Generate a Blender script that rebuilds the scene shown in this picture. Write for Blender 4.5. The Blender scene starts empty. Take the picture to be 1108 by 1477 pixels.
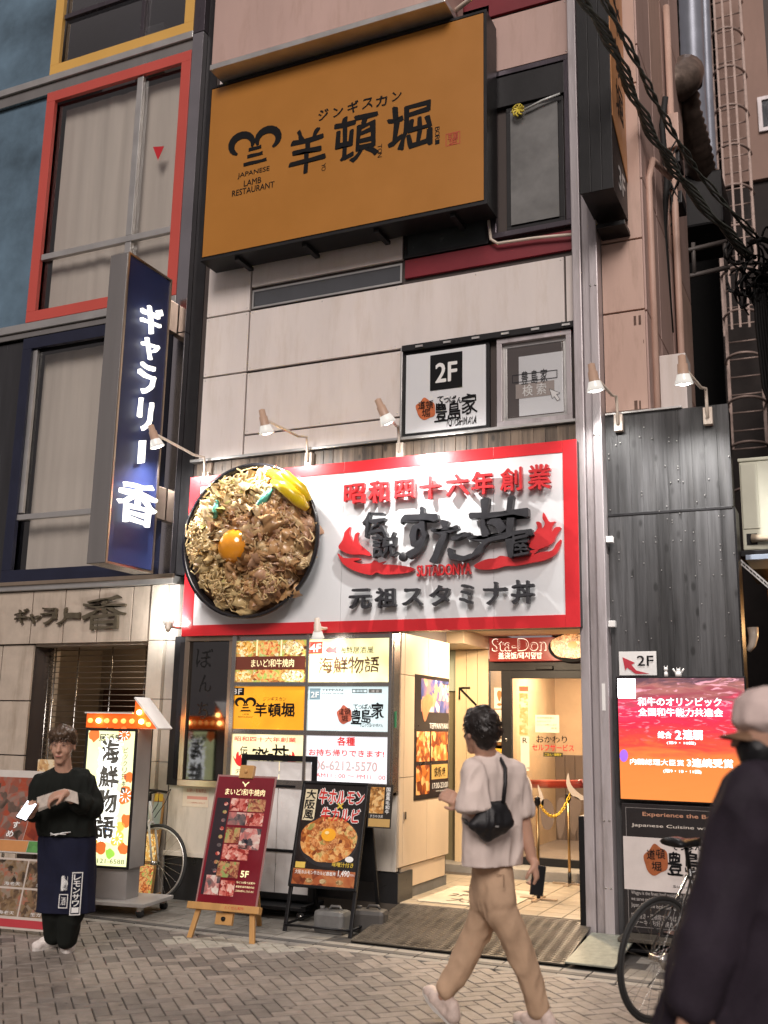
import bpy, bmesh, math, random
from math import radians, sin, cos, pi
from mathutils import Vector, Matrix, noise
random.seed(7)
S = bpy.context.scene
COL = S.collection

# ------------------------------------------------------------------ camera
FPX, YAW, PITCH, ROLL = 1469.9, radians(24.6554), radians(11.9525), radians(1.0753)
CAM = Vector((0.0, -8.08, 1.55))
_f = Vector((-sin(YAW)*cos(PITCH), cos(YAW)*cos(PITCH), sin(PITCH)))
_r = Vector((cos(YAW), sin(YAW), 0)); _u = _r.cross(_f)
RT = cos(ROLL)*_r + sin(ROLL)*_u
UP = -sin(ROLL)*_r + cos(ROLL)*_u
cd = bpy.data.cameras.new('camera'); cam = bpy.data.objects.new('camera', cd); COL.objects.link(cam)
cd.sensor_fit = 'HORIZONTAL'; cd.sensor_width = 36; cd.lens = 36*FPX/1108.0
cd.dof.use_dof = True; cd.dof.focus_distance = 9.0; cd.dof.aperture_fstop = 2.6; cd.clip_start = .05; cd.clip_end = 400
mw = Matrix(((RT.x, UP.x, -_f.x, CAM.x), (RT.y, UP.y, -_f.y, CAM.y), (RT.z, UP.z, -_f.z, CAM.z), (0, 0, 0, 1)))
cam.matrix_world = mw
S.camera = cam
# ------------------------------------------------------------------ night sky + city glow
W = bpy.data.worlds.new('World'); S.world = W; W.use_nodes = True
nt = W.node_tree; bg = nt.nodes['Background']
sky = nt.nodes.new('ShaderNodeTexSky'); sky.sky_type = 'NISHITA'; sky.sun_disc = False
sky.sun_elevation = radians(-4); sky.sun_rotation = radians(200)
addn = nt.nodes.new('ShaderNodeMix'); addn.data_type = 'RGBA'; addn.blend_type = 'ADD'; addn.inputs[0].default_value = 1
nt.links.new(sky.outputs[0], addn.inputs[6])
addn.inputs[7].default_value = (2.0, 1.74, 1.72, 1)      # even warm glow of the city around the street
nt.links.new(addn.outputs[2], bg.inputs[0]); bg.inputs[1].default_value = .052
# glow of the lit street behind the camera, very soft
sd = bpy.data.lights.new('street_glow', 'SUN'); sd.energy = 1.0; sd.angle = radians(24); sd.color = (1, .895, .84)
so = bpy.data.objects.new('street_glow', sd); COL.objects.link(so)
so.rotation_euler = Vector((-.25, .80, -.55)).to_track_quat('-Z', 'Y').to_euler()
S.view_settings.view_transform = 'Standard'; S.view_settings.look = 'None'
S.view_settings.exposure = 1.2; S.view_settings.gamma = 1; S.view_settings.use_curve_mapping = False
S.cycles.max_bounces = 6; S.cycles.transparent_max_bounces = 10
S.cycles.use_denoising = True

# ------------------------------------------------------------------ helpers
def ray(x, y):
    return _f + RT*((x-554)/FPX) + UP*(-(y-738.5)/FPX)
def q(x, y, Y=0.0):                     # point of a plane parallel to the facade
    d = ray(x, y); t = (Y-CAM.y)/d.y
    return CAM.x+d.x*t, CAM.z+d.z*t
def q3(x, y, Y=0.0):
    a, b = q(x, y, Y); return Vector((a, Y, b))
def g(x, y, z=0.0):                     # point on the ground
    d = ray(x, y); t = (z-CAM.z)/d.z; return CAM.x+d.x*t, CAM.y+d.y*t
def sx(x, y, X):                        # point of a plane across the street direction
    d = ray(x, y); t = (X-CAM.x)/d.x; return CAM.y+d.y*t, CAM.z+d.z*t

MATS = {}
def mat(name, c, rough=.6, metal=0., var=.12, sc=4., bump=.03, bsc=90., streak=0., emit=None, es=0., spec=.5, rnd=0., coat=0., pos=False, grime=0.):
    if name in MATS: return MATS[name]
    m = bpy.data.materials.new(name); m.use_nodes = True; MATS[name] = m
    n = m.node_tree; b = n.nodes['Principled BSDF']; L = n.links.new
    b.inputs['Roughness'].default_value = rough; b.inputs['Metallic'].default_value = metal
    b.inputs['Specular IOR Level'].default_value = spec
    if coat: b.inputs['Coat Weight'].default_value = coat; b.inputs['Coat Roughness'].default_value = .06
    tc = n.nodes.new('ShaderNodeTexCoord')
    mp = n.nodes.new('ShaderNodeMapping'); L(n.nodes.new('ShaderNodeNewGeometry').outputs['Position'] if pos else tc.outputs['Object'], mp.inputs[0])
    if streak: mp.inputs['Scale'].default_value = (1, 1, 1-streak)
    ns = n.nodes.new('ShaderNodeTexNoise'); ns.inputs['Scale'].default_value = sc; ns.inputs['Detail'].default_value = 6
    ns.inputs['Roughness'].default_value = .62
    L(mp.outputs[0], ns.inputs['Vector'])
    rp = n.nodes.new('ShaderNodeValToRGB')
    rp.color_ramp.elements[0].position = .3; rp.color_ramp.elements[1].position = .72
    rp.color_ramp.elements[0].color = (*[min(1, v*(1-var)) for v in c], 1)
    rp.color_ramp.elements[1].color = (*[min(1, v*(1+var*.6)) for v in c], 1)
    L(ns.outputs['Fac'], rp.inputs[0]); out = rp.outputs[0]
    if grime:       # rain streaks and blotches of dirt
        ge = n.nodes.new('ShaderNodeNewGeometry'); m4 = n.nodes.new('ShaderNodeMapping'); m4.inputs['Scale'].default_value = (5, 5, .8) if grime < 2 else (7, 7, 7); L(ge.outputs['Position'], m4.inputs[0])
        n4 = n.nodes.new('ShaderNodeTexNoise'); n4.inputs['Scale'].default_value = 1.3; n4.inputs['Detail'].default_value = 9; n4.inputs['Roughness'].default_value = .7; L(m4.outputs[0], n4.inputs['Vector'])
        r4 = n.nodes.new('ShaderNodeValToRGB'); r4.color_ramp.elements[0].position = .50; r4.color_ramp.elements[1].position = .78; k4 = 1-(grime % 2)
        r4.color_ramp.elements[0].color = (1, 1, 1, 1); r4.color_ramp.elements[1].color = (k4, k4*.95, k4*.88, 1); L(n4.outputs['Fac'], r4.inputs[0])
        x4 = n.nodes.new('ShaderNodeMix'); x4.data_type = 'RGBA'; x4.blend_type = 'MULTIPLY'; x4.inputs[0].default_value = 1; L(out, x4.inputs[6]); L(r4.outputs[0], x4.inputs[7]); out = x4.outputs[2]
    if rnd:
        oi = n.nodes.new('ShaderNodeObjectInfo'); mr = n.nodes.new('ShaderNodeMapRange')
        mr.inputs['To Min'].default_value = 1-rnd; mr.inputs['To Max'].default_value = 1+rnd
        L(oi.outputs['Random'], mr.inputs['Value'])
        mx = n.nodes.new('ShaderNodeVectorMath'); mx.operation = 'SCALE'
        L(out, mx.inputs[0]); L(mr.outputs[0], mx.inputs['Scale']); out = mx.outputs[0]
    L(out, b.inputs['Base Color'])
    if emit:
        b.inputs['Emission Color'].default_value = (*emit, 1); b.inputs['Emission Strength'].default_value = es
    if bump:
        n2 = n.nodes.new('ShaderNodeTexNoise'); n2.inputs['Scale'].default_value = bsc; n2.inputs['Detail'].default_value = 4
        L(mp.outputs[0], n2.inputs['Vector'])
        bp = n.nodes.new('ShaderNodeBump'); bp.inputs['Strength'].default_value = min(1, bump*6); bp.inputs['Distance'].default_value = .004
        L(n2.outputs['Fac'], bp.inputs['Height']); L(bp.outputs[0], b.inputs['Normal'])
    # uneven gloss
    mr2 = n.nodes.new('ShaderNodeMapRange'); mr2.inputs['To Min'].default_value = max(.02, rough-.1); mr2.inputs['To Max'].default_value = min(1, rough+.1)
    L(ns.outputs['Fac'], mr2.inputs['Value']); L(mr2.outputs[0], b.inputs['Roughness'])
    return m

def litmat(name, c, es, var=.1, sc=3., rough=.25):      # back-lit acrylic: unevenly bright
    if name in MATS: return MATS[name]
    m = mat(name, [v*.6 for v in c], rough, var=.05, bump=0)
    n = m.node_tree; b = n.nodes['Principled BSDF']; L = n.links.new
    tc = n.nodes.new('ShaderNodeTexCoord'); ns = n.nodes.new('ShaderNodeTexNoise'); ns.inputs['Scale'].default_value = sc; ns.inputs['Detail'].default_value = 1
    L(tc.outputs['Object'], ns.inputs['Vector'])
    mr = n.nodes.new('ShaderNodeMapRange'); mr.inputs['From Min'].default_value = .3; mr.inputs['From Max'].default_value = .7
    mr.inputs['To Min'].default_value = es*(1-var); mr.inputs['To Max'].default_value = es*(1+var)
    L(ns.outputs['Fac'], mr.inputs['Value']); L(mr.outputs[0], b.inputs['Emission Strength'])
    b.inputs['Emission Color'].default_value = (*c, 1)
    return m

def foodmat(name, cols, sc=30., es=0., rough=.3, warp=.6):    # a printed photograph of food
    if name in MATS: return MATS[name]
    m = bpy.data.materials.new(name); m.use_nodes = True; MATS[name] = m
    n = m.node_tree; b = n.nodes['Principled BSDF']; L = n.links.new
    tc = n.nodes.new('ShaderNodeTexCoord')
    ns = n.nodes.new('ShaderNodeTexNoise'); ns.inputs['Scale'].default_value = sc*.4; ns.inputs['Detail'].default_value = 5
    ns.inputs['Distortion'].default_value = 1.5
    L(tc.outputs['Object'], ns.inputs['Vector'])
    vo = n.nodes.new('ShaderNodeTexVoronoi'); vo.inputs['Scale'].default_value = sc
    mx = n.nodes.new('ShaderNodeMix'); mx.data_type = 'VECTOR'; mx.inputs[0].default_value = .12*warp
    L(tc.outputs['Object'], mx.inputs[4]); L(ns.outputs['Color'], mx.inputs[5]); L(mx.outputs[1], vo.inputs['Vector'])
    rp = n.nodes.new('ShaderNodeValToRGB'); e = rp.color_ramp.elements
    k = len(cols)
    while len(e) < k: e.new(.5)
    for i, c in enumerate(cols): e[i].position = .22+.56*i/(k-1); e[i].color = (*c, 1)
    sep = n.nodes.new('ShaderNodeSeparateColor'); L(vo.outputs['Color'], sep.inputs[0])
    av = n.nodes.new('ShaderNodeMath'); av.operation = 'MULTIPLY_ADD'; av.inputs[1].default_value = .45
    L(sep.outputs[0], av.inputs[0])
    sc2 = n.nodes.new('ShaderNodeMath'); sc2.operation = 'MULTIPLY'; sc2.inputs[1].default_value = .6; L(ns.outputs['Fac'], sc2.inputs[0])
    L(sc2.outputs[0], av.inputs[2]); L(av.outputs[0], rp.inputs[0])
    L(rp.outputs[0], b.inputs['Base Color']); b.inputs['Roughness'].default_value = rough
    if es: L(rp.outputs[0], b.inputs['Emission Color']); b.inputs['Emission Strength'].default_value = es
    return m

INFO = {}       # object -> world location of its thing
class MB:
    def __init__(s): s.v = []; s.f = []; s.sm = []
    def add(s, vs, fs, smooth=False):
        k = len(s.v); s.v += [tuple(v) for v in vs]; s.f += [tuple(i+k for i in f) for f in fs]; s.sm += [smooth]*len(fs); return s
    def box(s, x0, x1, y0, y1, z0, z1):
        x0, x1 = sorted((x0, x1)); y0, y1 = sorted((y0, y1)); z0, z1 = sorted((z0, z1))
        vs = [(x, y, z) for z in (z0, z1) for y in (y0, y1) for x in (x0, x1)]
        return s.add(vs, [(0, 2, 3, 1), (4, 5, 7, 6), (0, 1, 5, 4), (2, 6, 7, 3), (0, 4, 6, 2), (1, 3, 7, 5)])
    def prism(s, pts, d):               # pts: 3D loop, d: extrusion vector
        n = len(pts); p = [Vector(a) for a in pts]; d = Vector(d)
        nn = Vector((0, 0, 0))
        for i in range(n): nn += p[i].cross(p[(i+1) % n])
        if nn.dot(d) > 0: p.reverse()
        vs = p+[a+d for a in p]
        return s.add(vs, [tuple(range(n)), tuple(range(2*n-1, n-1, -1))]+[(i, i+n, (i+1) % n+n, (i+1) % n) for i in range(n)])
    def tube(s, pts, r, n=10, cap=True, smooth=True):
        P = [Vector(p) for p in pts]; R = r if isinstance(r, (list, tuple)) else [r]*len(P)
        vs = []; fs = []; prev = None
        for i, p in enumerate(P):
            t = (P[min(i+1, len(P)-1)]-P[max(i-1, 0)])
            t = t.normalized() if t.length > 1e-9 else Vector((0, 0, 1))
            if prev is None:
                a = Vector((0, 0, 1)) if abs(t.z) < .9 else Vector((1, 0, 0))
                u = t.cross(a).normalized()
            else: u = (prev-t*prev.dot(t)).normalized()
            prev = u; w = t.cross(u)
            vs += [p+(u*cos(2*pi*k/n)+w*sin(2*pi*k/n))*R[i] for k in range(n)]
        for i in range(len(P)-1):
            for k in range(n):
                a = i*n+k; b = i*n+(k+1) % n; fs.append((a, b, b+n, a+n))
        if cap: fs += [tuple(range(n-1, -1, -1)), tuple(range((len(P)-1)*n, len(P)*n))]
        return s.add(vs, fs, smooth)
    def lathe(s, base, axis, prof, n=20, cap=True):      # prof: (radius, distance along axis)
        axis = Vector(axis).normalized(); base = Vector(base)
        a = Vector((0, 0, 1)) if abs(axis.z) < .9 else Vector((1, 0, 0)); u = axis.cross(a).normalized(); w = axis.cross(u)
        vs = []; fs = []
        for r, h in prof: vs += [base+axis*h+(u*cos(2*pi*k/n)+w*sin(2*pi*k/n))*max(r, 1e-4) for k in range(n)]
        for i in range(len(prof)-1):
            for k in range(n):
                x = i*n+k; y = i*n+(k+1) % n; fs.append((x, y, y+n, x+n))
        if cap: fs += [tuple(range(n-1, -1, -1)), tuple(range((len(prof)-1)*n, len(prof)*n))]
        return s.add(vs, fs, True)
    def quad(s, a, b, c, d): return s.add([a, b, c, d], [(0, 1, 2, 3)])
    def build(s, name, m, parent=None, bevel=0., world=True, seg=2):
        me = bpy.data.meshes.new(name); off = INFO.get(parent.name, Vector()) if (parent and world) else Vector()
        me.from_pydata([Vector(v)-off for v in s.v], [], s.f)
        me.polygons.foreach_set('use_smooth', s.sm)
        me.materials.append(m)
        if bevel:
            bm = bmesh.new(); bm.from_mesh(me)
            ed = [e for e in bm.edges if len(e.link_faces) == 2 and e.calc_face_angle(0) > .6]
            bmesh.ops.bevel(bm, geom=ed, offset=bevel, segments=seg, profile=.6, affect='EDGES', clamp_overlap=True)
            bm.to_mesh(me); bm.free()
        me.validate(); me.update()
        return link(name, me, parent, off)

def link(name, me, parent, off=None):
    o = bpy.data.objects.new(name, me); COL.objects.link(o)
    if parent: o.parent = parent; INFO[o.name] = INFO.get(parent.name, Vector())
    return o
def tag(o, label, cat, group=None):
    o['label'] = label; o['category'] = cat
    if group: o['group'] = group
    return o
def struct(o): o['kind'] = 'structure'; return o
def stuff(o): o['kind'] = 'stuff'; return o
def thing(name, label, cat, loc=(0, 0, 0), rz=0., group=None):
    o = bpy.data.objects.new(name, None); COL.objects.link(o); o.empty_display_size = .1
    o.location = loc; o.rotation_euler = (0, 0, rz); INFO[o.name] = Vector(loc)
    return tag(o, label, cat, group)
def bx(name, m, parent, x0, x1, y0, y1, z0, z1, bevel=0., world=True):
    return MB().box(x0, x1, y0, y1, z0, z1).build(name, m, parent, bevel, world)
def inst(name, me, parent, loc, rot=None, scale=None):      # a piece sharing mesh data; loc in world coordinates
    o = bpy.data.objects.new(name, me); COL.objects.link(o)
    if parent: o.parent = parent; o.location = Vector(loc)-INFO.get(parent.name, Vector())
    else: o.location = loc
    if rot: o.rotation_euler = rot
    if scale: o.scale = scale
    return o
def copy_tree(o, parent=None):
    c = o.copy(); COL.objects.link(c); c.parent = parent
    INFO[c.name] = Vector(INFO.get(o.name, Vector()))
    for ch in list(o.children): copy_tree(ch, c)
    return c

# lettering ---------------------------------------------------------
_TC = {}
_TS = bpy.data.scenes.new('workbench')
def evalmesh(o):        # evaluate one object in a small scene of its own: fast
    _TS.collection.objects.link(o); vl = _TS.view_layers[0]; vl.update()
    me = bpy.data.meshes.new_from_object(o.evaluated_get(vl.depsgraph)); bpy.data.objects.remove(o); return me
def glyphs(body, bold=0., depth=0., shear=0., bevel=0.):
    key = (body, bold, shear, depth > .002, bevel)
    if key in _TC: return _TC[key]
    cu = bpy.data.curves.new('t', 'FONT'); cu.body = body; cu.size = 1; cu.resolution_u = 3
    cu.offset = 0; cu.extrude = .5 if depth > .002 else 0; cu.shear = shear; cu.space_line = 1.0
    me = evalmesh(bpy.data.objects.new('t', cu))
    vs = [v.co.copy() for v in me.vertices]; fs = [tuple(p.vertices) for p in me.polygons]
    bpy.data.meshes.remove(me)
    if not vs: vs = [Vector((0, 0, 0)), Vector((1, 0, 0)), Vector((1, 1, 0))]; fs = [(0, 1, 2)]
    x0 = min(v.x for v in vs); x1 = max(v.x for v in vs); y0 = min(v.y for v in vs); y1 = max(v.y for v in vs)
    vs = [((v.x-x0)/(x1-x0 or 1), (v.y-y0)/(y1-y0 or 1), v.z) for v in vs]
    _TC[key] = (vs, fs, (x1-x0)/max(y1-y0, 1e-6)); return _TC[key]
class Fr:       # a frame to write on: origin, right, up; normal = right x up
    def __init__(s, O, U, V): s.O = Vector(O); s.U = Vector(U).normalized(); s.V = Vector(V).normalized(); s.N = s.U.cross(s.V)
    def p(s, u, v, n=0): return s.O+s.U*u+s.V*v+s.N*n
def face(Y): return Fr((0, Y, 0), (1, 0, 0), (0, 0, 1))
def write(fr, body, u0, v0, u1, v1, m, parent, depth=0., bold=0., shear=0., warp=0., name='lettering', world=True, base=.0025, keep=False, mb=None, seed=0):
    vs, fs, asp = glyphs(body, 0, depth, shear)
    if keep:        # keep the letters' own proportions, centred in the box
        w, h = u1-u0, v1-v0
        if w/h > asp: c = (u0+u1)/2; u0, u1 = c-h*asp/2, c+h*asp/2
        else: c = (v0+v1)/2; v0, v1 = c-w/asp/2, c+w/asp/2
    out = []
    for (a, b, z) in vs:
        u = u0+(u1-u0)*a; v = v0+(v1-v0)*b
        if warp:
            s_ = 9/max(v1-v0, .01)*.35
            k = noise.noise_vector(Vector((u*s_*1.3+seed, v*s_*1.3, seed)))*warp*(v1-v0)
            k2 = noise.noise_vector(Vector((u*s_*4+seed, v*s_*4, seed+5)))*warp*.35*(v1-v0)
            u += k.x+k2.x; v += k.y+k2.y
        out.append(fr.p(u, v, base+(depth*(z+.5) if depth > .002 else 0)))
    M_ = mb or MB(); hh = v1-v0
    if len(body) > 3: bold *= .6
    b_ = bold*hh*.62
    if b_ > .0004:          # heavier strokes: the outline laid down again a hair beside and above itself
        for i_, (du, dv) in enumerate(((-1, .2), (1, -.2), (.2, 1), (-.2, -1), (.7, .7), (-.7, -.7))):
            M_.add([p+fr.U*(du*b_)+fr.V*(dv*b_)+fr.N*(.00012*(i_+1)) for p in out], fs)
    M_.add(out, fs)
    return M_.build(name, m, parent, world=world)
def pw(Y, body, x0, y0, x1, y1, m, parent, **k):      # write into a box given by two corners on the plane Y
    a = q(x0, y0, Y); b = q(x1, y1, Y)
    return write(face(Y), body, min(a[0], b[0]), min(a[1], b[1]), max(a[0], b[0]), max(a[1], b[1]), m, parent, **k)
def spread(Y, body, x0, y0, x1, y1, m, parent, slope=0, gap=.12, **k):   # separate letters along a line; one mesh per letter
    n = len(body); a = q(x0, y0, Y); b = q(x1, y1, Y); w = (b[0]-a[0])/n; res = []
    for i, ch in enumerate(body):
        if ch == ' ': continue
        u0 = a[0]+w*i+w*gap/2; u1 = a[0]+w*(i+1)-w*gap/2
        res.append(write(face(Y), ch, u0, b[1], u1, a[1], m, parent, name='letter', seed=i*3.1, **k))
    return res
def panel(name, fr, u0, v0, u1, v1, m, parent, t=.004, base=0., world=True, bevel=0.):
    mb = MB(); P = [fr.p(u0, v0, base), fr.p(u1, v0, base), fr.p(u1, v1, base), fr.p(u0, v1, base)]
    mb.prism(P, fr.N*t); return mb.build(name, m, parent, bevel, world)
def pp(name, Y, x0, y0, x1, y1, m, parent, t=.004, base=0., bevel=0.):
    a = q(x0, y0, Y); b = q(x1, y1, Y)
    return panel(name, face(Y), min(a[0], b[0]), min(a[1], b[1]), max(a[0], b[0]), max(a[1], b[1]), m, parent, t, base, True, bevel)
def blob(fr, pts, m, parent, t=.01, base=.002, name='emblem', world=True):      # smooth closed outline, extruded
    n = len(pts); out = []
    for i in range(n):
        p0, p1, p2, p3 = [Vector((*pts[(i+k) % n], 0)) for k in (-1, 0, 1, 2)]
        for s in range(4):
            t_ = s/4; out.append(.5*((2*p1)+(-p0+p2)*t_+(2*p0-5*p1+4*p2-p3)*t_*t_+(-p0+3*p1-3*p2+p3)*t_**3))
    return MB().prism([fr.p(v.x, v.y, base) for v in out], fr.N*t).build(name, m, parent, world=world)
def ring(fr, u0, v0, u1, v1, w, m, parent, t=.03, base=0., name='frame', world=True, bevel=0.):
    mb = MB()
    for (a, b, c, d) in ((u0, v0, u1, v0+w), (u0, v1-w, u1, v1), (u0, v0+w, u0+w, v1-w), (u1-w, v0+w, u1, v1-w)):
        mb.prism([fr.p(a, b, base), fr.p(c, b, base), fr.p(c, d, base), fr.p(a, d, base)], fr.N*t)
    return mb.build(name, m, parent, bevel, world)

# ------------------------------------------------------------------ materials
M = dict(
 cream=mat('cream_cladding', (.76, .69, .65), .45, var=.12, sc=1.6, streak=.75, bump=.01, grime=.16),
 creamlow=mat('cream_tile', (.64, .59, .51), .5, var=.14, sc=2.5, streak=.6, grime=.5),
 joint=mat('dark_joint', (.06, .045, .04), .7),
 dark=mat('dark_painted_metal', (.016, .0155, .017), .45, var=.3, spec=.3),
 black=mat('black_paint', (.008, .008, .009), .4, var=.3, spec=.3),
 blackmatte=mat('black_matte', (.006, .006, .006), .8, spec=.1),
 steel=mat('brushed_steel', (.55, .53, .50), .24, 1., var=.12, sc=3, streak=.9, bump=.02, bsc=200),
 steelwarm=mat('warm_brushed_steel', (.62, .50, .38), .3, 1., var=.15, sc=3, streak=.9),
 post=mat('post_metal', (.50, .46, .47), .42, .4, var=.16, sc=5, streak=.9, grime=.5),
 alu=mat('aluminium', (.6, .59, .57), .35, .8, var=.12),
 pinkwall=mat('pale_pink_wall', (.55, .38, .33), .55, var=.14, sc=1.2, streak=.7, grime=.2),
 maroon=mat('maroon_band', (.20, .012, .022), .4, var=.18, sc=2),
 stone=mat('pale_stone', (.50, .42, .34), .55, var=.15, sc=5, bump=.03, bsc=40, grime=.4),
 stone2=mat('column_stone', (.55, .50, .42), .5, var=.13, sc=6, grime=.35),
 stone3=mat('column_stone_shaded', (.40, .37, .33), .5, var=.18, sc=6),  # column stone darkened; the side's shade is in the colour
 red=mat('red_frame_paint', (.55, .085, .065), .35, var=.08, sc=1),
 yellow=mat('yellow_frame_paint', (.72, .42, .10), .35, var=.08, sc=1),
 navy=mat('navy_frame_paint', (.012, .015, .036), .35, var=.2),
 purple=mat('purple_metal', (.10, .085, .10), .28, .6, var=.3, sc=2, streak=.8),
 orange=mat('orange_sign_face', (.43, .175, .022), .42, var=.06, sc=2, bump=.012, bsc=300),
 ink=mat('black_ink', (.008, .008, .009), .6, var=.05, bump=0, spec=.15),
 grey_letter=mat('charcoal_letter', (.035, .035, .04), .35, var=.25, sc=12),
 redink=mat('red_ink', (.55, .02, .03), .35, var=.08, bump=0),
 redsign=mat('red_sign_paint', (.66, .022, .030), .33, var=.10, sc=3, coat=.3),
 whitesign=mat('white_sign_panel', (.74, .755, .77), .32, var=.06, sc=1.5, streak=.6, bump=.01),
 white=mat('white_paint', (.78, .77, .75), .45, var=.06),
 whiteink=mat('white_ink', (.8, .8, .78), .45, var=.02, bump=0),
 lampw=mat('lamp_cream_enamel', (.72, .62, .52), .35, var=.08),
 lampp=mat('lamp_tan_enamel', (.55, .37, .27), .35, var=.10),
 concrete=mat('concrete', (.26, .24, .21), .75, var=.2, sc=8, bump=.08, bsc=60),
 wood=mat('pine_wood', (.55, .30, .10), .45, var=.2, sc=9, streak=.85),
 letterbrown=mat('bronze_letter', (.15, .125, .085), .4, .5, var=.25, sc=20),
 curtain=mat('grey_curtain', (.52, .47, .41), .75, var=.15, sc=5, streak=.95),
 rubber=mat('black_rubber', (.018, .018, .018), .7),
 plastic_grey=mat('grey_plastic', (.16, .16, .155), .5, var=.25, sc=10),
)
def glassmat(name, tint=(.9, .9, .9), rough=.05, alpha=.25, spec=.5):
    if name in MATS: return MATS[name]
    m = bpy.data.materials.new(name); m.use_nodes = True; MATS[name] = m
    n = m.node_tree; L = n.links.new; n.nodes.remove(n.nodes['Principled BSDF']); out = n.nodes['Material Output']
    tr = n.nodes.new('ShaderNodeBsdfTransparent'); tr.inputs[0].default_value = (*tint, 1)
    gl = n.nodes.new('ShaderNodeBsdfGlossy'); gl.inputs['Roughness'].default_value = rough; gl.inputs[0].default_value = (1, 1, 1, 1)
    fr = n.nodes.new('ShaderNodeFresnel'); fr.inputs[0].default_value = 1.5
    mr = n.nodes.new('ShaderNodeMath'); mr.operation = 'MULTIPLY_ADD'; mr.inputs[1].default_value = 1.2; mr.inputs[2].default_value = alpha*.2
    L(fr.outputs[0], mr.inputs[0])
    ge = n.nodes.new('ShaderNodeNewGeometry'); iv = n.nodes.new('ShaderNodeMath'); iv.operation = 'SUBTRACT'; iv.inputs[0].default_value = 1; L(ge.outputs['Backfacing'], iv.inputs[1])
    mu = n.nodes.new('ShaderNodeMath'); mu.operation = 'MULTIPLY'; L(mr.outputs[0], mu.inputs[0]); L(iv.outputs[0], mu.inputs[1])
    mx = n.nodes.new('ShaderNodeMixShader'); L(mu.outputs[0], mx.inputs[0]); L(tr.outputs[0], mx.inputs[1]); L(gl.outputs[0], mx.inputs[2]); L(mx.outputs[0], out.inputs[0])
    return m
M['glass'] = glassmat('clear_glass', (.97, .97, .97))
M['glassdark'] = glassmat('smoked_glass', (.55, .58, .62), .04, .5)
M['mirror'] = mat('black_mirror_glass', (.14, .14, .145), .06, 1., var=.1, sc=2, bump=.01, bsc=6)
M['polished'] = mat('polished_steel', (.52, .50, .52), .14, 1., var=.1, sc=2, bump=.02, bsc=5)
PW = litmat('white_lit_acrylic', (.86, .90, .88), .62)
PC = litmat('cream_lit_acrylic', (1., .88, .45), .95, .25, 5)
PO = litmat('orange_lit_acrylic', (.80, .36, .02), .75, .15, 3)
PR = litmat('red_lit_acrylic', (.55, .05, .03), .55)
GL = litmat('glowing_white_letter', (1., .97, .88), 1.0, .05)
def plankmat(name, c, knots=True):
    m = mat(name, c, .5, var=.85, sc=16, streak=.955, bump=.09, bsc=60, rnd=.38, pos=True, grime=.5)
    n = m.node_tree; L = n.links.new; b = n.nodes['Principled BSDF']
    src = b.inputs['Base Color'].links[0].from_socket
    tc = n.nodes.new('ShaderNodeNewGeometry'); oi = n.nodes.new('ShaderNodeObjectInfo')
    ad = n.nodes.new('ShaderNodeVectorMath'); ad.operation = 'ADD'; L(tc.outputs['Position'], ad.inputs[0]); L(oi.outputs['Location'], ad.inputs[1])
    mp = n.nodes.new('ShaderNodeMapping'); mp.inputs['Scale'].default_value = (7, 7, 3.4); L(ad.outputs[0], mp.inputs[0])
    vo = n.nodes.new('ShaderNodeTexVoronoi'); vo.inputs['Scale'].default_value = 1.3; L(mp.outputs[0], vo.inputs['Vector'])
    rp = n.nodes.new('ShaderNodeValToRGB'); rp.color_ramp.elements[0].position = .10; rp.color_ramp.elements[1].position = .20
    rp.color_ramp.elements[0].color = (.3, .3, .3, 1); L(vo.outputs['Distance'], rp.inputs[0])
    mx = n.nodes.new('ShaderNodeMix'); mx.data_type = 'RGBA'; mx.blend_type = 'MULTIPLY'; mx.inputs[0].default_value = 1
    L(src, mx.inputs[6]); L(rp.outputs[0], mx.inputs[7]); L(mx.outputs[2], b.inputs['Base Color'])
    return m
M['plank'] = plankmat('weathered_black_plank', (.050, .050, .052))
M['plank2'] = plankmat('burnt_brown_plank', (.16, .115, .08))

# ================================================================== GROUND
asph = mat('bedding_dark', (.05, .045, .04), .9, var=.3)
struct(MB().quad((-60, -60, -.012), (60, -60, -.012), (60, 60, -.012), (-60, 60, -.012)).build('ground', asph))
pv = struct(bpy.data.objects.new('street_paving', None)); COL.objects.link(pv); INFO[pv.name] = Vector()
M['paver'] = mat('paver_concrete', (.225, .195, .17), .55, var=.30, sc=11, bump=.10, bsc=120, rnd=.13, pos=True, grime=2.45)
M['pavergrey'] = mat('paver_grey', (.165, .145, .13), .55, var=.3, sc=11, bump=.10, bsc=120, rnd=.16, pos=True, grime=2.45)
M['paverpale'] = mat('paver_pale', (.40, .37, .31), .6, var=.25, sc=11, bump=.10, bsc=120, rnd=.10, pos=True, grime=2.4)
PWd, R45 = .092, radians(45)
def paver_mesh(m, nm):
    bm = bmesh.new(); mb = MB().box(-PWd+.003, PWd-.003, -PWd/2+.003, PWd/2-.003, -.012, .0)
    o = mb.build(nm, m, None, .0035, seg=1); me = o.data; bpy.data.objects.remove(o); bm.free(); return me
pm = {k: paver_mesh(M[k], 'paver') for k in ('paver', 'pavergrey', 'paverpale')}
cells = []
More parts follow.
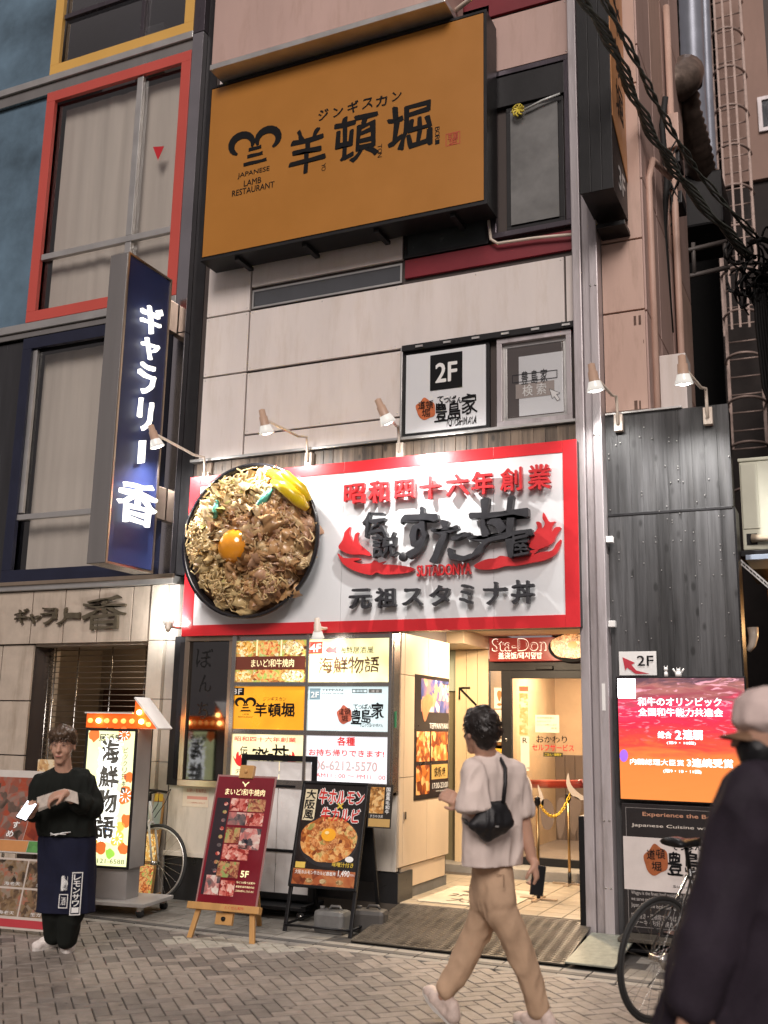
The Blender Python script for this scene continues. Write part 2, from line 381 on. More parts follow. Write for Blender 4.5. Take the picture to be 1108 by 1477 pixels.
for i in range(-76, 77):
    for j in range(-76, 77):
        c = (i-j) % 4
        if c == 0: cx, cy, r = (i+1)*PWd, (j+.5)*PWd, 0
        elif c == 3: cx, cy, r = (i+.5)*PWd, (j+1)*PWd, pi/2
        else: continue
        wx = cx*cos(R45)-cy*sin(R45)-3.0; wy = cx*sin(R45)+cy*cos(R45)-2.6
        if wy > -1.19 or wy < -6.8 or wx < -8.6 or wx > 1.5: continue
        v = Vector((wx, wy, 0))-CAM; dz = v.dot(_f)
        if dz < .3: vis = False
        else:
            px = 554+FPX*v.dot(RT)/dz; py = 738.5-FPX*v.dot(UP)/dz
            vis = -15 < px < 1125 and py < 1495
        cells.append((0 if vis else 1, v.length, wx, wy, r+R45))
cells.sort()
far = {k: MB() for k in pm}
for k_, (nv, d, wx, wy, r) in enumerate(cells):
    n_ = noise.noise(Vector((wx*.9, wy*.9, 3)))
    kind = 'pavergrey' if n_+random.uniform(-.2, .2) < -.20 else 'paver'
    if -4.75 < wx < -3.7 and wy > -1.55 and abs((wx+4.2)*.2-(wy+1.35)) < .17: kind = 'paverpale'
    z = random.uniform(-.0012, .0012); tl = (random.uniform(-.006, .006), random.uniform(-.006, .006), r)
    if nv == 0 and k_ < 298:
        o = inst('paver', pm[kind], pv, (wx, wy, z), tl)
    else:
        mx_ = Matrix.Translation((wx, wy, z)) @ Matrix.Rotation(r, 4, 'Z')
        a, b = PWd-.003, PWd/2-.003
        far[kind].add([mx_@Vector(p) for p in ((-a+.003, -b+.003, 0), (a-.003, -b+.003, 0), (a-.003, b-.003, 0), (-a+.003, b-.003, 0), (-a, -b, -.004), (a, -b, -.004), (a, b, -.004), (-a, b, -.004), (-a, -b, -.012), (a, -b, -.012), (a, b, -.012), (-a, b, -.012))],
                      [(0, 1, 2, 3), (4, 5, 1, 0), (5, 6, 2, 1), (6, 7, 3, 2), (7, 4, 0, 3), (8, 9, 5, 4), (9, 10, 6, 5), (10, 11, 7, 6), (11, 8, 4, 7)])
for k in far:
    if far[k].v: stuff(far[k].build('distant_pavers', M[k], pv))
# kerb: dark channel blocks with a pale row beside them
kb = struct(bpy.data.objects.new('kerb_line', None)); COL.objects.link(kb); INFO[kb.name] = Vector()
M['kerbdark'] = mat('kerb_dark_stone', (.085, .08, .075), .6, var=.25, sc=10, bump=.08, rnd=.12)
M['kerbpale'] = mat('kerb_pale_stone', (.27, .25, .22), .65, var=.2, sc=10, bump=.08, rnd=.12)
kd = bx('kerb_block', M['kerbdark'], None, -.196, .196, -.035, .035, -.012, .004, .004); kdm = kd.data; bpy.data.objects.remove(kd)
kp = bx('kerb_block', M['kerbpale'], None, -.096, .096, -.042, .042, -.012, .002, .004); kpm = kp.data; bpy.data.objects.remove(kp)
for i in range(22): inst('kerb_block', kdm, kb, (-7.9+i*.4, -1.06, 0))
for i in range(44): inst('kerb_block', kpm, kb, (-8.0+i*.2, -1.145, 0)); inst('kerb_block', kpm, kb, (-8.0+i*.2, -.975, 0))
# strip of small grey pavers between kerb and shopfront
fp = struct(bpy.data.objects.new('footway', None)); COL.objects.link(fp); INFO[fp.name] = Vector()
M['foot'] = mat('footway_block', (.21, .195, .17), .6, var=.3, sc=10, bump=.08, rnd=.14, pos=True, grime=2.5)
fb = bx('paving_block', M['foot'], None, -.097, .097, -.0985, .0985, -.012, .003, .003); fbm = fb.data; bpy.data.objects.remove(fb)
for i in range(34):
    for j in range(5):
        x_, y_ = -8.0+i*.2+(j % 2)*.1, -.83+j*.202
        if x_ > -3.65 and x_ < -1.4: continue
        inst('paving_block', fbm, fp, (x_, y_, random.uniform(-.001, .001)))
struct(MB().box(-8.2, 3, -.932, 0.5, -.011, -.002).build('footway_bed', asph))

# ================================================================== LEFT: GALLERY BUILDING
GB = thing('gallery_building', 'grey stone and glass building with red, yellow and navy window frames, left of the restaurant', 'building', (-7.1, 0, 0))
def cladding(name, x0, x1, z0, z1, y=0.0, t=.03, m='stone', parent=GB, gap=.006):
    return bx(name, M[m], parent, x0+gap, x1-gap, y, y+t, z0+gap, z1-gap, .003)
bx('wall_core', M['joint'], GB, -10.2, -7.63, .032, .3, 0, 2.95)
for z0, z1 in ((0, .58), (.58, 1.21), (1.21, 1.75), (1.75, 2.32)):
    for x0, x1 in ((-10.2, -9.0), (-9.0, -8.05), (-8.05, -7.63)): cladding('stone_panel', x0, x1, z0, z1, m='stone')
    bx('reveal', M['stone'], GB, -7.66, -7.632, .032, .40, z0+.004, z1-.004)
xs = [-10.2, -9.45, -9.02, -8.59, -8.16, -7.67, -7.24, -6.81, -6.39, -6.152]
for a, b in zip(xs, xs[1:]): cladding('lintel_panel', a, b, 2.32, 2.87, y=-.03, t=.05, m='stone')
bx('lintel_core', M['joint'], GB, -10.2, -6.15, .022, .35, 2.325, 2.95)
bx('soffit', M['stone'], GB, -7.63, -6.15, .022, .5, 2.30, 2.3245)
bx('ledge', M['alu'], GB, -10.2, -5.90, -.07, .3, 2.872, 2.952, .006)
bx('ledge_trim', M['steelwarm'], GB, -10.2, -5.88, -.095, -.0705, 2.925, 2.965, .004)
# column between the two shops
for z0, z1 in ((0, .6), (.6, 1.2), (1.2, 1.775), (1.775, 2.33), (2.33, 2.87)):
    cladding('column_stone', -6.15, -5.97, z0, z1, y=-.06, t=.06, m='stone2', gap=.003)
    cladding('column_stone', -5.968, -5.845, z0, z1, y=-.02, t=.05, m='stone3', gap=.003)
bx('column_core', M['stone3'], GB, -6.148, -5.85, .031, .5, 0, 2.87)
# raised lettering on the lintel
for ch, a, b, c, d_ in (('ギ', 98, 190, 165, 275), ('ャ', 168, 225, 240, 275), ('ラ', 248, 190, 322, 278), ('リ', 325, 188, 385, 282), ('ー', 388, 215, 465, 245), ('香', 490, 130, 722, 305)):
    x0, y0, x1, y1 = [v*.2527 for v in (a, b, c, d_)]
    pw(-.031, ch, x0, 830+y0, x1, 830+y1, M['letterbrown'], GB, depth=.025, bold=.022, warp=.09, name='letter', base=.012, seed=a)
# roller grille
grille = thing('roller_grille', 'closed see-through metal roller grille across the gallery entrance', 'shutter', (-6.9, .22, 0))
gm = MB().tube([(-.745, 0, 0), (.745, 0, 0)], .0045, 6).build('grille_bar', mat('grille_steel', (.30, .24, .18), .4, .8, var=.2), None); gme = gm.data; bpy.data.objects.remove(gm)
for i in range(41): inst('grille_bar', gme, grille, (-6.89, .22, .03+i*.056))
lm = MB().tube([(0, 0, 0), (0, 0, 2.3)], .007, 6).build('grille_link', M['steel'], None); lme = lm.data; bpy.data.objects.remove(lm)
for x_ in (-7.24, -6.81, -6.39): inst('grille_link', lme, grille, (x_, .235, 0))
for x_ in (-7.60, -7.52): inst('grille_link', lme, grille, (x_, .21, 0))
bx('guide_rail', M['steelwarm'], grille, -6.185, -6.155, .19, .26, 0, 2.3, .004)
mb = MB()
for i in range(42):
    z_ = .02+i*.055; mb.tube([(-7.60, .21, z_), (-7.52, .21, z_+.04)], .004, 5)
mb.build('guide_lattice', M['letterbrown'], grille)
# room behind the grille
dimwall = mat('dim_plaster', (.24, .19, .145), .7, var=.1)
mb = MB().box(-8.2, -5.86, 1.75, 1.8, 0, 2.6).box(-8.25, -8.2, .4, 1.8, 0, 2.6).box(-8.2, -5.86, .5, 1.75, 2.5, 2.55)
mb.build('lobby_wall', dimwall, GB)
bx('lobby_door', mat('dark_red_wood', (.055, .022, .014), .5, var=.3, streak=.9), GB, -8.1, -7.05, 1.69, 1.745, 0, 1.95, .01)
bx('lobby_display', M['black'], GB, -6.45, -5.9, 1.2, 1.7, 0, 2.1, .01)
for x_ in (-7.05, -6.75): MB().lathe((x_, 1.1, 2.497), (0, 0, -1), [(.03, 0), (.03, .008), (.02, .01)], 12).build('downlight', litmat('warm_small_bulb', (1, .8, .5), 12), GB)
l = bpy.data.lights.new('lobby_light', 'POINT'); l.energy = 4; l.color = (1, .72, .45); l.shadow_soft_size = .05
lo = bpy.data.objects.new('lobby_light', l); COL.objects.link(lo); lo.location = (-6.9, 1.1, 2.4)

# upper storeys: metal pilaster, coloured frames, curtains behind glass
bx('pilaster', M['polished'], GB, -6.085, -5.945, -.06, .3, 2.97, 5.45, .004)
bx('pilaster', M['polished'], GB, -6.085, -5.945, -.06, .3, 5.458, 8.93, .004)
bx('pilaster', M['purple'], GB, -6.085, -5.945, -.06, .3, 8.94, 12.5, .004)
bx('pilaster_return', M['dark'], GB, -5.942, -5.80, .02, .3, 2.97, 12.5)
FA = face(0)
bx('ribbon_trim', M['alu'], GB, -11, -6.09, -.06, .05, 8.90, 8.985, .006)
bx('ribbon_trim', M['steel'], GB, -11, -6.09, -.03, .05, 8.76, 8.895, .006)
bx('ribbon_trim', M['alu'], GB, -11, -6.09, -.06, .05, 5.79, 5.88, .006)
bx('ribbon_trim', M['steel'], GB, -11, -6.09, -.03, .05, 5.72, 5.785, .006)
def cwin(x0, x1, z0, z1, m, w):
    f = ring(FA, x0, z0, x1, z1, w, M[m], GB, .05, 0.0, 'window_frame', bevel=.004); return f
def pane(x0, x1, z0, z1, par, m='glassdark', y=.02): return bx('pane', M[m], par, x0, x1, y, y+.006, z0, z1)
W1 = cwin(-8.13, -6.1, 5.89, 8.755, 'red', .125)
pane(-8.0, -6.23, 6.02, 8.62, W1, 'glass')
bx('mullion', M['alu'], W1, -6.83, -6.75, -.03, .018, 6.70, 8.62, .004); bx('mullion', M['alu'], W1, -6.83, -6.75, -.03, .018, 6.02, 6.62, .004)
bx('transom', M['alu'], W1, -8.0, -6.23, -.035, .018, 6.625, 6.695, .004)
W2 = cwin(-8.13, -6.1, 2.968, 5.70, 'navy', .13)
pane(-8.0, -6.23, 3.10, 5.57, W2, 'glass')
bx('transom', M['alu'], W2, -8.0, -6.23, -.03, .018, 3.64, 3.70, .004); bx('jamb', M['alu'], W2, -7.998, -7.94, -.02, .018, 3.72, 5.56, .004)
W3 = cwin(-8.13, -6.1, 8.99, 11.9, 'yellow', .125)
pane(-8.0, -6.23, 9.12, 11.8, W3, 'glassdark')
bx('transom', M['purple'], W3, -8.0, -6.23, -.03, .018, 9.72, 9.78, .004); bx('mullion', M['purple'], W3, -6.85, -6.80, -.03, .018, 9.12, 9.71, .004); bx('mullion', M['purple'], W3, -6.85, -6.80, -.03, .018, 9.79, 11.75, .004)
# neighbouring bay of frosted blue glass
blueglass = mat('blue_perforated_glass', (.20, .32, .42), .12, .55, var=.7, sc=.7, bump=.02, bsc=260, spec=.9)
for z0, z1 in ((8.99, 11.9), (5.89, 8.755)):
    f = bx('glass_bay', blueglass, GB, -11, -8.135, .02, .06, z0, z1)
    for xx in (-9.6,): bx('bay_mullion', M['navy'], f, xx-.03, xx+.03, -.01, .018, z0, z1, .004)
f = bx('glass_bay', mat('black_bay', (.03, .03, .033), .25, var=.4, streak=.9), GB, -11, -8.135, .02, .06, 2.968, 5.70)
for z0, z1, y_ in ((6.02, 8.62, .10), (3.10, 5.57, .12)):      # pleated curtain right behind the glass
    mb = MB(); n_ = 90; vs = []; fs = []
    for i in range(n_+1):
        x_ = -8.0+1.77*i/n_; d_ = .004*sin(i*.62+2*noise.noise(Vector((i*.11, z0, 3))))+.016*noise.noise(Vector((i*.13, z0, 0)))
        vs += [(x_, y_+.05+d_, z0), (x_, y_+.05+d_*.7, z1)]
    for i in range(n_): fs.append((2*i, 2*i+2, 2*i+3, 2*i+1))
    mb.add(vs, fs, True); mb.build('curtain', M['curtain'], GB)
bx('room_wall', mat('dim_room', (.10, .085, .08), .7, var=.3, sc=.8), GB, -10.9, -6.0, 1.4, 1.5, 9.0, 12.4)
bx('room_cabinet', mat('room_cabinet', (.42, .36, .30), .5), GB, -7.20, -6.95, .5, .9, 9.12, 9.75, .01)
bx('room_shelf', mat('room_shelf', (.22, .18, .17), .5), GB, -7.9, -7.4, .6, 1.0, 9.12, 9.45, .01)
bx('core', M['blackmatte'], GB, -10.9, -5.85, .35, .5, 2.97, 8.9)
p_ = [q(221, 212), q(237, 211), q(228, 231)]
MB().prism([(a, -.001, b) for a, b in p_], (0, -.003, 0)).build('access_mark', M['redink'], W1)


# blue projecting sign with glowing letters
bs = thing('blue_blade_sign', 'tall navy blue projecting sign with glowing white vertical lettering, on steel brackets', 'sign', (-6.02, -.6, 2.94))
bx('casing', M['steel'], bs, -6.20, -5.992, -.96, -.28, 2.94, 5.93, .006)
SB = Fr((-5.99, -.96, 2.94), (0, 1, 0), (0, 0, 1))
panel('blue_face', SB, .02, .025, .66, 2.965, mat('navy_sign_face', (.020, .032, .115), .45, var=.25, sc=1.5), bs, .004)
ring(SB, 0, 0, .68, 2.99, .018, M['steelwarm'], bs, .012, 0.001, 'edge_trim')
def bl(ch, a, b, c, d_, **k):
    u0, _a = sx(a, (b+d_)/2, -5.985); u1, _b = sx(c, (b+d_)/2, -5.985); v0 = sx((a+c)/2, d_, -5.985)[1]; v1 = sx((a+c)/2, b, -5.985)[1]
    u0 += .96; u1 += .96; v0 -= 2.94; v1 -= 2.94
    if ch == '|':
        return MB().prism([SB.p(u0, v0, .03), SB.p(u1, v0+.03, .03), SB.p(u1, v1, .03), SB.p(u0, v1-.02, .03)], SB.N*.03).build('letter', GL, bs)
    write(SB, ch, u0, v0, u1, v1, GL, bs, depth=.03, bold=.02, warp=.05, name='letter', base=.03, seed=b, **k)
bl('ギ', 198, 441, 229, 482); bl('ャ', 199, 490, 224, 519); bl('ラ', 195, 527, 219, 570); bl('リ', 195, 578, 214, 622); bl('|', 196, 634, 203, 671); bl('香', 165, 696, 221, 757)
for z_ in (5.44, 3.50): bx('bracket', M['steelwarm'], bs, -6.12, -6.04, -.279, -.07, z_, z_+.32, .005)

# ================================================================== CENTRE: RESTAURANT BUILDING
RB = thing('restaurant_building', 'narrow cream panelled building over the bowl restaurant, with dark joints and a maroon band', 'building', (-3.6, 0, 0))
bx('wall_core', M['joint'], RB, -5.80, -1.93, .032, .4, 2.5, 12.5)
def cp(x0, x1, z0, z1, m='cream', y=0, name='cladding_panel'): return bx(name, M[m], RB, x0+.009, x1-.009, y, y+.03, z0+.009, z1-.009, .003)
for a in ((-5.74, -5.22, 5.59, 6.4), (-5.74, -5.22, 4.95, 5.59), (-5.74, -5.22, 4.08, 4.95), (-5.22, -3.56, 5.83, 6.4),
          (-5.22, -3.56, 4.30, 4.94), (-5.22, -3.56, 4.08, 4.30)): cp(*a)
cp(-5.22, -2.03, 4.95, 5.59); cp(-2.03, -1.945, 4.95, 5.59)
for a in ((-5.74, -5.3, 6.4, 8.3), (-5.3, -2.70, 6.4, 8.3)): cp(*a, m='dark')
cp(-5.74, -5.15, 8.02, 8.5, y=-.012); cp(-3.55, -1.945, 5.63, 5.83, 'maroon'); cp(-2.70, -1.945, 7.55, 8.13, 'pinkwall')
cp(-3.55, -1.945, 8.15, 8.9, 'maroon'); cp(-3.55, -2.72, 7.2, 8.15, 'maroon', y=.001)
for k in range(3): bx('cladding_panel', M['pinkwall'], RB, -3.5+k*.52+.01, -3.5+(k+1)*.52-.01, 0, .03, 8.91, 12.5, .003)
wf = ring(FA, -5.20, 5.605, -3.57, 5.80, .018, M['alu'], RB, .012, -.012, 'strip_window_frame')
bx('pane', M['glassdark'], wf, -5.18, -3.59, .0, .005, 5.625, 5.78)
bx('blind', M['curtain'], wf, -5.18, -3.59, .02, .028, 5.625, 5.78)
wf = ring(FA, -3.55, 5.835, -2.72, 6.4, .03, M['dark'], RB, .03, -.02, 'dark_window_frame'); bx('pane', mat('dull_glass', (.05, .058, .06), .25, var=.3), wf, -3.52, -2.75, 0, .01, 5.865, 6.37)
# tall window right of the orange board
wf = ring(FA, -2.69, 5.86, -1.95, 7.53, .05, M['purple'], RB, .06, -.03, 'window_frame', bevel=.004)
bx('transom', M['dark'], wf, -2.64, -2.0, -.02, .03, 7.16, 7.47, .005)
ring(FA, -2.55, 5.92, -2.02, 7.15, .045, M['dark'], wf, .03, -.035, 'sash', bevel=.003)
bx('pane', mat('frosted_pane', (.20, .20, .195), .22, var=.35, sc=2.5, bump=.02, bsc=5), wf, -2.505, -2.065, -.012, -.006, 5.965, 7.105)
tape = MB(); tape.tube([q3(757, 158, -.05), q3(782, 145, -.055), q3(808, 135, -.05)], .012, 5); tape.build('plastic_strip', mat('clear_plastic', (.6, .62, .6), .2), wf)
fl = MB()
for k in range(9):
    a_ = k*.7; c_ = q3(748, 158, -.06); fl.tube([c_, c_+Vector((.05*cos(a_), -.01, .05*sin(a_))), c_+Vector((.055*cos(a_+.5), -.02, .06*sin(a_+.5)-.02))], .010, 5)
fl.build('yellow_tape_knot', mat('yellow_tape', (.75, .6, .08), .4), wf)
# ledge of windows over the sign
bx('sill', M['alu'], RB, -5.80, -1.94, -.05, .03, 4.068, 4.095, .004)
bx('window_head', M['dark'], RB, -3.54, -1.945, -.05, .031, 4.905, 4.96, .004)
for k in range(6): bx('head_clip', M['alu'], RB, -3.4+k*.27, -3.33+k*.27, -.062, -.0505, 4.92, 4.938)
wf = ring(FA, -3.535, 4.10, -2.715, 4.90, .028, M['dark'], RB, .04, -.03, 'sign_window_frame', bevel=.003)
bx('jamb', M['alu'], wf, -3.555, -3.537, -.04, .0, 4.10, 4.95, .003)
s2 = thing('second_floor_window_sign', 'white square window panel with black 2F tile and brush lettering', 'sign', (-3.12, -.03, 4.1))
bx('sign_panel', M['whitesign'], s2, -3.505, -2.745, -.02, .0, 4.13, 4.872, .002)
F2 = -.0215
pp('black_tile', F2, 621, 513, 667, 558, M['ink'], s2, .004)
pw(F2-.005, '2F', 629, 525, 659, 548, M['whiteink'], s2, bold=.045)
def toyo(Y, x0, y0, x1, y1, par, sealc, es=False, ink='ink'):     # brush logo: seal + two rows + romaji, in a box of pixels
    w = x1-x0; h = y1-y0
    P = lambda a, b: (x0+a*w, y0+b*h)
    c = P(.15, .48); pts = []
    for k in range(11):
        r = 1+.12*sin(k*2.7); u, v = q(c[0]+.155*w*cos(k*2*pi/11)*r, c[1]-.36*h*sin(k*2*pi/11)*r*(1.0), Y); pts.append((u, v))
    blob(face(Y), pts, sealc, par, .002, .001, 'seal')
    for ch, a, b, c2, d_ in (('道', .03, .22, .14, .46), ('頓', .15, .2, .27, .46), ('堀', .09, .50, .22, .74)):
        pw(Y-.004, ch, *P(a, b), *P(c2, d_), M[ink], par, warp=.08, bold=.01)
    for ch, a, b, c2, d_ in (('て', .34, .06, .44, .24), ('っ', .45, .10, .53, .24), ('ぱ', .54, .04, .65, .24), ('ん', .66, .08, .75, .25),
                             ('豊', .30, .28, .50, .86), ('島', .52, .26, .72, .80), ('家', .74, .0, .99, .62)):
        pw(Y-.001, ch, *P(a, b), *P(c2, d_), M[ink], par, warp=.10, bold=.03, seed=a*9)
    pw(Y-.001, 'TOYOSHIMAYA', *P(.48, .82), *P(.98, .97), M[ink], par, warp=.2, bold=.01)
sealred = mat('seal_orange_red', (.62, .16, .05), .45, var=.3, sc=18, bump=0)
toyo(F2, 601, 570, 689, 612, s2, sealred)
# search window
wf = ring(FA, -2.645, 4.10, -1.985, 4.90, .045, M['post'], RB, .05, -.03, 'search_window_frame', bevel=.003)
ring(FA, -2.60, 4.145, -2.03, 4.855, .035, M['alu'], wf, .02, -.045, 'sash', bevel=.003)
bx('pane', M['glass'], wf, -2.565, -2.065, -.01, -.005, 4.18, 4.82)
bx('room_back', mat('reddish_room', (.32, .20, .17), .6), wf, -2.60, -2.0, .10, .12, 4.1, 4.85)
s3 = thing('search_window_sign', 'white sheet with a search box and arrow cursor inside the small window', 'sign', (-2.2, .02, 4.2))
a = q(745, 505, .03); b = q(814, 600, .03)
bx('sheet', M['whitesign'], s3, -2.46, -2.07, .03, .034, 4.19, 4.73)
Y3 = .0285
X0, Z0 = q(739, 553, Y3); X1, Z1 = q(804, 533, Y3)
ring(face(Y3), X0, Z0, X1, Z1, .006, M['ink'], s3, .002, 0, 'search_box')
pw(Y3, '豊 島 家', 752, 536, 790, 551, M['ink'], s3, bold=.01)
pp('search_button', Y3, 744, 555, 800, 569, mat('button_grey', (.36, .31, .28), .5), s3, .002)
pw(Y3-.0025, '検 索', 754, 556, 788, 568, M['whiteink'], s3, bold=.01)
cur = [q(793, 561, Y3), q(808, 567, Y3), q(803, 569, Y3), q(808, 576, Y3), q(804, 578, Y3), q(800, 572, Y3), q(797, 575, Y3)]
MB().prism([(a, Y3-.003, b) for a, b in cur], (0, -.002, 0)).build('arrow_cursor', M['whiteink'], s3)
MB().tube([(a, Y3-.004, b) for a, b in cur+cur[:1]], .0025, 4, cap=False, smooth=False).build('cursor_outline', M['ink'], s3)
# plank strip under the sill
ps = bx('wood_plank', M['plank2'], None, -.049, .049, -.015, .015, 0, .62, .003); psm = ps.data; bpy.data.objects.remove(ps)
for i in range(38): inst('wood_plank', psm, RB, (-5.74+i*.1005+.05, .005+random.uniform(-.004, .004), 3.44))

# vertical steel post
PT = thing('steel_post', 'tall grey folded steel post running up between the sign and the black plank wall', 'post', (-1.82, 0, 0))
bx('channel', M['post'], PT, -1.935, -1.86, -.13, .02, .0, 12.5, .008)
bx('channel', M['post'], PT, -1.858, -1.79, -.10, .02, .0, 12.5, .008)
bx('channel', M['post'], PT, -1.788, -1.715, -.155, .02, .0, 12.5, .008)
for z_ in (.42, .9, 3.9, 5.2, 6.8):
    for x_ in (-1.775, -1.735): MB().lathe((x_, -.155, z_), (0, -1, 0), [(.008, 0), (.008, .004), (.003, .007)], 8).build('bolt', M['steel'], PT)
for z_ in (2.35, 3.02): bx('clip', M['white'], PT, -1.712, -1.66, -.12, -.06, z_, z_+.05, .004)
bx('foot_cover', M['black'], PT, -1.98, -1.937, -.12, .05, 0.0, .92, .004)
pp('sticker', -.156, 868, 986, 874, 1025, M['white'], PT, .002)

# lamps ------------------------------------------------------------
def lamp(px, py, bpx, bpz, on, power, label, dy=-.62, up=.0, tilt=(0, .45, -1), grp='sign spotlights on bent arms', sc=1., lamp_m='lampp', arm_up=True, size=1.0, cone=168):
    b = q3(bpx, bpz, -.06); h = q3(px, py, dy)
    t = thing('sign_spotlight', label, 'spotlight', b, 0, grp)
    bx('base_plate', M['lampw'], t, b.x-.035, b.x+.035, b.y-.01, b.y+.05, b.z-.08, b.z+.06, .004)
    if arm_up: pts = [b+Vector((0, -.02, -.03)), b+Vector((0, -.03, .10)), b+Vector((0, -.05, .20)), b+(h-b)*.25+Vector((0, 0, .13)), h+Vector((0, 0, .02))]
    else: pts = [b+Vector((0, 0, 0)), b+Vector((0, -.05, .01)), b+(h-b)*.6, h]
    MB().tube(pts, .013, 8).build('arm', M['lampw'], t)
    d = Vector(tilt).normalized(); o = h-d*.10*size
    s_ = size
    MB().lathe(o, d, [(.0, -.01*s_), (.028*s_, 0), (.030*s_, .06*s_), (.038*s_, .062*s_), (.040*s_, .135*s_), (.046*s_, .14*s_)], 18).build('housing', M[lamp_m], t)
    MB().lathe(o+d*.14*s_, d, [(.046*s_, 0), (.058*s_, .04*s_), (.070*s_, .075*s_), (.064*s_, .078*s_), (.05*s_, .06*s_)], 18, cap=False).build('reflector', M['lampw'] if not on else litmat('reflector_glow', (1, .97, .9), .22), t)
    MB().lathe(o+d*.14*s_, d, [(.045*s_, .02*s_), (.061*s_, .068*s_), (.03*s_, .082*s_), (.001, .086*s_)], 18, cap=False).build('bulb', litmat('lit_bulb', (1, .98, .92), 14) if on else litmat('dim_bulb', (1, .85, .7), .7), t)
    if on:
        l = bpy.data.lights.new('spot', 'SPOT'); l.energy = power; l.spot_size = radians(cone); l.spot_blend = 1; l.shadow_soft_size = .03; l.color = (1, .965, .93)
        lo = bpy.data.objects.new('spot', l); COL.objects.link(lo); lo.parent = t
        lo.location = o+d*.24*s_-b; lo.rotation_euler = d.to_track_quat('-Z', 'Y').to_euler()
    return t
LP = 48
lamp(222, 628, 297, 690, True, LP, 'lit spotlight crossing in front of the blue sign, leftmost over the bowl sign', tilt=(.25, .28, -1))
lamp(381, 607, 445, 662, True, LP*.8, 'cream arm spotlight above the bowl picture, second from the left', tilt=(.1, .35, -1))
lamp(552, 592, 577, 648, True, LP, 'tan arm spotlight directly below the 2F window sign edge, tilted to the right', tilt=(.3, .45, -.9), dy=-.75)
lamp(856, 543, 892, 608, True, LP*.5, 'arm spotlight hanging in front of the steel post', tilt=(.1, .22, -1), dy=-.5, cone=130)
lamp(985, 532, 1021, 598, True, LP*1.5, 'brightly lit spotlight over the black plank wall, rightmost', tilt=(.0, .22, -1), cone=125)
lamp(243, 903, 268, 908, True, 22, 'small lit spotlight at the lower left corner of the red sign', dy=-.45, tilt=(-.35, .5, .35), arm_up=False, lamp_m='lampw', size=.8)
lamp(458, 905, 483, 909, True, 10, 'small white spotlight on the lower red border above the yellow directory panel', dy=-.40, tilt=(-.1, .35, -1), arm_up=False, lamp_m='lampw', size=.8)

# ================================================================== MAIN RED/WHITE SIGN
YS = -.22
ms = thing('restaurant_name_sign', 'large white sign with red border, giant food bowl relief and red flames', 'sign', (-3.85, -.1, 2.37))
sx0, sz1 = q(275, 689, YS); sx1, _z = q(833, 632, YS); sz0 = q(264, 918, YS)[1]
sx0 = q(269, 800, YS)[0]; sx1 = q(834.5, 770, YS)[0]
bx('casing', M['dark'], ms, sx0+.005, sx1-.002, YS+.012, -.03, sz0+.005, sz1-.005)
FS = face(YS)
wd = (sx1-sx0-.23)/3; edges = [sx0+.115, q(496, 700, YS)[0], q(712, 700, YS)[0], sx1-.115]
for a, b in zip(edges, edges[1:]): bx('white_panel', M['whitesign'], ms, a+.0015, b-.0015, YS, YS+.011, sz0+.10, sz1-.10)
for (a, b, c, d_) in ((sx0, sx0+.115, sz0, sz1), (sx1-.115, sx1, sz0, sz1)): bx('red_border', M['redsign'], ms, a, b, YS-.006, YS+.011, c, d_, .002)
e2 = edges[:]; e2[0] = sx0+.115
for a, b in zip(e2, e2[1:]):
    bx('red_border', M['redsign'], ms, a+.001, b-.001, YS-.006, YS+.011, sz0, sz0+.10, .002); bx('red_border', M['redsign'], ms, a+.001, b-.001, YS-.006, YS+.011, sz1-.10, sz1, .002)
YL = YS-.05
def row(body, x0, y0, x1, y1, m, yshift, **k):
    n = len(body)
    for i, ch in enumerate(body):
        a = x0+(x1-x0)*i/n; b = x0+(x1-x0)*(i+1)/n; f_ = (i+.5)/n
        yy0 = y0[0]+(y0[1]-y0[0])*f_; yy1 = y1[0]+(y1[1]-y1[0])*f_
        gap = (b-a)*.09
        pw(YL, ch, a+gap, yy0, b-gap, yy1, m, ms, name='letter', seed=i*2.3, **k)
k_ = dict(depth=.045, bold=.032, base=-.045)
redl = mat('red_letter', (.62, .03, .035), .33, var=.1, sc=6, coat=.3)
def L3(ch, x0, y0, x1, y1, m, dep=.05, bold=.035, warp=.05, sh=0.): pw(YL, ch, x0, y0, x1, y1, m, ms, name='letter', depth=dep, bold=bold, base=-.02, warp=warp, shear=sh, seed=x0*.1)
o_ = (470, 630); s_ = .352
for ch, a, b, c, d_ in (('昭', 82, 200, 160, 272), ('和', 182, 186, 260, 266), ('四', 288, 182, 362, 250), ('十', 390, 168, 472, 252), ('六', 498, 160, 588, 240), ('年', 602, 148, 690, 232), ('創', 718, 134, 805, 218), ('業', 832, 122, 925, 212)):
    L3(ch, o_[0]+a*s_, o_[1]+b*s_, o_[0]+c*s_, o_[1]+d_*s_, redl, .045, .035, .04)
for ch, a, b, c, d_ in (('元', 102, 628, 186, 702), ('祖', 208, 622, 290, 698), ('ス', 318, 625, 396, 690), ('タ', 430, 612, 510, 690), ('ミ', 552, 606, 606, 684), ('ナ', 650, 600, 745, 684), ('丼', 765, 592, 855, 682)):
    L3(ch, o_[0]+a*s_, o_[1]+b*s_, o_[0]+c*s_, o_[1]+d_*s_, M['grey_letter'], .045, .04, .05)
for ch, a, b, c, d_, w in (('伝', 164, 310, 248, 405, .03), ('説', 200, 402, 298, 492, .025), ('す', 315, 296, 455, 495, .034), ('た', 440, 350, 598, 510, .036), ('丼', 592, 264, 838, 492, .03), ('屋', 768, 400, 838, 492, .03)):
    L3(ch, o_[0]+a*s_, o_[1]+b*s_, o_[0]+c*s_, o_[1]+d_*s_, M['grey_letter'], .065 if ch != '屋' else .09, w, .10)
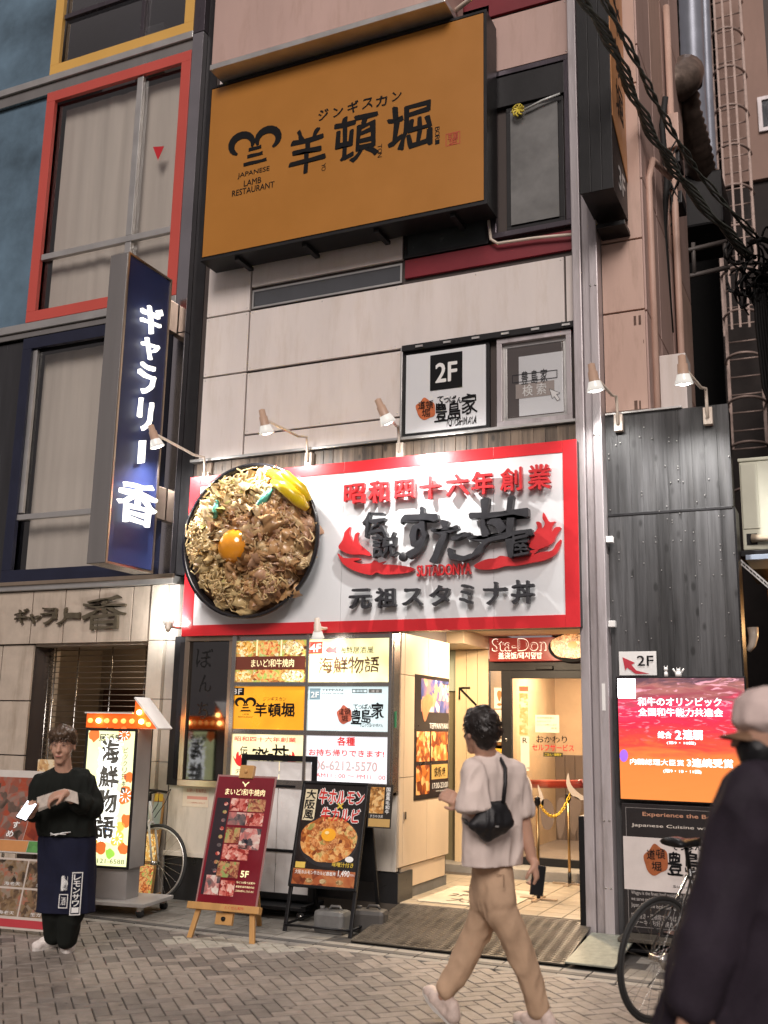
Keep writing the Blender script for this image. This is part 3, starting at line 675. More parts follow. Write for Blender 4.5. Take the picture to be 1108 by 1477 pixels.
MB().lathe(q3(470+322*s_, 630+494*s_, YL), (0, -1, 0), [(.04, 0), (.04, .03), (.034, .035)], 14).build('dot', M['grey_letter'], ms)
pw(YL, 'SUTADONYA', 602, 816, 680, 828, redl, ms, name='romaji', depth=.03, bold=.05, base=-.02)
def flame(pts, ox, oy, s, mir=False):
    P = [q(ox+a*s, oy+b*s, YS-.02) for a, b in pts]
    return blob(face(YS-.02), P, redl, ms, .03, 0, 'flame')
flame([(58, 452), (72, 430), (80, 408), (84, 392), (106, 371), (103, 396), (110, 416), (114, 440), (122, 420), (126, 402), (140, 394), (136, 418), (142, 440), (160, 456), (185, 478), (187, 490), (150, 484), (110, 484), (72, 470)], 470, 630, s_)
flame([(54, 480), (74, 496), (100, 500), (130, 498), (150, 504), (120, 512), (150, 522), (190, 520), (205, 508), (225, 518), (250, 512), (235, 524), (280, 526), (330, 532), (368, 542), (350, 556), (300, 564), (240, 566), (215, 558), (190, 568), (150, 560), (110, 545), (75, 520)], 470, 630, s_)
flame([(968, 376), (944, 374), (930, 392), (934, 366), (946, 350), (922, 352), (908, 332), (896, 313), (892, 336), (902, 358), (890, 378), (884, 354), (866, 352), (872, 376), (858, 396), (846, 412), (838, 452), (870, 464), (905, 452), (935, 436), (948, 410)], 470, 630, s_)
flame([(968, 424), (950, 440), (930, 468), (890, 474), (856, 484), (876, 464), (840, 470), (800, 490), (755, 494), (720, 490), (700, 500), (660, 505), (612, 530), (640, 546), (700, 543), (742, 532), (790, 530), (850, 518), (900, 508), (945, 485), (962, 455)], 470, 630, s_)
# giant bowl
bc = q3(372, 783, YS); RX = abs(q(465, 783, YS)[0]-q(272, 783, YS)[0])/2; RZ = abs(q(369, 676, YS)[1]-q(369, 896, YS)[1])/2
bowl = MB(); N_ = 56
prof = [(.72, .0), (.9, -.05), (1.0, -.14), (1.0, -.17), (.955, -.17), (.93, -.10)]
vs = []; fs = []
for r_, y_ in prof: vs += [bc+Vector((RX*r_*cos(2*pi*k/N_), y_, RZ*r_*sin(2*pi*k/N_))) for k in range(N_)]
for i in range(len(prof)-1):
    for k in range(N_): fs.append((i*N_+k, i*N_+(k+1) % N_, (i+1)*N_+(k+1) % N_, (i+1)*N_+k))
bowl.add(vs, fs, True); BW = bowl.build('bowl', mat('black_lacquer', (.015, .014, .016), .22, coat=.6), ms)
dome = MB(); vs = [bc+Vector((0, -.27, 0))]; fs = []
for i in range(1, 9):
    a_ = i/8*pi/2
    for k in range(40): vs.append(bc+Vector((RX*.93*sin(a_)*cos(2*pi*k/40), -.08-.17*cos(a_), RZ*.93*sin(a_)*sin(2*pi*k/40))))
for k in range(40): fs.append((0, 1+k, 1+(k+1) % 40))
for i in range(7):
    for k in range(40): fs.append((1+i*40+k, 1+(i+1)*40+k, 1+(i+1)*40+(k+1) % 40, 1+i*40+(k+1) % 40))
for i_, v_ in enumerate(vs): vs[i_] = v_+Vector(noise.noise_vector(v_*14))*.02
dome.add(vs, fs, True); dome.build('filling', mat('cooked_meat_dark', (.20, .09, .035), .4, var=.5, sc=14, coat=.3), BW)
MEAT = [mat('meat_tan', (.70, .50, .26), .38, var=.4, sc=12, coat=.35), mat('meat_brown', (.50, .29, .13), .36, var=.4, sc=12, coat=.35), mat('meat_pink', (.60, .36, .22), .4, var=.35, sc=10, coat=.35), mat('onion_straw', (.78, .58, .28), .35, var=.3, sc=10, coat=.35), mat('cabbage_green', (.55, .50, .16), .35, var=.3, sc=8, coat=.3)]
def leafmesh(m, seed, w, h):
    rnd = random.Random(seed); n = 9; vs = []; fs = []
    ph = rnd.uniform(0, 6); f1 = rnd.uniform(7, 13); tw = rnd.uniform(-.5, .5)
    for i in range(n):
        for j in range(n):
            u = i/(n-1)-.5; v = j/(n-1)-.5; e = 1+.25*noise.noise(Vector((u*4+seed, v*4, seed)))
            edge = max(abs(u), abs(v))*2
            z = .035*sin(f1*u+ph+3*v)*(.5+edge)+.02*sin(f1*1.8*v+ph*2)+.045*noise.noise(Vector((u*5, v*5, seed*3.)))-.10*(u*u+v*v)
            vs.append((u*w*e+tw*v*.03, v*h*e, z*.9))
    for i in range(n-1):
        for j in range(n-1): a = i*n+j; fs.append((a, a+n, a+n+1, a+1))
    o = MB().add(vs, fs, True).build('meat_slice', m); me = o.data; bpy.data.objects.remove(o); return me
LM = [[leafmesh(m, s*7+k, .29, .21) for s in range(4)] for k, m in enumerate(MEAT)]
rs = random.Random(3); egg_c = bc+Vector((-.13*RX/.66*1.5*.9, -.30, -.0))
egg_c = q3(341, 789, YS-.27)
for i in range(230):
    rr = math.sqrt(rs.random())*.84; th = rs.uniform(0, 2*pi); u, v = rr*cos(th), rr*sin(th)
    y_ = -.10-.17*math.sqrt(max(0, 1-rr*rr))
    p_ = bc+Vector((RX*.88*u+.012, y_, RZ*.89*v))
    dd = math.hypot(p_.x-egg_c.x, p_.z-egg_c.z)
    if dd < .21: continue
    n_ = Vector((u*.8, -(.45+math.sqrt(max(0, 1-rr*rr))), v*.8)).normalized()
    r_ = rs.random()
    if u+.35*v < -.35 or v > .55 or rr > .78 and u < .2: k = 3 if r_ < .45 else (0 if r_ < .93 else 4)
    elif u > .1 and v < .3: k = 2 if r_ < .45 else (0 if r_ < .7 else 1)
    elif dd < .30: k = 1
    else: k = 1 if r_ < .5 else (0 if r_ < .8 else (2 if r_ < .97 else 4))
    rot = n_.to_track_quat('Z', 'Y').to_euler(); mq = n_.to_track_quat('Z', 'Y').to_matrix() @ Matrix.Rotation(rs.uniform(0, 6.28), 3, 'Z') @ Matrix.Rotation(rs.uniform(-.38, .38), 3, 'X') @ Matrix.Rotation(rs.uniform(-.35, .35), 3, 'Y')
    sc_ = rs.uniform(.75, 1.45)
    inst('meat_slice', LM[k][rs.randrange(4)], BW, p_+n_*.015, mq.to_euler(), (sc_*1.05, sc_*rs.uniform(.45, 1.), sc_*1.2))
for k_, (mm, cnt) in enumerate((('onion_straw', 150), ('meat_tan', 90))):
    sm_ = MB()
    for i in range(cnt):
        rr = math.sqrt(rs.uniform(.12, 1))*.88; th = rs.uniform(pi*.45, pi*1.75) if k_ == 0 else rs.uniform(0, 2*pi); P = []; a0 = rs.uniform(0, 6.28); L_ = rs.uniform(.06, .16)
        for j in range(7):
            t_ = j/6; dx, dz = L_*t_*cos(a0+1.3*sin(t_*4+i)), L_*t_*sin(a0+1.3*sin(t_*4+i)); u, v = rr*cos(th)+dx/RX, rr*sin(th)+dz/RZ; w2 = min(.98, u*u+v*v)
            P.append(bc+Vector((RX*.94*u, -.10-.17*math.sqrt(1-w2)-.05-.012*sin(j*2+i), RZ*.94*v)))
        if min((p-egg_c).length for p in P) < .2: continue
        sm_.tube(P, rs.uniform(.005, .010), 5)
    stuff(sm_.build('noodle_strands', MATS[mm], BW))
yolk = MB(); yolk.lathe(egg_c+Vector((0, .03, 0)), (0, -1, 0), [(.155, 0), (.163, .03), (.158, .075), (.14, .12), (.10, .155), (.05, .172), (.001, .177)], 32, cap=False)
yolk.build('egg_yolk', mat('glossy_yolk', (.85, .33, .02), .12, var=.1, coat=1.), BW)
# ruffled brown ring round the yolk
for k in range(15):
    a_ = k/15*2*pi; p_ = egg_c+Vector((.215*cos(a_), .05, .215*sin(a_))); n_ = Vector((cos(a_)*-.55, -1, sin(a_)*-.55)).normalized()
    mq = n_.to_track_quat('Z', 'Y').to_matrix() @ Matrix.Rotation(a_*1.7, 3, 'Z'); inst('meat_slice', LM[1][k % 4], BW, p_, mq.to_euler(), (.8, .8, 1.3))
def pickle(pts, r):
    P = [q3(a, b, YS-c) for a, b, c in pts]; return MB().tube(P, r, 12).build('pickled_radish', mat('yellow_pickle', (.86, .62, .015), .3, var=.1, coat=.5), BW)
pickle([(388, 680, .20), (405, 690, .25), (424, 707, .25), (440, 726, .2)], [.03, .065, .07, .035])
pickle([(394, 695, .28), (412, 704, .32), (432, 722, .29), (443, 734, .22)], [.03, .06, .062, .03])
pickle([(386, 684, .22), (412, 686, .26), (436, 706, .25), (446, 722, .22)], [.03, .05, .05, .03])
for pts in ([(393, 705, .29), (381, 722, .31), (370, 742, .30)], [(388, 708, .30), (376, 725, .33), (364, 740, .31)], [(313, 722, .30), (311, 736, .33), (310, 748, .32)]):
    MB().tube([q3(a, b, YS-c) for a, b, c in pts], [.016, .032, .016], 6).build('green_onion', mat('green_onion', (.10, .42, .32), .35, var=.4, sc=20), BW)

# ================================================================== ILLUMINATED DIRECTORY
YD = -.16
DB = thing('illuminated_directory', 'steel framed directory of six lit panels with shop names under the red sign', 'light box', (-4.45, 0, 1.02))
dx0, dx1 = -5.10, q(567, 1000, YD)[0]
dz0, dz1 = q(325, 1128, YD)[1]-.03, 2.37
FD = face(YD)
cols = [(q(333, 1000, YD)[0], q(441, 1000, YD)[0]), (q(444.5, 1000, YD)[0], q(561, 1000, YD)[0])]
rows = [(q(441, 919, YD)[1]-.02, q(441, 984, YD)[1]), (q(441, 990, YD)[1], q(441, 1053.5, YD)[1]), (q(441, 1060.5, YD)[1], q(441, 1126, YD)[1])]
bx('casing', M['steel'], DB, dx0-.02, dx1, YD+.012, -.02, dz0, dz1-.005, .004)
mb = MB()
for x_ in (dx0-.02, cols[0][1]+.001, cols[1][1]+.002): mb.box(x_, x_+(.03 if x_ > cols[0][1] else .045), YD-.02, YD+.011, dz0, dz1-.005)
for (a, b) in ((dz0, rows[2][1]), (rows[2][0], rows[1][1]), (rows[1][0], rows[0][1])): mb.box(dx0+.026, cols[1][1], YD-.018, YD+.011, a+.001, b-.001)
mb.build('steel_frame', M['steel'], DB, .003)
P6 = {}
def lit(name, c, r, m):
    (a, b), (t_, u_) = cols[c], rows[r]; o = bx(name, m, DB, a+.002, b-.002, YD, YD+.01, u_+.002, t_-.002); P6[(c, r)] = o; return o
fA = foodmat('food_mix_lit', [(.05, .02, .01), (.35, .12, .03), (.75, .42, .12), (.35, .45, .08), (.85, .75, .5)], 34, .22)
lit('lit_panel', 0, 0, fA); lit('lit_panel', 1, 0, litmat('lit_cream_yellow', (1., .88, .42), .50, .3, 6)); lit('lit_panel', 0, 1, litmat('lit_amber', (.80, .33, .02), .40, .18, 4))
lit('lit_panel', 1, 1, litmat('lit_cool_white', (.62, .74, .76), .42, .12, 3)); lit('lit_panel', 0, 2, litmat('lit_warm_white', (1., .86, .48), .48, .25, 6)); lit('lit_panel', 1, 2, litmat('lit_pale_white', (.80, .80, .84), .46, .1, 4))
pp('brown_band', YD, 334, 947.5, 440, 965.5, litmat('lit_brown', (.10, .025, .015), .5), P6[(0, 0)], .002)
gold = mat('cream_ink', (.85, .72, .42), .5, emit=(.9, .75, .4), es=.35, bump=0)
ink = M['ink']; rdk = mat('lit_red_ink', (.62, .03, .03), .5, emit=(.7, .02, .02), es=.25, bump=0)
pw(YD-.003, 'まいど!和牛焼肉', 363, 951, 424, 962, gold, P6[(0, 0)], bold=.03)
fcm = [foodmat('food_a_lit', [(.12, .04, .01), (.75, .35, .05), (.9, .6, .2), (.95, .85, .6)], 60, .25), foodmat('food_b_lit', [(.3, .04, .02), (.7, .2, .05), (.9, .5, .2), (.3, .5, .1)], 50, .25), foodmat('food_c_lit', [(.02, .02, .02), (.5, .3, .1), (.9, .7, .3), (.9, .9, .85)], 70, .25)]
for i, (a, b, c, d_) in enumerate(((340, 925, 368, 945), (372, 925, 404, 945), (408, 925, 438, 945), (336, 968, 362, 983), (366, 966, 402, 983), (406, 967, 438, 983))):
    P = []; cx, cy = (a+c)/2, (b+d_)/2
    for k in range(9): P.append(q(cx+(c-a)/2*cos(k*2*pi/9), cy-(d_-b)/2*sin(k*2*pi/9), YD))
    blob(FD, P, fcm[i % 3], P6[(0, 0)], .002, .001, 'dish_photo')
for k in (371, 406): pp('divider', YD, k-.6, 923, k+.6, 946, gold, P6[(0, 0)], .002)
pt = P6[(1, 0)]
pp('floor_tag', YD, 445, 926, 465, 943, litmat('lit_red', (.65, .05, .03), .75), pt, .002); pw(YD-.003, '4F', 448, 929, 463, 940, M['whiteink'], pt, bold=.04)
fish = [q(a, b, YD) for a, b in ((470, 938), (475, 933), (481, 935), (486, 932), (485, 938), (486, 943), (480, 941), (474, 942))]
blob(FD, fish, rdk, pt, .002, .001, 'fish_mark')
pw(YD, '海鮮居酒屋', 490, 933, 539, 942, ink, pt, warp=.08, bold=.01)
pw(YD, '海鮮物語', 460, 948, 547, 970, mat('brown_ink', (.10, .04, .015), .5, bump=0), pt, warp=.10, bold=.03)
def horn(Y, cx, cy, s, par, m, slope=0.):       # ram-horn emblem: two curls and three bars
    R = lambda a, b: q(cx+a*s, cy+b*s-slope*a*s, Y)
    mbh = MB()
    for sg in (-1, 1):
        P = []
        for k in range(15):
            t_ = k/14; an = -pi*.42+t_*pi*1.38; r_ = 13; w_ = 1.2+4.6*sin(pi*min(1, t_*1.05))**.8
            P.append((sg*(11.5+r_*.98*cos(an)*1.0), -12-r_*sin(an)*1.0+t_*4, w_))
        P = [(sg*(18.5-15.5*cos(pi*(k/14)*1.48-.40)), -9-14*sin(pi*(k/14)*1.48-.40), 1.5+3.9*sin(pi*(k/14))**.7) for k in range(15)]
        up_, lo_ = [], []
        for i, (a, b, w_) in enumerate(P):
            a2, b2, _ = P[min(i+1, 14)]; a1, b1, _ = P[max(i-1, 0)]
            n_ = Vector((b2-b1, -(a2-a1))).normalized(); up_.append((a+n_.x*w_, b+n_.y*w_)); lo_.append((a-n_.x*w_, b-n_.y*w_))
        for i in range(14):
            mbh.prism([face(Y).p(*R(*p), .001) for p in (up_[i], up_[i+1], lo_[i+1], lo_[i])], (0, -.004, 0))
    for (w_, y_) in ((9, 0), (11, 9.5), (16.5, 20)):
        P = [(-w_, y_-2), (-w_*.5, y_-2.6), (w_*.6, y_-2.2), (w_, y_-3.4), (w_*1.02, y_+1.6), (w_*.4, y_+2.2), (-w_, y_+2.8)]
        mbh.prism([face(Y).p(*R(*p), .001) for p in P], (0, -.004, 0))
    mbh.build('horn_emblem', m, par)
pt = P6[(0, 1)]
pp('floor_tag', YD, 334, 992, 352, 1003, M['ink'], pt, .002); pw(YD-.003, '3F', 337, 993.5, 349, 1001.5, M['whiteink'], pt, bold=.04)
horn(YD, 354.5, 1017, .40, pt, ink)
for k, t_ in enumerate(('JAPANESE', 'LAMB', 'RESTAURANT')): pw(YD, t_, (346, 350, 344)[k], 1025+k*4, (363, 359, 365)[k], 1027.5+k*4, ink, pt)
pw(YD, 'ジンギスカン', 380, 1005, 413, 1011, ink, pt, warp=.1, bold=.02); pw(YD, '羊頓堀', 368, 1014, 424, 1034, ink, pt, warp=.09, bold=.05)
pt = P6[(1, 1)]
pp('floor_tag', YD, 447, 993, 462, 1009, mat('grey_blue_tag', (.10, .14, .16), .5, emit=(.2, .3, .34), es=.4), pt, .002); pw(YD-.003, '2F', 449, 998, 460, 1006, M['whiteink'], pt, bold=.04)
pw(YD, 'TEPPAN', 465, 994, 495, 997, ink, pt); pw(YD, 'STEAK HOUSE', 465, 999, 496, 1001.5, ink, pt)
a = q(508, 999.5, YD); b = q(530, 994, YD); ring(FD, a[0], a[1], b[0], b[1], .005, ink, pt, .002, .001, 'search_box'); pw(YD, '豊島家', 512, 995, 526, 999, ink, pt)
pp('search_button', YD, 532, 994, 551, 999.5, mat('dark_button', (.16, .16, .15), .5), pt, .002); pw(YD-.003, '検 索', 536, 995, 547, 999, M['whiteink'], pt)
toyo(YD, 487, 1014, 554, 1050, pt, mat('seal_rose', (.60, .14, .08), .5, var=.4, sc=25, bump=0))
pt = P6[(0, 2)]
pw(YD, '昭和四十六年創業', 339, 1062, 427, 1071, rdk, pt, bold=.05)
for ch, a, b, c, d_ in (('伝', 347, 1076, 357, 1089), ('説', 349, 1088, 361, 1101), ('す', 366, 1077, 380, 1101), ('た', 379, 1080, 393, 1101), ('丼', 392, 1075, 417, 1099), ('屋', 408, 1088, 415, 1099)):
    pw(YD, ch, a, b, c, d_, ink, pt, warp=.10, bold=.025)
pw(YD, '元祖スタミナ丼', 340, 1109, 420, 1119, ink, pt, bold=.03)
for sg, cx in ((1, 345), (-1, 421)):
    P = [q(cx+sg*a, 1098+b, YD) for a, b in ((-9, -8), (-5, -3), (-4, -10), (-1, -14), (0, -8), (3, -10), (4, -3), (12, 4), (18, 9), (8, 9), (-3, 5))]
    if sg < 0: P.reverse()
    blob(FD, P, rdk, pt, .002, .001, 'flame_print')
pt = P6[(1, 2)]
pw(YD, '各種', 487, 1063, 512, 1076, rdk, pt, bold=.05); pw(YD, 'お持ち帰りできます!', 446, 1080, 554, 1093, rdk, pt, bold=.05)
pw(YD, '06-6212-5570', 455, 1097, 544, 1113, rdk, pt, bold=.035); pw(YD-.001, '06-6212-5570', 455.4, 1097.4, 543.6, 1112.6, M['whiteink'], pt, bold=-.02)
pw(YD, 'AM11 : 00 ～ PM11 : 00', 456, 1115, 556, 1125, rdk, pt, bold=.02)

# mirror-black pillar panel with the name of the place
MP = thing('mirror_panel', 'black mirror panel in a steel frame with three engraved vertical letters beside the lit directory', 'panel', (-5.45, 0, .95))
a = q(258, 1128, -.10); b = q(328, 919, -.10); ring(face(-.10), a[0], 1.0, -5.13, 2.36, .055, M['steelwarm'], MP, .05, -.02, 'steel_frame', bevel=.004)
bx('backing', M['dark'], MP, -5.83, -5.13, -.07, -.02, 1.0, 2.36)
bx('mirror_glass', M['mirror'], MP, -5.745, -5.19, -.10, -.095, 1.06, 2.30)
for ch, a, b, c, d_ in (('ぼ', 284, 936, 305, 963), ('ん', 288, 974, 304, 998), ('ち', 285, 1012, 300, 1037)): pw(-.1005, ch, a, b, c, d_, mat('etched_letter', (.01, .01, .01), .3, bump=0), MP, warp=.08, name='letter')
pp('top_lamp', -.102, 284, 936, 285, 937, M['ink'], MP, .001)

# lower front wall: cream tiles over a black plinth
zp = .36
for x0, x1 in ((-5.84, -5.1), (-5.1, -4.45), (-4.45, -3.78), (-3.78, -3.53)):
    for z0, z1 in ((zp+.03, 1.0),):
        bx('tile_panel', M['creamlow'], RB, x0+.004, x1-.004, -.02, .03, z0, z1-.004, .004)
bx('tile_ledge', M['creamlow'], RB, -5.84, -4.9, -.05, -.021, zp+.02, zp+.06, .004)
bx('plinth', mat('black_plinth_stone', (.02, .02, .021), .3, var=.3, sc=5), RB, -5.84, -3.515, -.015, .3, 0, zp+.02, .004)
bx('notice', mat('notice_paper', (.68, .60, .48), .6), RB, *[q(265, 1131, -.021)[0], q(302, 1131, -.021)[0]], -.024, -.0205, q(282, 1164, -.021)[1], q(282, 1132, -.021)[1])
pw(-.0245, 'お願い 駐輪禁止', 270, 1137, 298, 1144, mat('faded_red_ink', (.5, .15, .10), .6, bump=0), RB, name='notice_writing'); pp('notice_stripe', -.024, 270, 1148, 299, 1154, mat('faded_red_stripe', (.62, .28, .22), .6), RB, .001)
pw(-.0245, 'ここに自転車を止めないで', 270, 1156, 296, 1160, mat('faded_red_ink', (.5, .15, .10), .6, bump=0), RB, name='notice_writing')
# steel corner strip and side wall of the entrance
bx('corner_strip', M['steelwarm'], RB, -3.62, -3.528, -.10, .02, 1.03, 2.36, .004)
pp('exit_sticker', -.101, 567, 1026, 572, 1050, mat('green_sticker', (.05, .28, .12), .4), RB, .002)
XW = -3.52
FE = Fr((XW, 0, 0), (0, 1, 0), (0, 0, 1))
M['entry'] = mat('warm_cream_panel', (.66, .52, .37), .4, var=.12, sc=2, streak=.6, bump=.01)
for (y0, y1) in ((.0, .085), (.085, .62), (.62, 1.16)):
    for z0, z1 in ((.42, 1.14), (1.14, 2.0), (2.0, 2.36)):
        if y0 == .0 or z0 == .42 or z0 == 2.0 or True:
            bx('wall_panel', M['entry'], RB, XW-.03, XW, y0+.003, y1-.003, z0+.003, z1-.003, .002)
bx('wall_skirting', M['entry'], RB, XW-.05, XW-.012, .09, 1.10, .24, .415, .003)
bx('wall_core', M['joint'], RB, -4.35, XW-.031, .03, 1.16, .0, 2.6)
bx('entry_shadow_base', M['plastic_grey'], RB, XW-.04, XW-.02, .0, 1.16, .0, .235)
MB().box(XW, XW+.012, .10, .13, .80, .86).build('latch', M['steel'], RB)
# poster on that wall
po = thing('teppanyaki_poster', 'tall dark TEPPANYAKI poster with flame and lobster photos on the entrance side wall', 'poster', (XW, .6, .9))
def ey(x, y): a, b = sx(x, y, XW+.004); return a, b
u0, v0 = ey(597, 1168); u1, v1 = ey(647, 1160); _, v2 = ey(597, 948)
panel('sheet', FE, u0, .94, u1, 2.02, mat('poster_black', (.022, .016, .014), .3, var=.3), po, .004)
Fp = Fr((XW+.005, u0, .94), (0, 1, 0), (0, 0, 1)); wP, hP = u1-u0, 1.08
flm = foodmat('grill_flame_print', [(.02, .01, .01), (.25, .05, .01), (.8, .25, .04), (.95, .6, .25)], 14)
seaf = foodmat('seafood_print', [(.06, .02, .01), (.45, .10, .02), (.85, .35, .08), (.9, .7, .4)], 22)
bluef = foodmat('knife_print', [(.02, .02, .03), (.06, .08, .25), (.55, .25, .12), (.7, .6, .55)], 10)
panel('photo_print', Fp, .16*wP, .70*hP, .98*wP, .97*hP, bluef, po, .001)
blob(Fp, [(a*wP, b*hP) for a, b in ((.18, .76), (.30, .84), (.45, .84), (.50, .78), (.38, .70), (.26, .62))], mat('apron_orange_print', (.62, .22, .10), .4, var=.3, sc=12), po, .001, .0015, 'figure_print')
for k in (.66, .78): MB().prism([Fp.p(a*wP, b*hP, .003) for a, b in ((k, .80), (k+.07, .80), (k+.15, .94), (k+.07, .94))], Fp.N*.001).build('figure_print', mat('skin_print', (.72, .40, .25), .5), po)
write(Fp, 'TEPPANYAKI', .40*wP, .565*hP, .96*wP, .61*hP, M['whiteink'], po)
for a, b, c, d_, m_ in ((.05, .30, .42, .54, seaf), (.46, .30, .96, .54, flm), (.05, .04, .42, .27, flm), (.48, .15, .96, .27, mat('gold_print', (.62, .40, .12), .4)), ): panel('photo_print', Fp, a*wP, b*hP, c*wP, d_*hP, m_, po, .001)
write(Fp, '鉄板焼', .55*wP, .17*hP, .88*wP, .25*hP, ink, po, warp=.12, base=.004); write(Fp, '17:00-23:00', .50*wP, .075*hP, .96*wP, .12*hP, M['whiteink'], po, bold=.03); write(Fp, 'www.teppanyaki.jp', .6*wP, .045*hP, .94*wP, .06*hP, M['whiteink'], po)

# entrance hall -----------------------------------------------------
ZF = .15
def tilefloor():
    t = struct(bpy.data.objects.new('entrance_floor', None)); COL.objects.link(t); INFO[t.name] = Vector()
    m_ = mat('entrance_tile', (.36, .30, .22), .35, var=.2, sc=8, bump=.04, rnd=.10)
    bx('floor_bed', mat('grout', (.08, .065, .05), .8), t, -4.35, -1.72, -.02, 2.35, -.01, ZF-.008)
    o = bx('floor_tile', m_, None, -.097, .097, -.097, .097, -.012, 0, .003); me = o.data; bpy.data.objects.remove(o)
    for i in range(12):
        for j in range(9):
            x_, y_ = -1.86-i*.2, .13+j*.2
            if x_ < -4.2 or (x_ < XW+.02 and y_ < 1.2): continue
            inst('floor_tile', me, t, (x_, y_, ZF+random.uniform(-.0008, .0008)))
    return t
tilefloor()
rp_ = thing('metal_ramp', 'worn chequered metal ramp plates leading from the kerb up to the bright entrance', 'ramp', (-2.6, -.5, 0))
def chk():
    if 'checker_plate' in MATS: return MATS['checker_plate']
    m = mat('checker_plate', (.10, .088, .072), .40, .35, var=.6, sc=5, bump=0, pos=True, grime=2.6)
    n = m.node_tree; L = n.links.new; b = n.nodes['Principled BSDF']
    tc = n.nodes.new('ShaderNodeTexCoord'); mp = n.nodes.new('ShaderNodeMapping'); mp.inputs['Rotation'].default_value = (0, 0, radians(45)); mp.inputs['Scale'].default_value = (75, 75, 75); L(tc.outputs['Object'], mp.inputs[0])
    ck = n.nodes.new('ShaderNodeTexChecker'); ck.inputs['Scale'].default_value = 1; L(mp.outputs[0], ck.inputs[0])
    src = b.inputs['Base Color'].links[0].from_socket; mc = n.nodes.new('ShaderNodeMix'); mc.data_type = 'RGBA'; mc.blend_type = 'MULTIPLY'; mc.inputs[0].default_value = .35; L(src, mc.inputs[6]); L(ck.outputs['Color'], mc.inputs[7]); ck.inputs[1].default_value = (1.7, 1.6, 1.45, 1); ck.inputs[2].default_value = (.5, .5, .5, 1); L(mc.outputs[2], b.inputs['Base Color'])
    bp = n.nodes.new('ShaderNodeBump'); bp.inputs['Distance'].default_value = .004; bp.inputs['Strength'].default_value = .8; L(ck.outputs['Fac'], bp.inputs['Height']); L(bp.outputs[0], b.inputs['Normal']); return m
ck = chk()
def slope_plate(name, x0, x1, y0, z0, y1, z1, m, par, t=.012):
    return MB().prism([(x0, y0, z0), (x1, y0, z0), (x1, y1, z1), (x0, y1, z1)], (0, 0, t)).build(name, m, par, .002, seg=1)
xl = g(560, 1345)[0]
slope_plate('ramp_plate', -3.50, -2.72, -.90, .008, -.03, ZF-.012, ck, rp_)
slope_plate('ramp_plate', -2.715, -1.90, -.90, .008, -.03, ZF-.012, ck, rp_)
slope_plate('side_plate', -1.89, -1.56, -.93, .03, -.15, .09, mat('green_grey_plate', (.26, .27, .22), .5, .2, var=.3, sc=20, bump=.1), rp_)
rb_ = MB()
for k in range(48):
    y_ = -.88+k*.0177; z_ = .020+(y_+.9)/.87*(ZF-.020)+.001
    for (x0, x1) in ((-3.49, -2.73), (-2.705, -1.91)):
        for q_ in range(9): xa = x0+(x1-x0)*q_/9; rb_.box(xa+.006+.02*(k % 2), xa+(x1-x0)/9-.022+.02*(k % 2), y_, y_+.007, z_-.004, z_+.003)
stuff(rb_.build('raised_tread', mat('worn_tread', (.27, .235, .19), .35, .45, var=.6, sc=4, bump=0, pos=True, grime=2.6), rp_))
for k in range(4): slope_plate('grip_strip', -3.2, -2.0, -.80+k*.17, .028+k*.0262, -.77+k*.17, .031+k*.0262, mat('grip_strip', (.12, .11, .10), .6, var=.3), rp_, .003)
MB().prism([(-3.50, -.9, .004), (-3.50, -.03, .004), (-3.50, -.03, ZF-.014), (-3.50, -.9, .007)], (.01, 0, 0)).build('ramp_side', M['dark'], rp_)
fm = thing('floor_mat', 'pale mat with an arrow and 2F lettering on the entrance floor', 'mat', (-3.0, .5, ZF))
X0, Y0 = g(603, 1316, ZF); X1, Y1 = g(640, 1279, ZF)
FF = Fr((-3.42, .16, ZF+.002), (1, 0, 0), (0, 1, 0))
matm = mat('pale_mat', (.50, .44, .34), .8, var=.2, bump=.1); mgr = mat('mat_grey_print', (.12, .105, .085), .8)
panel('mat_sheet', FF, 0, 0, .78, .95, matm, fm, .006)
write(FF, '2F 入口', .14, .36, .66, .52, mgr, fm, bold=.04, base=.0075); write(FF, '大阪', .22, .10, .56, .28, mgr, fm, bold=.03, base=.0075)
MB().prism([FF.p(a, b, .0075) for a, b in ((.16, .66), (.26, .58), (.26, .63), (.56, .63), (.56, .69), (.26, .69), (.26, .76))], FF.N*.001).build('arrow_print', mgr, fm)
YB = 2.30
bx('hall_ceiling', mat('warm_white_ceiling', (.70, .55, .38), .6), RB, -4.35, -1.72, .0, 2.3, 2.52, 2.60)
bx('hall_header', M['entry'], RB, XW, -1.95, .0, .10, 2.40, 2.52, .003)
bx('back_wall_left', M['entry'], RB, -4.35, -4.12, YB, YB+.05, 0, 2.52)
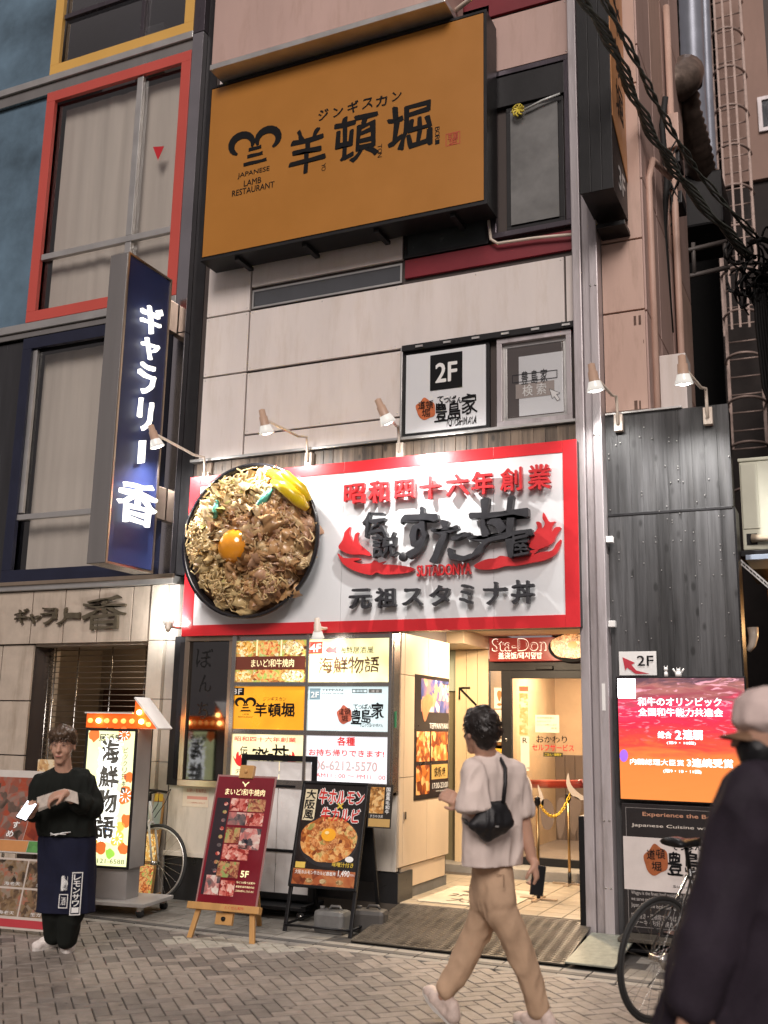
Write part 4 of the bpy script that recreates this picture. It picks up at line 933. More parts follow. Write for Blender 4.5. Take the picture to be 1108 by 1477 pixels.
# doorway to the lift with a pale transom and the arrow wall
bx('lift_door', mat('olive_lift_door', (.19, .165, .10), .35, var=.1), RB, -4.12, -3.88, YB+.06, YB+.09, .2, 1.95)
bx('lift_transom', mat('pale_green_wall', (.42, .47, .38), .5), RB, -4.12, -3.72, YB+.04, YB+.09, 1.95, 2.52)
bx('lift_sill', M['concrete'], RB, -4.2, -3.5, YB-.25, YB+.1, .1, .215, .004)
for i in range(3): bx('wall_plank', mat('pale_yellow_plank', (.68, .52, .32), .45, var=.15, streak=.9), RB, -3.88+i*.125+.002, -3.88+(i+1)*.125-.002, YB-.02, YB+.03, .15, 2.38, .002)
bx('soffit_box', M['entry'], RB, -4.2, -3.50, 1.5, YB+.05, 2.385, 2.52, .004)
ar = Fr((-3.70, YB-.021, 1.86), (1, 0, 0), (0, 0, 1))
MB().tube([ar.p(-.13, .12, .004), ar.p(.06, -.06, .004)], .011, 4).tube([ar.p(-.13, .0, .004), ar.p(-.13, .12, .004), ar.p(-.01, .12, .004)], .011, 4).build('arrow_mark', ink, RB)
# door wall
DR = thing('shop_door', 'dark framed sliding glass door with posters, lit warm from inside', 'door', (-2.8, YB, .2))
bx('step', M['concrete'], DR, -3.50, -1.8, YB-.42, YB+.2, .12, .235, .006)
zt = q(735, 976, YB)[1]
bx('lintel', M['dark'], DR, -3.50, -1.9, YB-.04, YB+.05, zt+.06, 2.28, .004)
bx('sensor', M['black'], DR, q(775, 965, YB)[0], q(800, 965, YB)[0], YB-.07, YB-.041, 2.165, 2.205, .006)
dl = q(729, 1000, YB)[0]; sl = q(702, 1000, YB)[0]
bx('side_frame', M['dark'], DR, -3.50, sl+.03, YB-.03, YB+.04, .236, zt+.058, .003); bx('door_stile', M['dark'], DR, dl-.03, dl+.075, YB-.045, YB+.02, .236, zt+.058, .003)
bx('door_rail', M['dark'], DR, dl+.076, -1.9, YB-.045, YB+.02, .236, .31, .003); bx('door_rail', M['dark'], DR, dl+.076, -1.9, YB-.045, YB+.02, zt-.02, zt+.058, .003)
bx('glass_pane', M['glass'], DR, dl+.076, -1.9, YB-.02, YB-.014, .311, zt-.021); bx('side_glass', M['glass'], DR, sl+.031, dl-.031, YB-.01, YB-.004, .24, zt+.05)
MB().lathe((dl+.02, YB-.045, 1.45), (0, -1, 0), [(.018, 0), (.018, .006), (.010, .010)], 12).build('lock', M['steel'], DR)
Fg = face(YB-.021)
paperw = mat('paper_white', (.72, .66, .54), .6)
def onglass(name, a, b, c, d_, m, t=.001): return pp(name, YB-.021, a, b, c, d_, m, DR, t)
for k, (b, d_) in enumerate(((992, 1022), (1024, 1044), (1048, 1062), (1066, 1080))):
    onglass('sticker', 713+k % 2, b, 727+k % 3, d_, paperw); pw(YB-.0225, ('!', '八', '串', '米')[k], 717, b+4, 724, d_-4, mat('brown_print', (.35, .16, .05), .5), DR, name='sticker_print')
onglass('sticker', 713, 1070, 728, 1090, mat('yellow_black_print', (.70, .42, .04), .5, var=.6, sc=60, bump=0))
onglass('sticker', 749, 990, 762, 997, mat('red_sticker', (.60, .12, .06), .5)); onglass('sticker', 749, 1000, 762, 1060, foodmat('menu_strip_print', [(.6, .45, .25), (.7, .3, .1), (.8, .7, .5)], 30)); onglass('sticker', 751, 1062, 764, 1112, paperw)
pw(YB-.0225, 'R', 754, 1064, 761, 1072, ink, DR, name='sticker_print'); pw(YB-.0225, 'めしや', 753, 1106, 764, 1110, ink, DR, name='sticker_print')
onglass('sheet', 772, 1031, 807, 1057, paperw)
for k in range(4): pw(YB-.0225, ('営業時間変更の', 'お知らせです', 'よろしくお願いします', '店主')[k], (775, 775, 775, 795)[k], 1034+k*5, (800, 795, 803, 804)[k], 1037+k*5, mat('faint_print', (.4, .25, .15), .6), DR, name='sheet_writing')
pw(YB-.023, 'おかわり', 774, 1061, 818, 1072, ink, DR, bold=.03, warp=.1); pw(YB-.023, 'セルフサービス', 768, 1073, 828, 1084, M['redink'], DR, bold=.05)
onglass('label', 784, 1085, 812, 1092, mat('black_yellow_label', (.03, .028, .01), .5)); pw(YB-.0235, 'ごはん・味噌汁', 786, 1086, 810, 1091, mat('yellow_print', (.75, .6, .05), .5), DR)
frost = mat('frosted_print', (.50, .44, .40), .5, bump=0)
for pts in (((759, 1118), (766, 1128), (768, 1142), (763, 1156), (757, 1160), (762, 1144)), ((820, 1115), (824, 1132), (838, 1146), (852, 1152), (838, 1154), (824, 1146), (817, 1130)), ((776, 1132), (784, 1150), (783, 1164), (778, 1148))):
    blob(Fg, [q(a, b, YB-.021) for a, b in pts], frost, DR, .001, 0, 'glass_print')
for pts in (((780, 1160), (787, 1152), (797, 1160), (800, 1180), (795, 1195), (786, 1196), (781, 1185)), ((804, 1158), (810, 1150), (816, 1158), (815, 1190), (808, 1210), (803, 1190)), ((822, 1150), (838, 1155), (836, 1180), (828, 1205), (820, 1180))):
    blob(Fg, [q(a, b, YB-.021) for a, b in pts], mat('smoky_print', (.16, .12, .10), .4, bump=0), DR, .001, 0, 'glass_print')
# interior behind the door
it = [(.60, .40, .22)]
mb = MB().box(-3.6, -1.5, 5.2, 5.25, .2, 2.6).box(-3.62, -3.58, 2.4, 5.2, .2, 2.6).box(-1.5, -1.46, 2.4, 5.2, .2, 2.6)
mb.build('dining_wall', mat('warm_wood_wall', (.62, .44, .26), .5, var=.12), RB)
bx('dining_ceiling', M['white'], RB, -3.6, -1.5, 2.36, 5.2, 2.45, 2.5); bx('dining_floor', mat('dining_floor', (.20, .16, .13), .5), RB, -3.6, -1.5, 2.36, 5.2, .15, .2)
for i in range(16): bx('wainscot_board', mat('wainscot', (.16, .115, .085), .5, var=.25, streak=.9), RB, -3.58+i*.13+.003, -3.58+(i+1)*.13-.003, 5.15, 5.19, .2, 1.25, .003)
bx('dark_cupboard', mat('blue_grey_cabinet', (.10, .11, .13), .4), RB, -2.6, -1.5, 4.2, 5.1, 1.25, 2.45, .01)
bx('bright_cabinet', mat('cabinet_white', (.62, .66, .66), .4, emit=(.8, .9, .9), es=.25), RB, -2.85, -2.45, 3.9, 4.18, 1.05, 1.9, .01)
bx('counter', mat('counter_wood', (.45, .27, .12), .35), RB, -2.5, -1.6, 3.2, 4.0, 1.02, 1.07, .006); bx('counter_front', mat('counter_front', (.40, .37, .33), .5), RB, -2.5, -1.6, 3.3, 3.32, .2, 1.01)
mb = MB(); 
for k in range(6): mb.lathe((-2.45+k*.11, 3.4, 1.071), (0, 0, 1), [(.03, 0), (.035, .05), (.03, .10), (.02, .12)], 10)
mb.build('condiment_jars', mat('jar_grey', (.3, .27, .24), .3), RB)
bx('framed_menu', M['black'], RB, -3.2, -2.95, 5.11, 5.145, 1.3, 2.1, .004); bx('menu_photo', foodmat('menu_photo_print', [(.2, .05, .02), (.6, .3, .1), (.8, .6, .4)], 20), RB, -3.18, -2.97, 5.105, 5.109, 1.75, 2.05)
MB().tube([(-3.35, 3.0, .98), (-2.75, 3.0, 1.0), (-2.7, 3.0, 1.01)], .045, 12).tube([(-2.62, 3.02, 1.02), (-2.15, 3.02, 1.04)], .05, 12).tube([(-2.08, 3.02, 1.06), (-1.7, 3.02, 1.08)], .05, 12).build('red_padded_rail', mat('red_vinyl', (.50, .05, .03), .3, coat=.3), RB)
def area(loc, e, sxx, c, rot=(0, 0, 0)):
    l = bpy.data.lights.new('ceiling_light', 'AREA'); l.energy = e; l.size = sxx; l.color = c
    o = bpy.data.objects.new('ceiling_light', l); COL.objects.link(o); o.location = loc; o.rotation_euler = rot
area((-2.9, 3.8, 2.43), 34, .5, (1, .74, .50))
bx('ceiling_panel', litmat('warm_panel_light', (1, .82, .6), 5), RB, -3.15, -2.65, 3.55, 4.05, 2.435, 2.449)
area((-2.95, 1.0, 2.515), 46, .22, (1, .77, .52)); area((-3.75, 1.75, 2.38), 7, .12, (1, .72, .45))
MB().lathe((-2.95, 1.0, 2.5195), (0, 0, -1), [(.12, 0), (.12, .003)], 20).build('downlight', litmat('warm_panel_light', (1, .82, .6), 5), RB)
# Sta-Don sign over the door
sd_ = thing('door_header_sign', 'dark red sign over the glass door with white outlined lettering and a bowl picture', 'sign', (-2.7, YB-.1, 2.2))
YH = YB-.10
a = q(706, 954, YH); b = q(900, 917, YH)
bx('panel', litmat('lit_dark_red', (.36, .04, .03), .22, .1), sd_, a[0], -1.8, YH, YH+.06, a[1], b[1], .003)
pw(YH-.001, 'Sta-Don', 710, 921.5, 788, 938.5, mat('cream_outline', (.8, .7, .58), .5, emit=(1, .85, .7), es=.5, bump=0), sd_, bold=.045); pw(YH-.002, 'Sta-Don', 710.8, 922.2, 787.4, 937.8, litmat('lit_dark_red', (.40, .05, .035), .55), sd_, bold=.008)
pw(YH, '盖浇饭/돼지덮밥', 719, 941, 782, 950, mat('cream_outline', (.8, .7, .58), .5), sd_, bold=.03)
def disc(Y, cx, cy, rx, ry, m, par, name, n=14, t=.001, base=.001, wob=.0):
    return blob(face(Y), [q(cx+rx*cos(2*pi*k/n)*(1+wob*sin(k*2.3)), cy-ry*sin(2*pi*k/n)*(1+wob*sin(k*2.3)), Y) for k in range(n)], m, par, t, base, name)
disc(YH, 824, 934, 33, 21, M['ink'], sd_, 'bowl_print'); disc(YH-.001, 824, 932, 30, 18, foodmat('meat_print_lit', [(.12, .03, .01), (.5, .18, .05), (.75, .4, .15), (.9, .65, .35)], 60, .4), sd_, 'food_print', wob=.04); disc(YH-.002, 826, 930, 7, 5, mat('yolk_print', (.8, .3, .03), .3, emit=(.9, .3, .02), es=.3), sd_, 'egg_print')

# stanchions with a yellow chain
def stanchion(px, py, ptop, lab):
    X, Y = g(px, py, ZF); zt_ = q(px, ptop, Y)[1]
    t = thing('stanchion', lab, 'barrier post', (X, Y, ZF), 0, 'stanchions holding the yellow chain')
    MB().box(X-.16, X+.16, Y-.02, Y+.02, ZF, ZF+.015).box(X-.02, X+.02, Y-.16, Y-.021, ZF, ZF+.015).box(X-.02, X+.02, Y+.021, Y+.16, ZF, ZF+.015).build('foot', M['steelwarm'], t, .003)
    MB().tube([(X, Y, ZF+.015), (X, Y, zt_-.05)], .013, 10).build('pole', mat('bronze_tube', (.42, .27, .12), .3, .9), t)
    MB().lathe((X, Y, ZF+.014), (0, 0, 1), [(.017, 0), (.017, .09)], 12).build('sleeve', M['black'], t); MB().lathe((X, Y, zt_-.07), (0, 0, 1), [(.02, 0), (.028, .03), (.022, .05), (.028, .06), (.0, .08)], 12).build('cap', M['black'], t)
    return Vector((X, Y, zt_-.02))
s1_ = stanchion(822, 1276, 1145, 'bronze stanchion at the right, nearer the steel post, in front of the glass door')
s2_ = stanchion(777, 1298, 1150, 'bronze stanchion beside the phone of the walking man, left one of the two')
ch_ = thing('yellow_chain', 'yellow plastic chain sagging between the stanchions at the entrance', 'chain', s2_, 0)
lk = MB(); lk.tube([(.019*cos(a)+(.010 if cos(a) > 0 else -.010), .013*sin(a), 0) for a in [k*2*pi/10 for k in range(11)]], .0042, 5, cap=False)
lo_ = lk.build('chain_link', mat('yellow_plastic', (.80, .50, .03), .35), None); lme2 = lo_.data; bpy.data.objects.remove(lo_)
def chain(a, b, sag, n):
    for i in range(n):
        t_ = (i+.5)/n; p_ = a.lerp(b, t_)-Vector((0, 0, sag*4*t_*(1-t_))); d_ = (b-a)/n; d_.z -= sag*4*(1-2*t_)/n
        mq = d_.to_track_quat('X', 'Z').to_matrix() @ Matrix.Rotation((pi/2)*(i % 2), 3, 'X'); inst('chain_link', lme2, ch_, p_, mq.to_euler())
chain(s2_, s1_+Vector((.02, 0, .02)), .17, 24); chain(s2_, Vector((s2_.x-.42, s2_.y+.3, s2_.z-.38)), .05, 18)
# folding stool by the post
st = thing('black_stool', 'black folding stool half hidden behind the steel post', 'stool', (-1.95, 1.2, ZF))
MB().tube([(-2.02, 1.1, ZF), (-1.90, 1.25, ZF+.62)], .014, 6).tube([(-1.72, 1.1, ZF), (-1.84, 1.25, ZF+.62)], .014, 6).build('leg', M['black'], st); MB().tube([(-2.0, 1.12, ZF+.1), (-1.74, 1.12, ZF+.1)], .01, 6).build('rung', M['black'], st); bx('seat', M['black'], st, -1.98, -1.76, 1.15, 1.4, ZF+.62, ZF+.65, .01)
# black mask of the hall on the right side
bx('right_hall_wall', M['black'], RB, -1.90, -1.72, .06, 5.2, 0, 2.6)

# ================================================================== BLACK PLANK WALL + right neighbours
PWL = thing('black_plank_wall', 'tall wall of weathered black vertical planks right of the steel post', 'wall', (-1.24, 0, 0))
zsp = q(960, 739, 0)[1]
pl1 = bx('wood_plank', M['plank'], None, -.048, .048, -.012, .012, zsp+.012, 4.09, .0012); pm1 = pl1.data; bpy.data.objects.remove(pl1)
pl2 = bx('wood_plank', M['plank'], None, -.048, .048, -.012, .012, 0.05, zsp-.012, .0012); pm2 = pl2.data; bpy.data.objects.remove(pl2)
for i in range(10):
    inst('wood_plank', pm1, PWL, (-1.665+i*.0965, -.005+random.uniform(-.001, .001), 0)); inst('wood_plank', pm2, PWL, (-1.665+i*.0965, -.015+random.uniform(-.001, .001), 0))
bx('batten', M['dark'], PWL, -1.71, -.755, -.032, .01, zsp-.011, zsp+.011, .003); bx('backing', M['black'], PWL, -1.71, -.76, .008, .25, 0, 4.085); bx('edge_board', M['black'], PWL, -.752, -.735, -.02, .25, 0, zsp)
bx('cap', M['alu'], PWL, -1.71, -1.1, -.04, .05, 4.092, 4.11, .003)
nl = MB()
for i in range(70): x_ = -1.66+random.randrange(10)*.0965+random.choice((-.03, .03)); z_ = random.uniform(2.2, 4.0); nl.box(x_-.003, x_+.003, -.034, -.02, z_-.003, z_+.003)
stuff(nl.build('nail_heads', M['alu'], PWL))
# 2F arrow sign
ag = thing('arrow_2f_sign', 'small white sign with a curved red arrow and 2F on the black plank wall', 'sign', (-1.51, -.04, 1.98))
pp('plate', -.04, 893, 940, 948, 974, M['white'], ag, .006)
pw(-.047, '2F', 919, 946, 943, 960, ink, ag, bold=.02)
MB().prism([(*[q(a, b, -.048)[0], -.048, q(a, b, -.048)[1]],) for a, b in ((898, 948), (916, 956), (911, 959), (918, 967), (937, 972), (917, 972), (905, 963), (902, 967))], (0, -.001, 0)).build('red_arrow', mat('arrow_red', (.50, .04, .06), .4), ag)
# LED screen
LD = thing('led_screen', 'bright LED screen with white text over a red and orange marbled beef picture', 'screen', (-1.22, -.1, 1.05))
YE = -.12
def ledmat():
    m = bpy.data.materials.new('led_picture'); m.use_nodes = True; n = m.node_tree; L = n.links.new; b = n.nodes['Principled BSDF']
    tc = n.nodes.new('ShaderNodeTexCoord'); mp = n.nodes.new('ShaderNodeMapping'); mp.inputs['Rotation'].default_value = (0, radians(12), 0); mp.inputs['Scale'].default_value = (1.0, 1, 4.5); L(tc.outputs['Object'], mp.inputs[0])
    ns = n.nodes.new('ShaderNodeTexNoise'); ns.inputs['Scale'].default_value = 3.2; ns.inputs['Detail'].default_value = 7; ns.inputs['Distortion'].default_value = 1.2; L(mp.outputs[0], ns.inputs['Vector'])
    sp = n.nodes.new('ShaderNodeSeparateXYZ'); L(tc.outputs['Object'], sp.inputs[0])
    mr = n.nodes.new('ShaderNodeMapRange'); mr.inputs['From Min'].default_value = .0; mr.inputs['From Max'].default_value = .93; L(sp.outputs['Z'], mr.inputs['Value'])
    ma = n.nodes.new('ShaderNodeMath'); ma.operation = 'MULTIPLY_ADD'; ma.inputs[1].default_value = .34; L(ns.outputs['Fac'], ma.inputs[0])
    m2 = n.nodes.new('ShaderNodeMath'); m2.operation = 'SUBTRACT'; m2.inputs[1].default_value = .17; L(mr.outputs[0], m2.inputs[0]); L(m2.outputs[0], ma.inputs[2])
    rp = n.nodes.new('ShaderNodeValToRGB'); e = rp.color_ramp.elements; e[0].position = 0; e[0].color = (.75, .22, .04, 1); e[1].position = 1; e[1].color = (.10, .04, .06, 1)
    for p_, c in ((.30, (.85, .20, .035)), (.46, (.80, .05, .03)), (.62, (.75, .012, .05)), (.74, (.85, .03, .10)), (.82, (.30, .05, .07)), (.90, (.40, .14, .12))): k = e.new(p_); k.color = (*c, 1)
    L(ma.outputs[0], rp.inputs[0])
    n3 = n.nodes.new('ShaderNodeTexNoise'); n3.inputs['Scale'].default_value = 5; n3.inputs['Detail'].default_value = 8; n3.inputs['Distortion'].default_value = 2.5; L(mp.outputs[0], n3.inputs['Vector'])
    r3 = n.nodes.new('ShaderNodeValToRGB'); r3.color_ramp.elements[0].position = .58; r3.color_ramp.elements[1].position = .66; L(n3.outputs['Fac'], r3.inputs[0])
    mk = n.nodes.new('ShaderNodeMapRange'); mk.inputs['From Min'].default_value = .40; mk.inputs['From Max'].default_value = .62; mk.inputs['To Max'].default_value = .65; L(sp.outputs['Z'], mk.inputs['Value'])
    ml = n.nodes.new('ShaderNodeMath'); ml.operation = 'MULTIPLY'; L(r3.outputs[0], ml.inputs[0]); L(mk.outputs[0], ml.inputs[1])
    mx = n.nodes.new('ShaderNodeMix'); mx.data_type = 'RGBA'; L(ml.outputs[0], mx.inputs[0]); L(rp.outputs[0], mx.inputs[6]); mx.inputs[7].default_value = (1, .45, .55, 1)
    L(mx.outputs[2], b.inputs['Emission Color']); b.inputs['Emission Strength'].default_value = .62; b.inputs['Base Color'].default_value = (.02, .02, .02, 1); b.inputs['Roughness'].default_value = .4
    # LED dots
    ck = n.nodes.new('ShaderNodeTexVoronoi'); ck.feature = 'F1'; ck.inputs['Scale'].default_value = 170; ck.inputs['Randomness'].default_value = 0; L(tc.outputs['Object'], ck.inputs['Vector'])
    md = n.nodes.new('ShaderNodeMapRange'); md.inputs['From Max'].default_value = .7; md.inputs['To Min'].default_value = .85; md.inputs['To Max'].default_value = .6; L(ck.outputs['Distance'], md.inputs['Value']); L(md.outputs[0], b.inputs['Emission Strength'])
    return m
a = q(896, 1152, YE); b = q(1073, 978, YE)
lx0, lx1, lz0, lz1 = q(893, 1060, YE)[0], b[0], q(897, 1152, YE)[1], q(980, 978, YE)[1]
bx('cabinet', M['black'], LD, lx0-.012, lx1+.012, YE+.008, -.035, lz0-.012, lz1+.012, .004)
bx('led_picture', ledmat(), LD, lx0, lx1, YE, YE+.007, lz0, lz1)
ledw = litmat('led_white', (1, .97, .98), 1.3, .05)
for t_, a, b, c, d_, k in (('和牛のオリンピック', 920, 1006, 1041, 1019, .03), ('全国和牛能力共進会', 921, 1021, 1043, 1034, .03), ('総合', 949, 1055, 969, 1065, .03), ('2', 974, 1054, 983, 1066, .06), ('連覇', 985, 1053, 1014, 1067, .05), ('(第9・10回)', 962, 1069, 1004, 1075, .01), ('内閣総理大臣賞', 909, 1094, 987, 1105, .02), ('3連続受賞', 991, 1094, 1058, 1108, .05), ('(第9・10・11回)', 957, 1109, 1012, 1117, .01)):
    pw(YE-.001, t_, a, b, c, d_, ledw, LD, bold=k)
pp('white_glow', YE, 891, 979, 917, 1007, litmat('led_hot_white', (1, .97, 1), 3.5, .1), LD, .001)  # white glow drawn into the top left of the screen picture
disc(YE, 900, 1090, 6, 9, litmat('led_violet', (.30, .12, .60), .55), LD, 'violet_spot')
# two small cat ornaments on the screen
for cx, w_, lab, k in ((961, 4.5, 'upright slim white cat ornament on top of the LED screen', 0), (979, 7, 'wide white cat ornament with raised arms on top of the LED screen', 1)):
    p_ = q3(cx, 973, YE+.03); p_.z = lz1+.012; t = thing('cat_ornament', lab, 'ornament', p_)
    u_ = w_/4.5*.016
    MB().lathe(p_, (0, 0, 1), [(.0, 0), (u_, .0), (u_*.95, .02), (u_*.6, .04)], 12).lathe(p_+Vector((0, 0, .055-.012*k)), (0, 0, 1), [(.001, -.018), (.013, -.010), (.016, 0), (.012, .011), (.001, .017)], 12, cap=False).build('body', M['white'], t)
    e_ = MB()
    for sg in (-1, 1): e_.tube([p_+Vector((sg*.009, 0, .065-.012*k)), p_+Vector((sg*.013, 0, .082-.012*k))], [.006, .001], 6)
    if k: e_.tube([p_+Vector((-.02, 0, .025)), p_+Vector((-.04, 0, .06))], .007, 6).tube([p_+Vector((.02, 0, .025)), p_+Vector((.04, 0, .06))], .007, 6)
    e_.build('ears', M['white'], t)
# menu board below the screen
BD = thing('black_menu_board', 'black board with English slogan and brush logo on a white field below the LED screen', 'board', (-1.22, -.08, .1))
bz1 = q(897, 1158, -.10)[1]; bx0, bx1 = q(899, 1250, -.10)[0], -.78
bx('board', mat('board_black', (.020, .017, .018), .35, var=.2), BD, bx0, bx1, -.10, -.04, .12, bz1, .004)
ring(face(-.10), bx0+.03, .16, bx1-.02, bz1-.03, .003, mat('line_grey', (.3, .28, .27), .5), BD, .001, .0005, 'border_line')
pw(-.101, 'Experience the Best of', 927, 1171, 1052, 1185, mat('copper_ink', (.62, .32, .20), .4, bump=0), BD, bold=.03); pw(-.101, 'Japanese Cuisine with Wagyu', 911, 1187, 1073, 1202, mat('cream_white_ink', (.75, .68, .60), .4, bump=0), BD, bold=.03)
wz1, wz0 = q(900, 1206, -.101)[1], q(900, 1282, -.101)[1]
bx('white_field', mat('board_white', (.66, .60, .57), .45), BD, bx0+.006, bx1-.004, -.1025, -.1003, wz0, wz1)
toyo(-.1035, 930, 1212, 1040, 1272, BD, mat('seal_brown', (.36, .10, .03), .45, var=.3, sc=20, bump=0)); pw(-.1035, 'Since2009', 971, 1277, 1018, 1284, ink, BD, bold=.03)
for k, t_ in enumerate(('Wagyu is the finest beef available in Japan, and here with A5 black', 'we serve only the premium Japanese beef sourced directly from a', 'Japan. Enjoy the local taste, cooked in front of you, best quality', '鉄板焼き・道頓堀でいちばんの和牛をお楽しみください', 'ステーキ・お好み焼き・鉄板料理 ご予約承ります')):
    pw(-.101, t_, 911, 1291+k*9+(6 if k > 2 else 0), 1050, 1295.5+k*9+(6 if k > 2 else 0), mat('fine_print', (.45, .42, .40), .5, bump=0), BD)
# rack under the board
rk = thing('low_black_rack', 'low black rack with a metal mesh edge under the menu board', 'rack', (-1.2, -.25, 0))
bx('mesh_edge', ck, rk, -1.66, -.8, -.34, -.10, .095, .118, .003)
for x_ in (-1.62, -1.25, -.85): bx('leg', M['black'], rk, x_-.015, x_+.015, -.33, -.30, 0.002, .094)
bx('shelf', M['black'], rk, -1.66, -.8, -.33, -.11, .03, .05, .003)

# ================================================================== UPPER SIGNS
YO = -.35
og = thing('orange_sign_board', 'large orange sign board with black ram-horn emblem and brush lettering in a dark frame', 'sign', (-4.3, -.2, 6.2))
ox0, ox1 = q(299, 250, YO)[0], q(697.5, 150, YO)[0]; oz1, oz0 = q(500, 74.5, YO)[1], q(500, 328.5, YO)[1]
bx('frame', M['black'], og, ox0-.025, ox1+.03, YO+.006, -.06, oz0-.04, oz1+.03, .005)
bx('face_panel', M['orange'], og, ox0, ox1, YO-.001, YO+.0055, oz0, oz1)
ring(face(YO), ox0-.027, oz0-.042, ox1+.032, oz1+.032, .024, M['dark'], og, .008, -.004, 'edge_trim')
for k in range(4): bx('bracket', M['dark'], og, ox0+.35+k*.75, ox0+.40+k*.75, -.30, -.03, oz0-.075, oz0-.041)
Y_ = YO-.001
horn(Y_, 368, 214, 1.0, og, ink, .22)
for k, (t_, a, b, c, d_) in enumerate((('JAPANESE', 343, 255, 389, 243), ('LAMB', 352, 266, 377, 258), ('RESTAURANT', 335, 281, 396, 264))):
    a_ = q(a, b, Y_); c_ = q(c, d_, Y_); zc = (a_[1]+c_[1])/2; hh = .032
    write(face(Y_), t_, a_[0], zc-hh, c_[0], zc+hh, ink, og, bold=.03)
def kp_(ch, a, b, c, d_, **k):      # letter box whose corners are given as left, top, right, bottom in the photograph
    cx, cy = (a+c)/2, (b+d_)/2; u, v = q(cx, cy, Y_); w_ = abs(q(c, cy, Y_)[0]-q(a, cy, Y_)[0])/2; h_ = abs(q(cx, b, Y_)[1]-q(cx, d_, Y_)[1])/2
    write(face(Y_), ch, u-w_, v-h_, u+w_, v+h_, ink, og, name='letter', seed=a, **k)
for ch, a, b, c, d_ in (('ジ', 460, 158, 473, 173), ('ン', 481, 155, 494, 168), ('ギ', 502, 146, 517, 162), ('ス', 523, 142, 538, 156), ('カ', 543, 138, 558, 153), ('ン', 566, 132, 579, 145)): kp_(ch, a, b, c, d_, warp=.06, bold=.05)
for ch, a, b, c, d_ in (('羊', 418, 187, 468, 250), ('頓', 484, 166, 543, 230), ('堀', 559, 149, 622, 216)): kp_(ch, a, b, c, d_, warp=.07, bold=.03)
def vert_word(t_, a, b, c, d_):
    cx = (a+c)/2; n = len(t_)
    for i, ch in enumerate(t_):
        u, v = q(cx, b+(d_-b)*(i+.5)/n, Y_); s_2 = .022
        write(Fr(face(Y_).p(u, v, 0), (0, 0, -1), (1, 0, 0)), ch, -s_2, -s_2, s_2, s_2, ink, og, name='romaji')
vert_word('YO', 464, 236, 470, 246); vert_word('TON', 545, 208, 551, 227); vert_word('BORI', 628, 183, 634, 208)
ra = q(643, 210, Y_); rb = q(664, 190, Y_); ring(face(Y_), ra[0], ra[1]-.01, rb[0], rb[1]+.01, .007, mat('stamp_red', (.50, .07, .03), .5, bump=0), og, .001, .001, 'stamp')
pw(Y_, '羊頓', 646, 193, 661, 201, MATS['stamp_red'], og, bold=.02); pw(Y_, '堀', 648, 201, 659, 208, MATS['stamp_red'], og, bold=.02)
pk = thing('blank_pink_sign', 'blank pale pink sign box above the orange board, cut by the top of the photograph', 'sign', (-4.3, -.3, 8.1))
YK = -.55; kz = q(480, 46.5, YK)[1]; kx0 = q(307, 60, YK)[0]
bx('sign_box', M['pinkwall'], pk, kx0, -2.95, YK, -.05, kz+.03, 11.5, .01); bx('bottom_rail', M['alu'], pk, kx0-.01, -2.94, YK-.012, -.04, kz-.03, kz+.028, .005)
for k in range(7): bx('rail_clip', M['alu'], pk, -3.9+k*.17, -3.88+k*.17, -.2, -.16, kz-.06, kz-.031)
MB().tube([q3(636, 32, -.08), q3(684, -6, -.45)], .022, 8).build('stay_rod', M['lampw'], pk)
# vertical orange projecting sign
vo = thing('orange_blade_sign', 'tall projecting sign with black boarded front and orange side, high by the steel post', 'sign', (-1.6, -.35, 5.75))
vx0, vx1, vy0 = -1.735, -1.465, -.62; vz = 5.79
for k in range(3): bx('front_board', M['black'], vo, vx0+k*.09, vx0+(k+1)*.09-.003, vy0, vy0+.03, vz, 10.5, .002)
bx('casing', M['dark'], vo, vx0+.004, vx1-.006, vy0+.031, -.02, vz+.002, 10.5)
FV = Fr((vx1-.004, vy0+.03, vz), (0, 1, 0), (0, 0, 1)); wv = -.02-vy0-.03
MB().prism([FV.p(0, .66, 0), FV.p(wv, .36, 0), FV.p(wv, 4.6, 0), FV.p(0, 4.6, 0)], FV.N*.006).build('orange_face', mat('orange_face_bright', (.60, .26, .08), .42, var=.08, sc=2), vo)
write(FV, '3F', .20, .13, .46, .33, M['white'], vo, bold=.04, base=.001)
for k, ch in enumerate('堀頓羊'): write(FV, ch, .17, .80+k*.40, .45, 1.12+k*.40, ink, vo, warp=.08, bold=.04, base=.007, name='letter')
for k, ch in enumerate('ンカスギンジ'): write(FV, ch, .24, 2.25+k*.22, .38, 2.40+k*.22, ink, vo, bold=.03, base=.007, name='letter')
bx('wall_bracket', M['black'], vo, -1.70, -1.46, -.24, .0, 5.66, 5.70, .004)

# narrow front and side wall of the building right of the post
M['peach'] = mat('peach_cladding', (.62, .42, .34), .5, var=.16, sc=1.4, streak=.8, grime=.35)
for z0, z1 in ((4.12, 4.99), (4.99, 5.63), (5.63, 7.1), (7.1, 9.0), (9.0, 12)): bx('cladding_panel', M['peach'], RB, -1.71, -1.365, .0, .03, z0+.008, z1-.008, .003)
bx('wall_core', M['joint'], RB, -1.71, -1.38, .031, 2.95, 4.1, 12.5)
for i, (y0, y1) in enumerate(((.03, .75), (.75, 1.5), (1.5, 2.2), (2.2, 2.93))):
    for j, (z0, z1) in enumerate(((2.6, 4.0), (4.0, 4.99), (4.99, 6.2), (6.2, 7.5), (7.5, 9), (9, 10.5), (10.5, 12.4))):
        bx('side_panel', M['pinkwall'] if (i+j) % 5 else M['peach'], RB, -1.38, -1.352, y0+.008, y1-.008, z0+.008, z1-.008, .003)
stn = mat('rust_stain', (.13, .07, .05), .7, var=.4, sc=30)
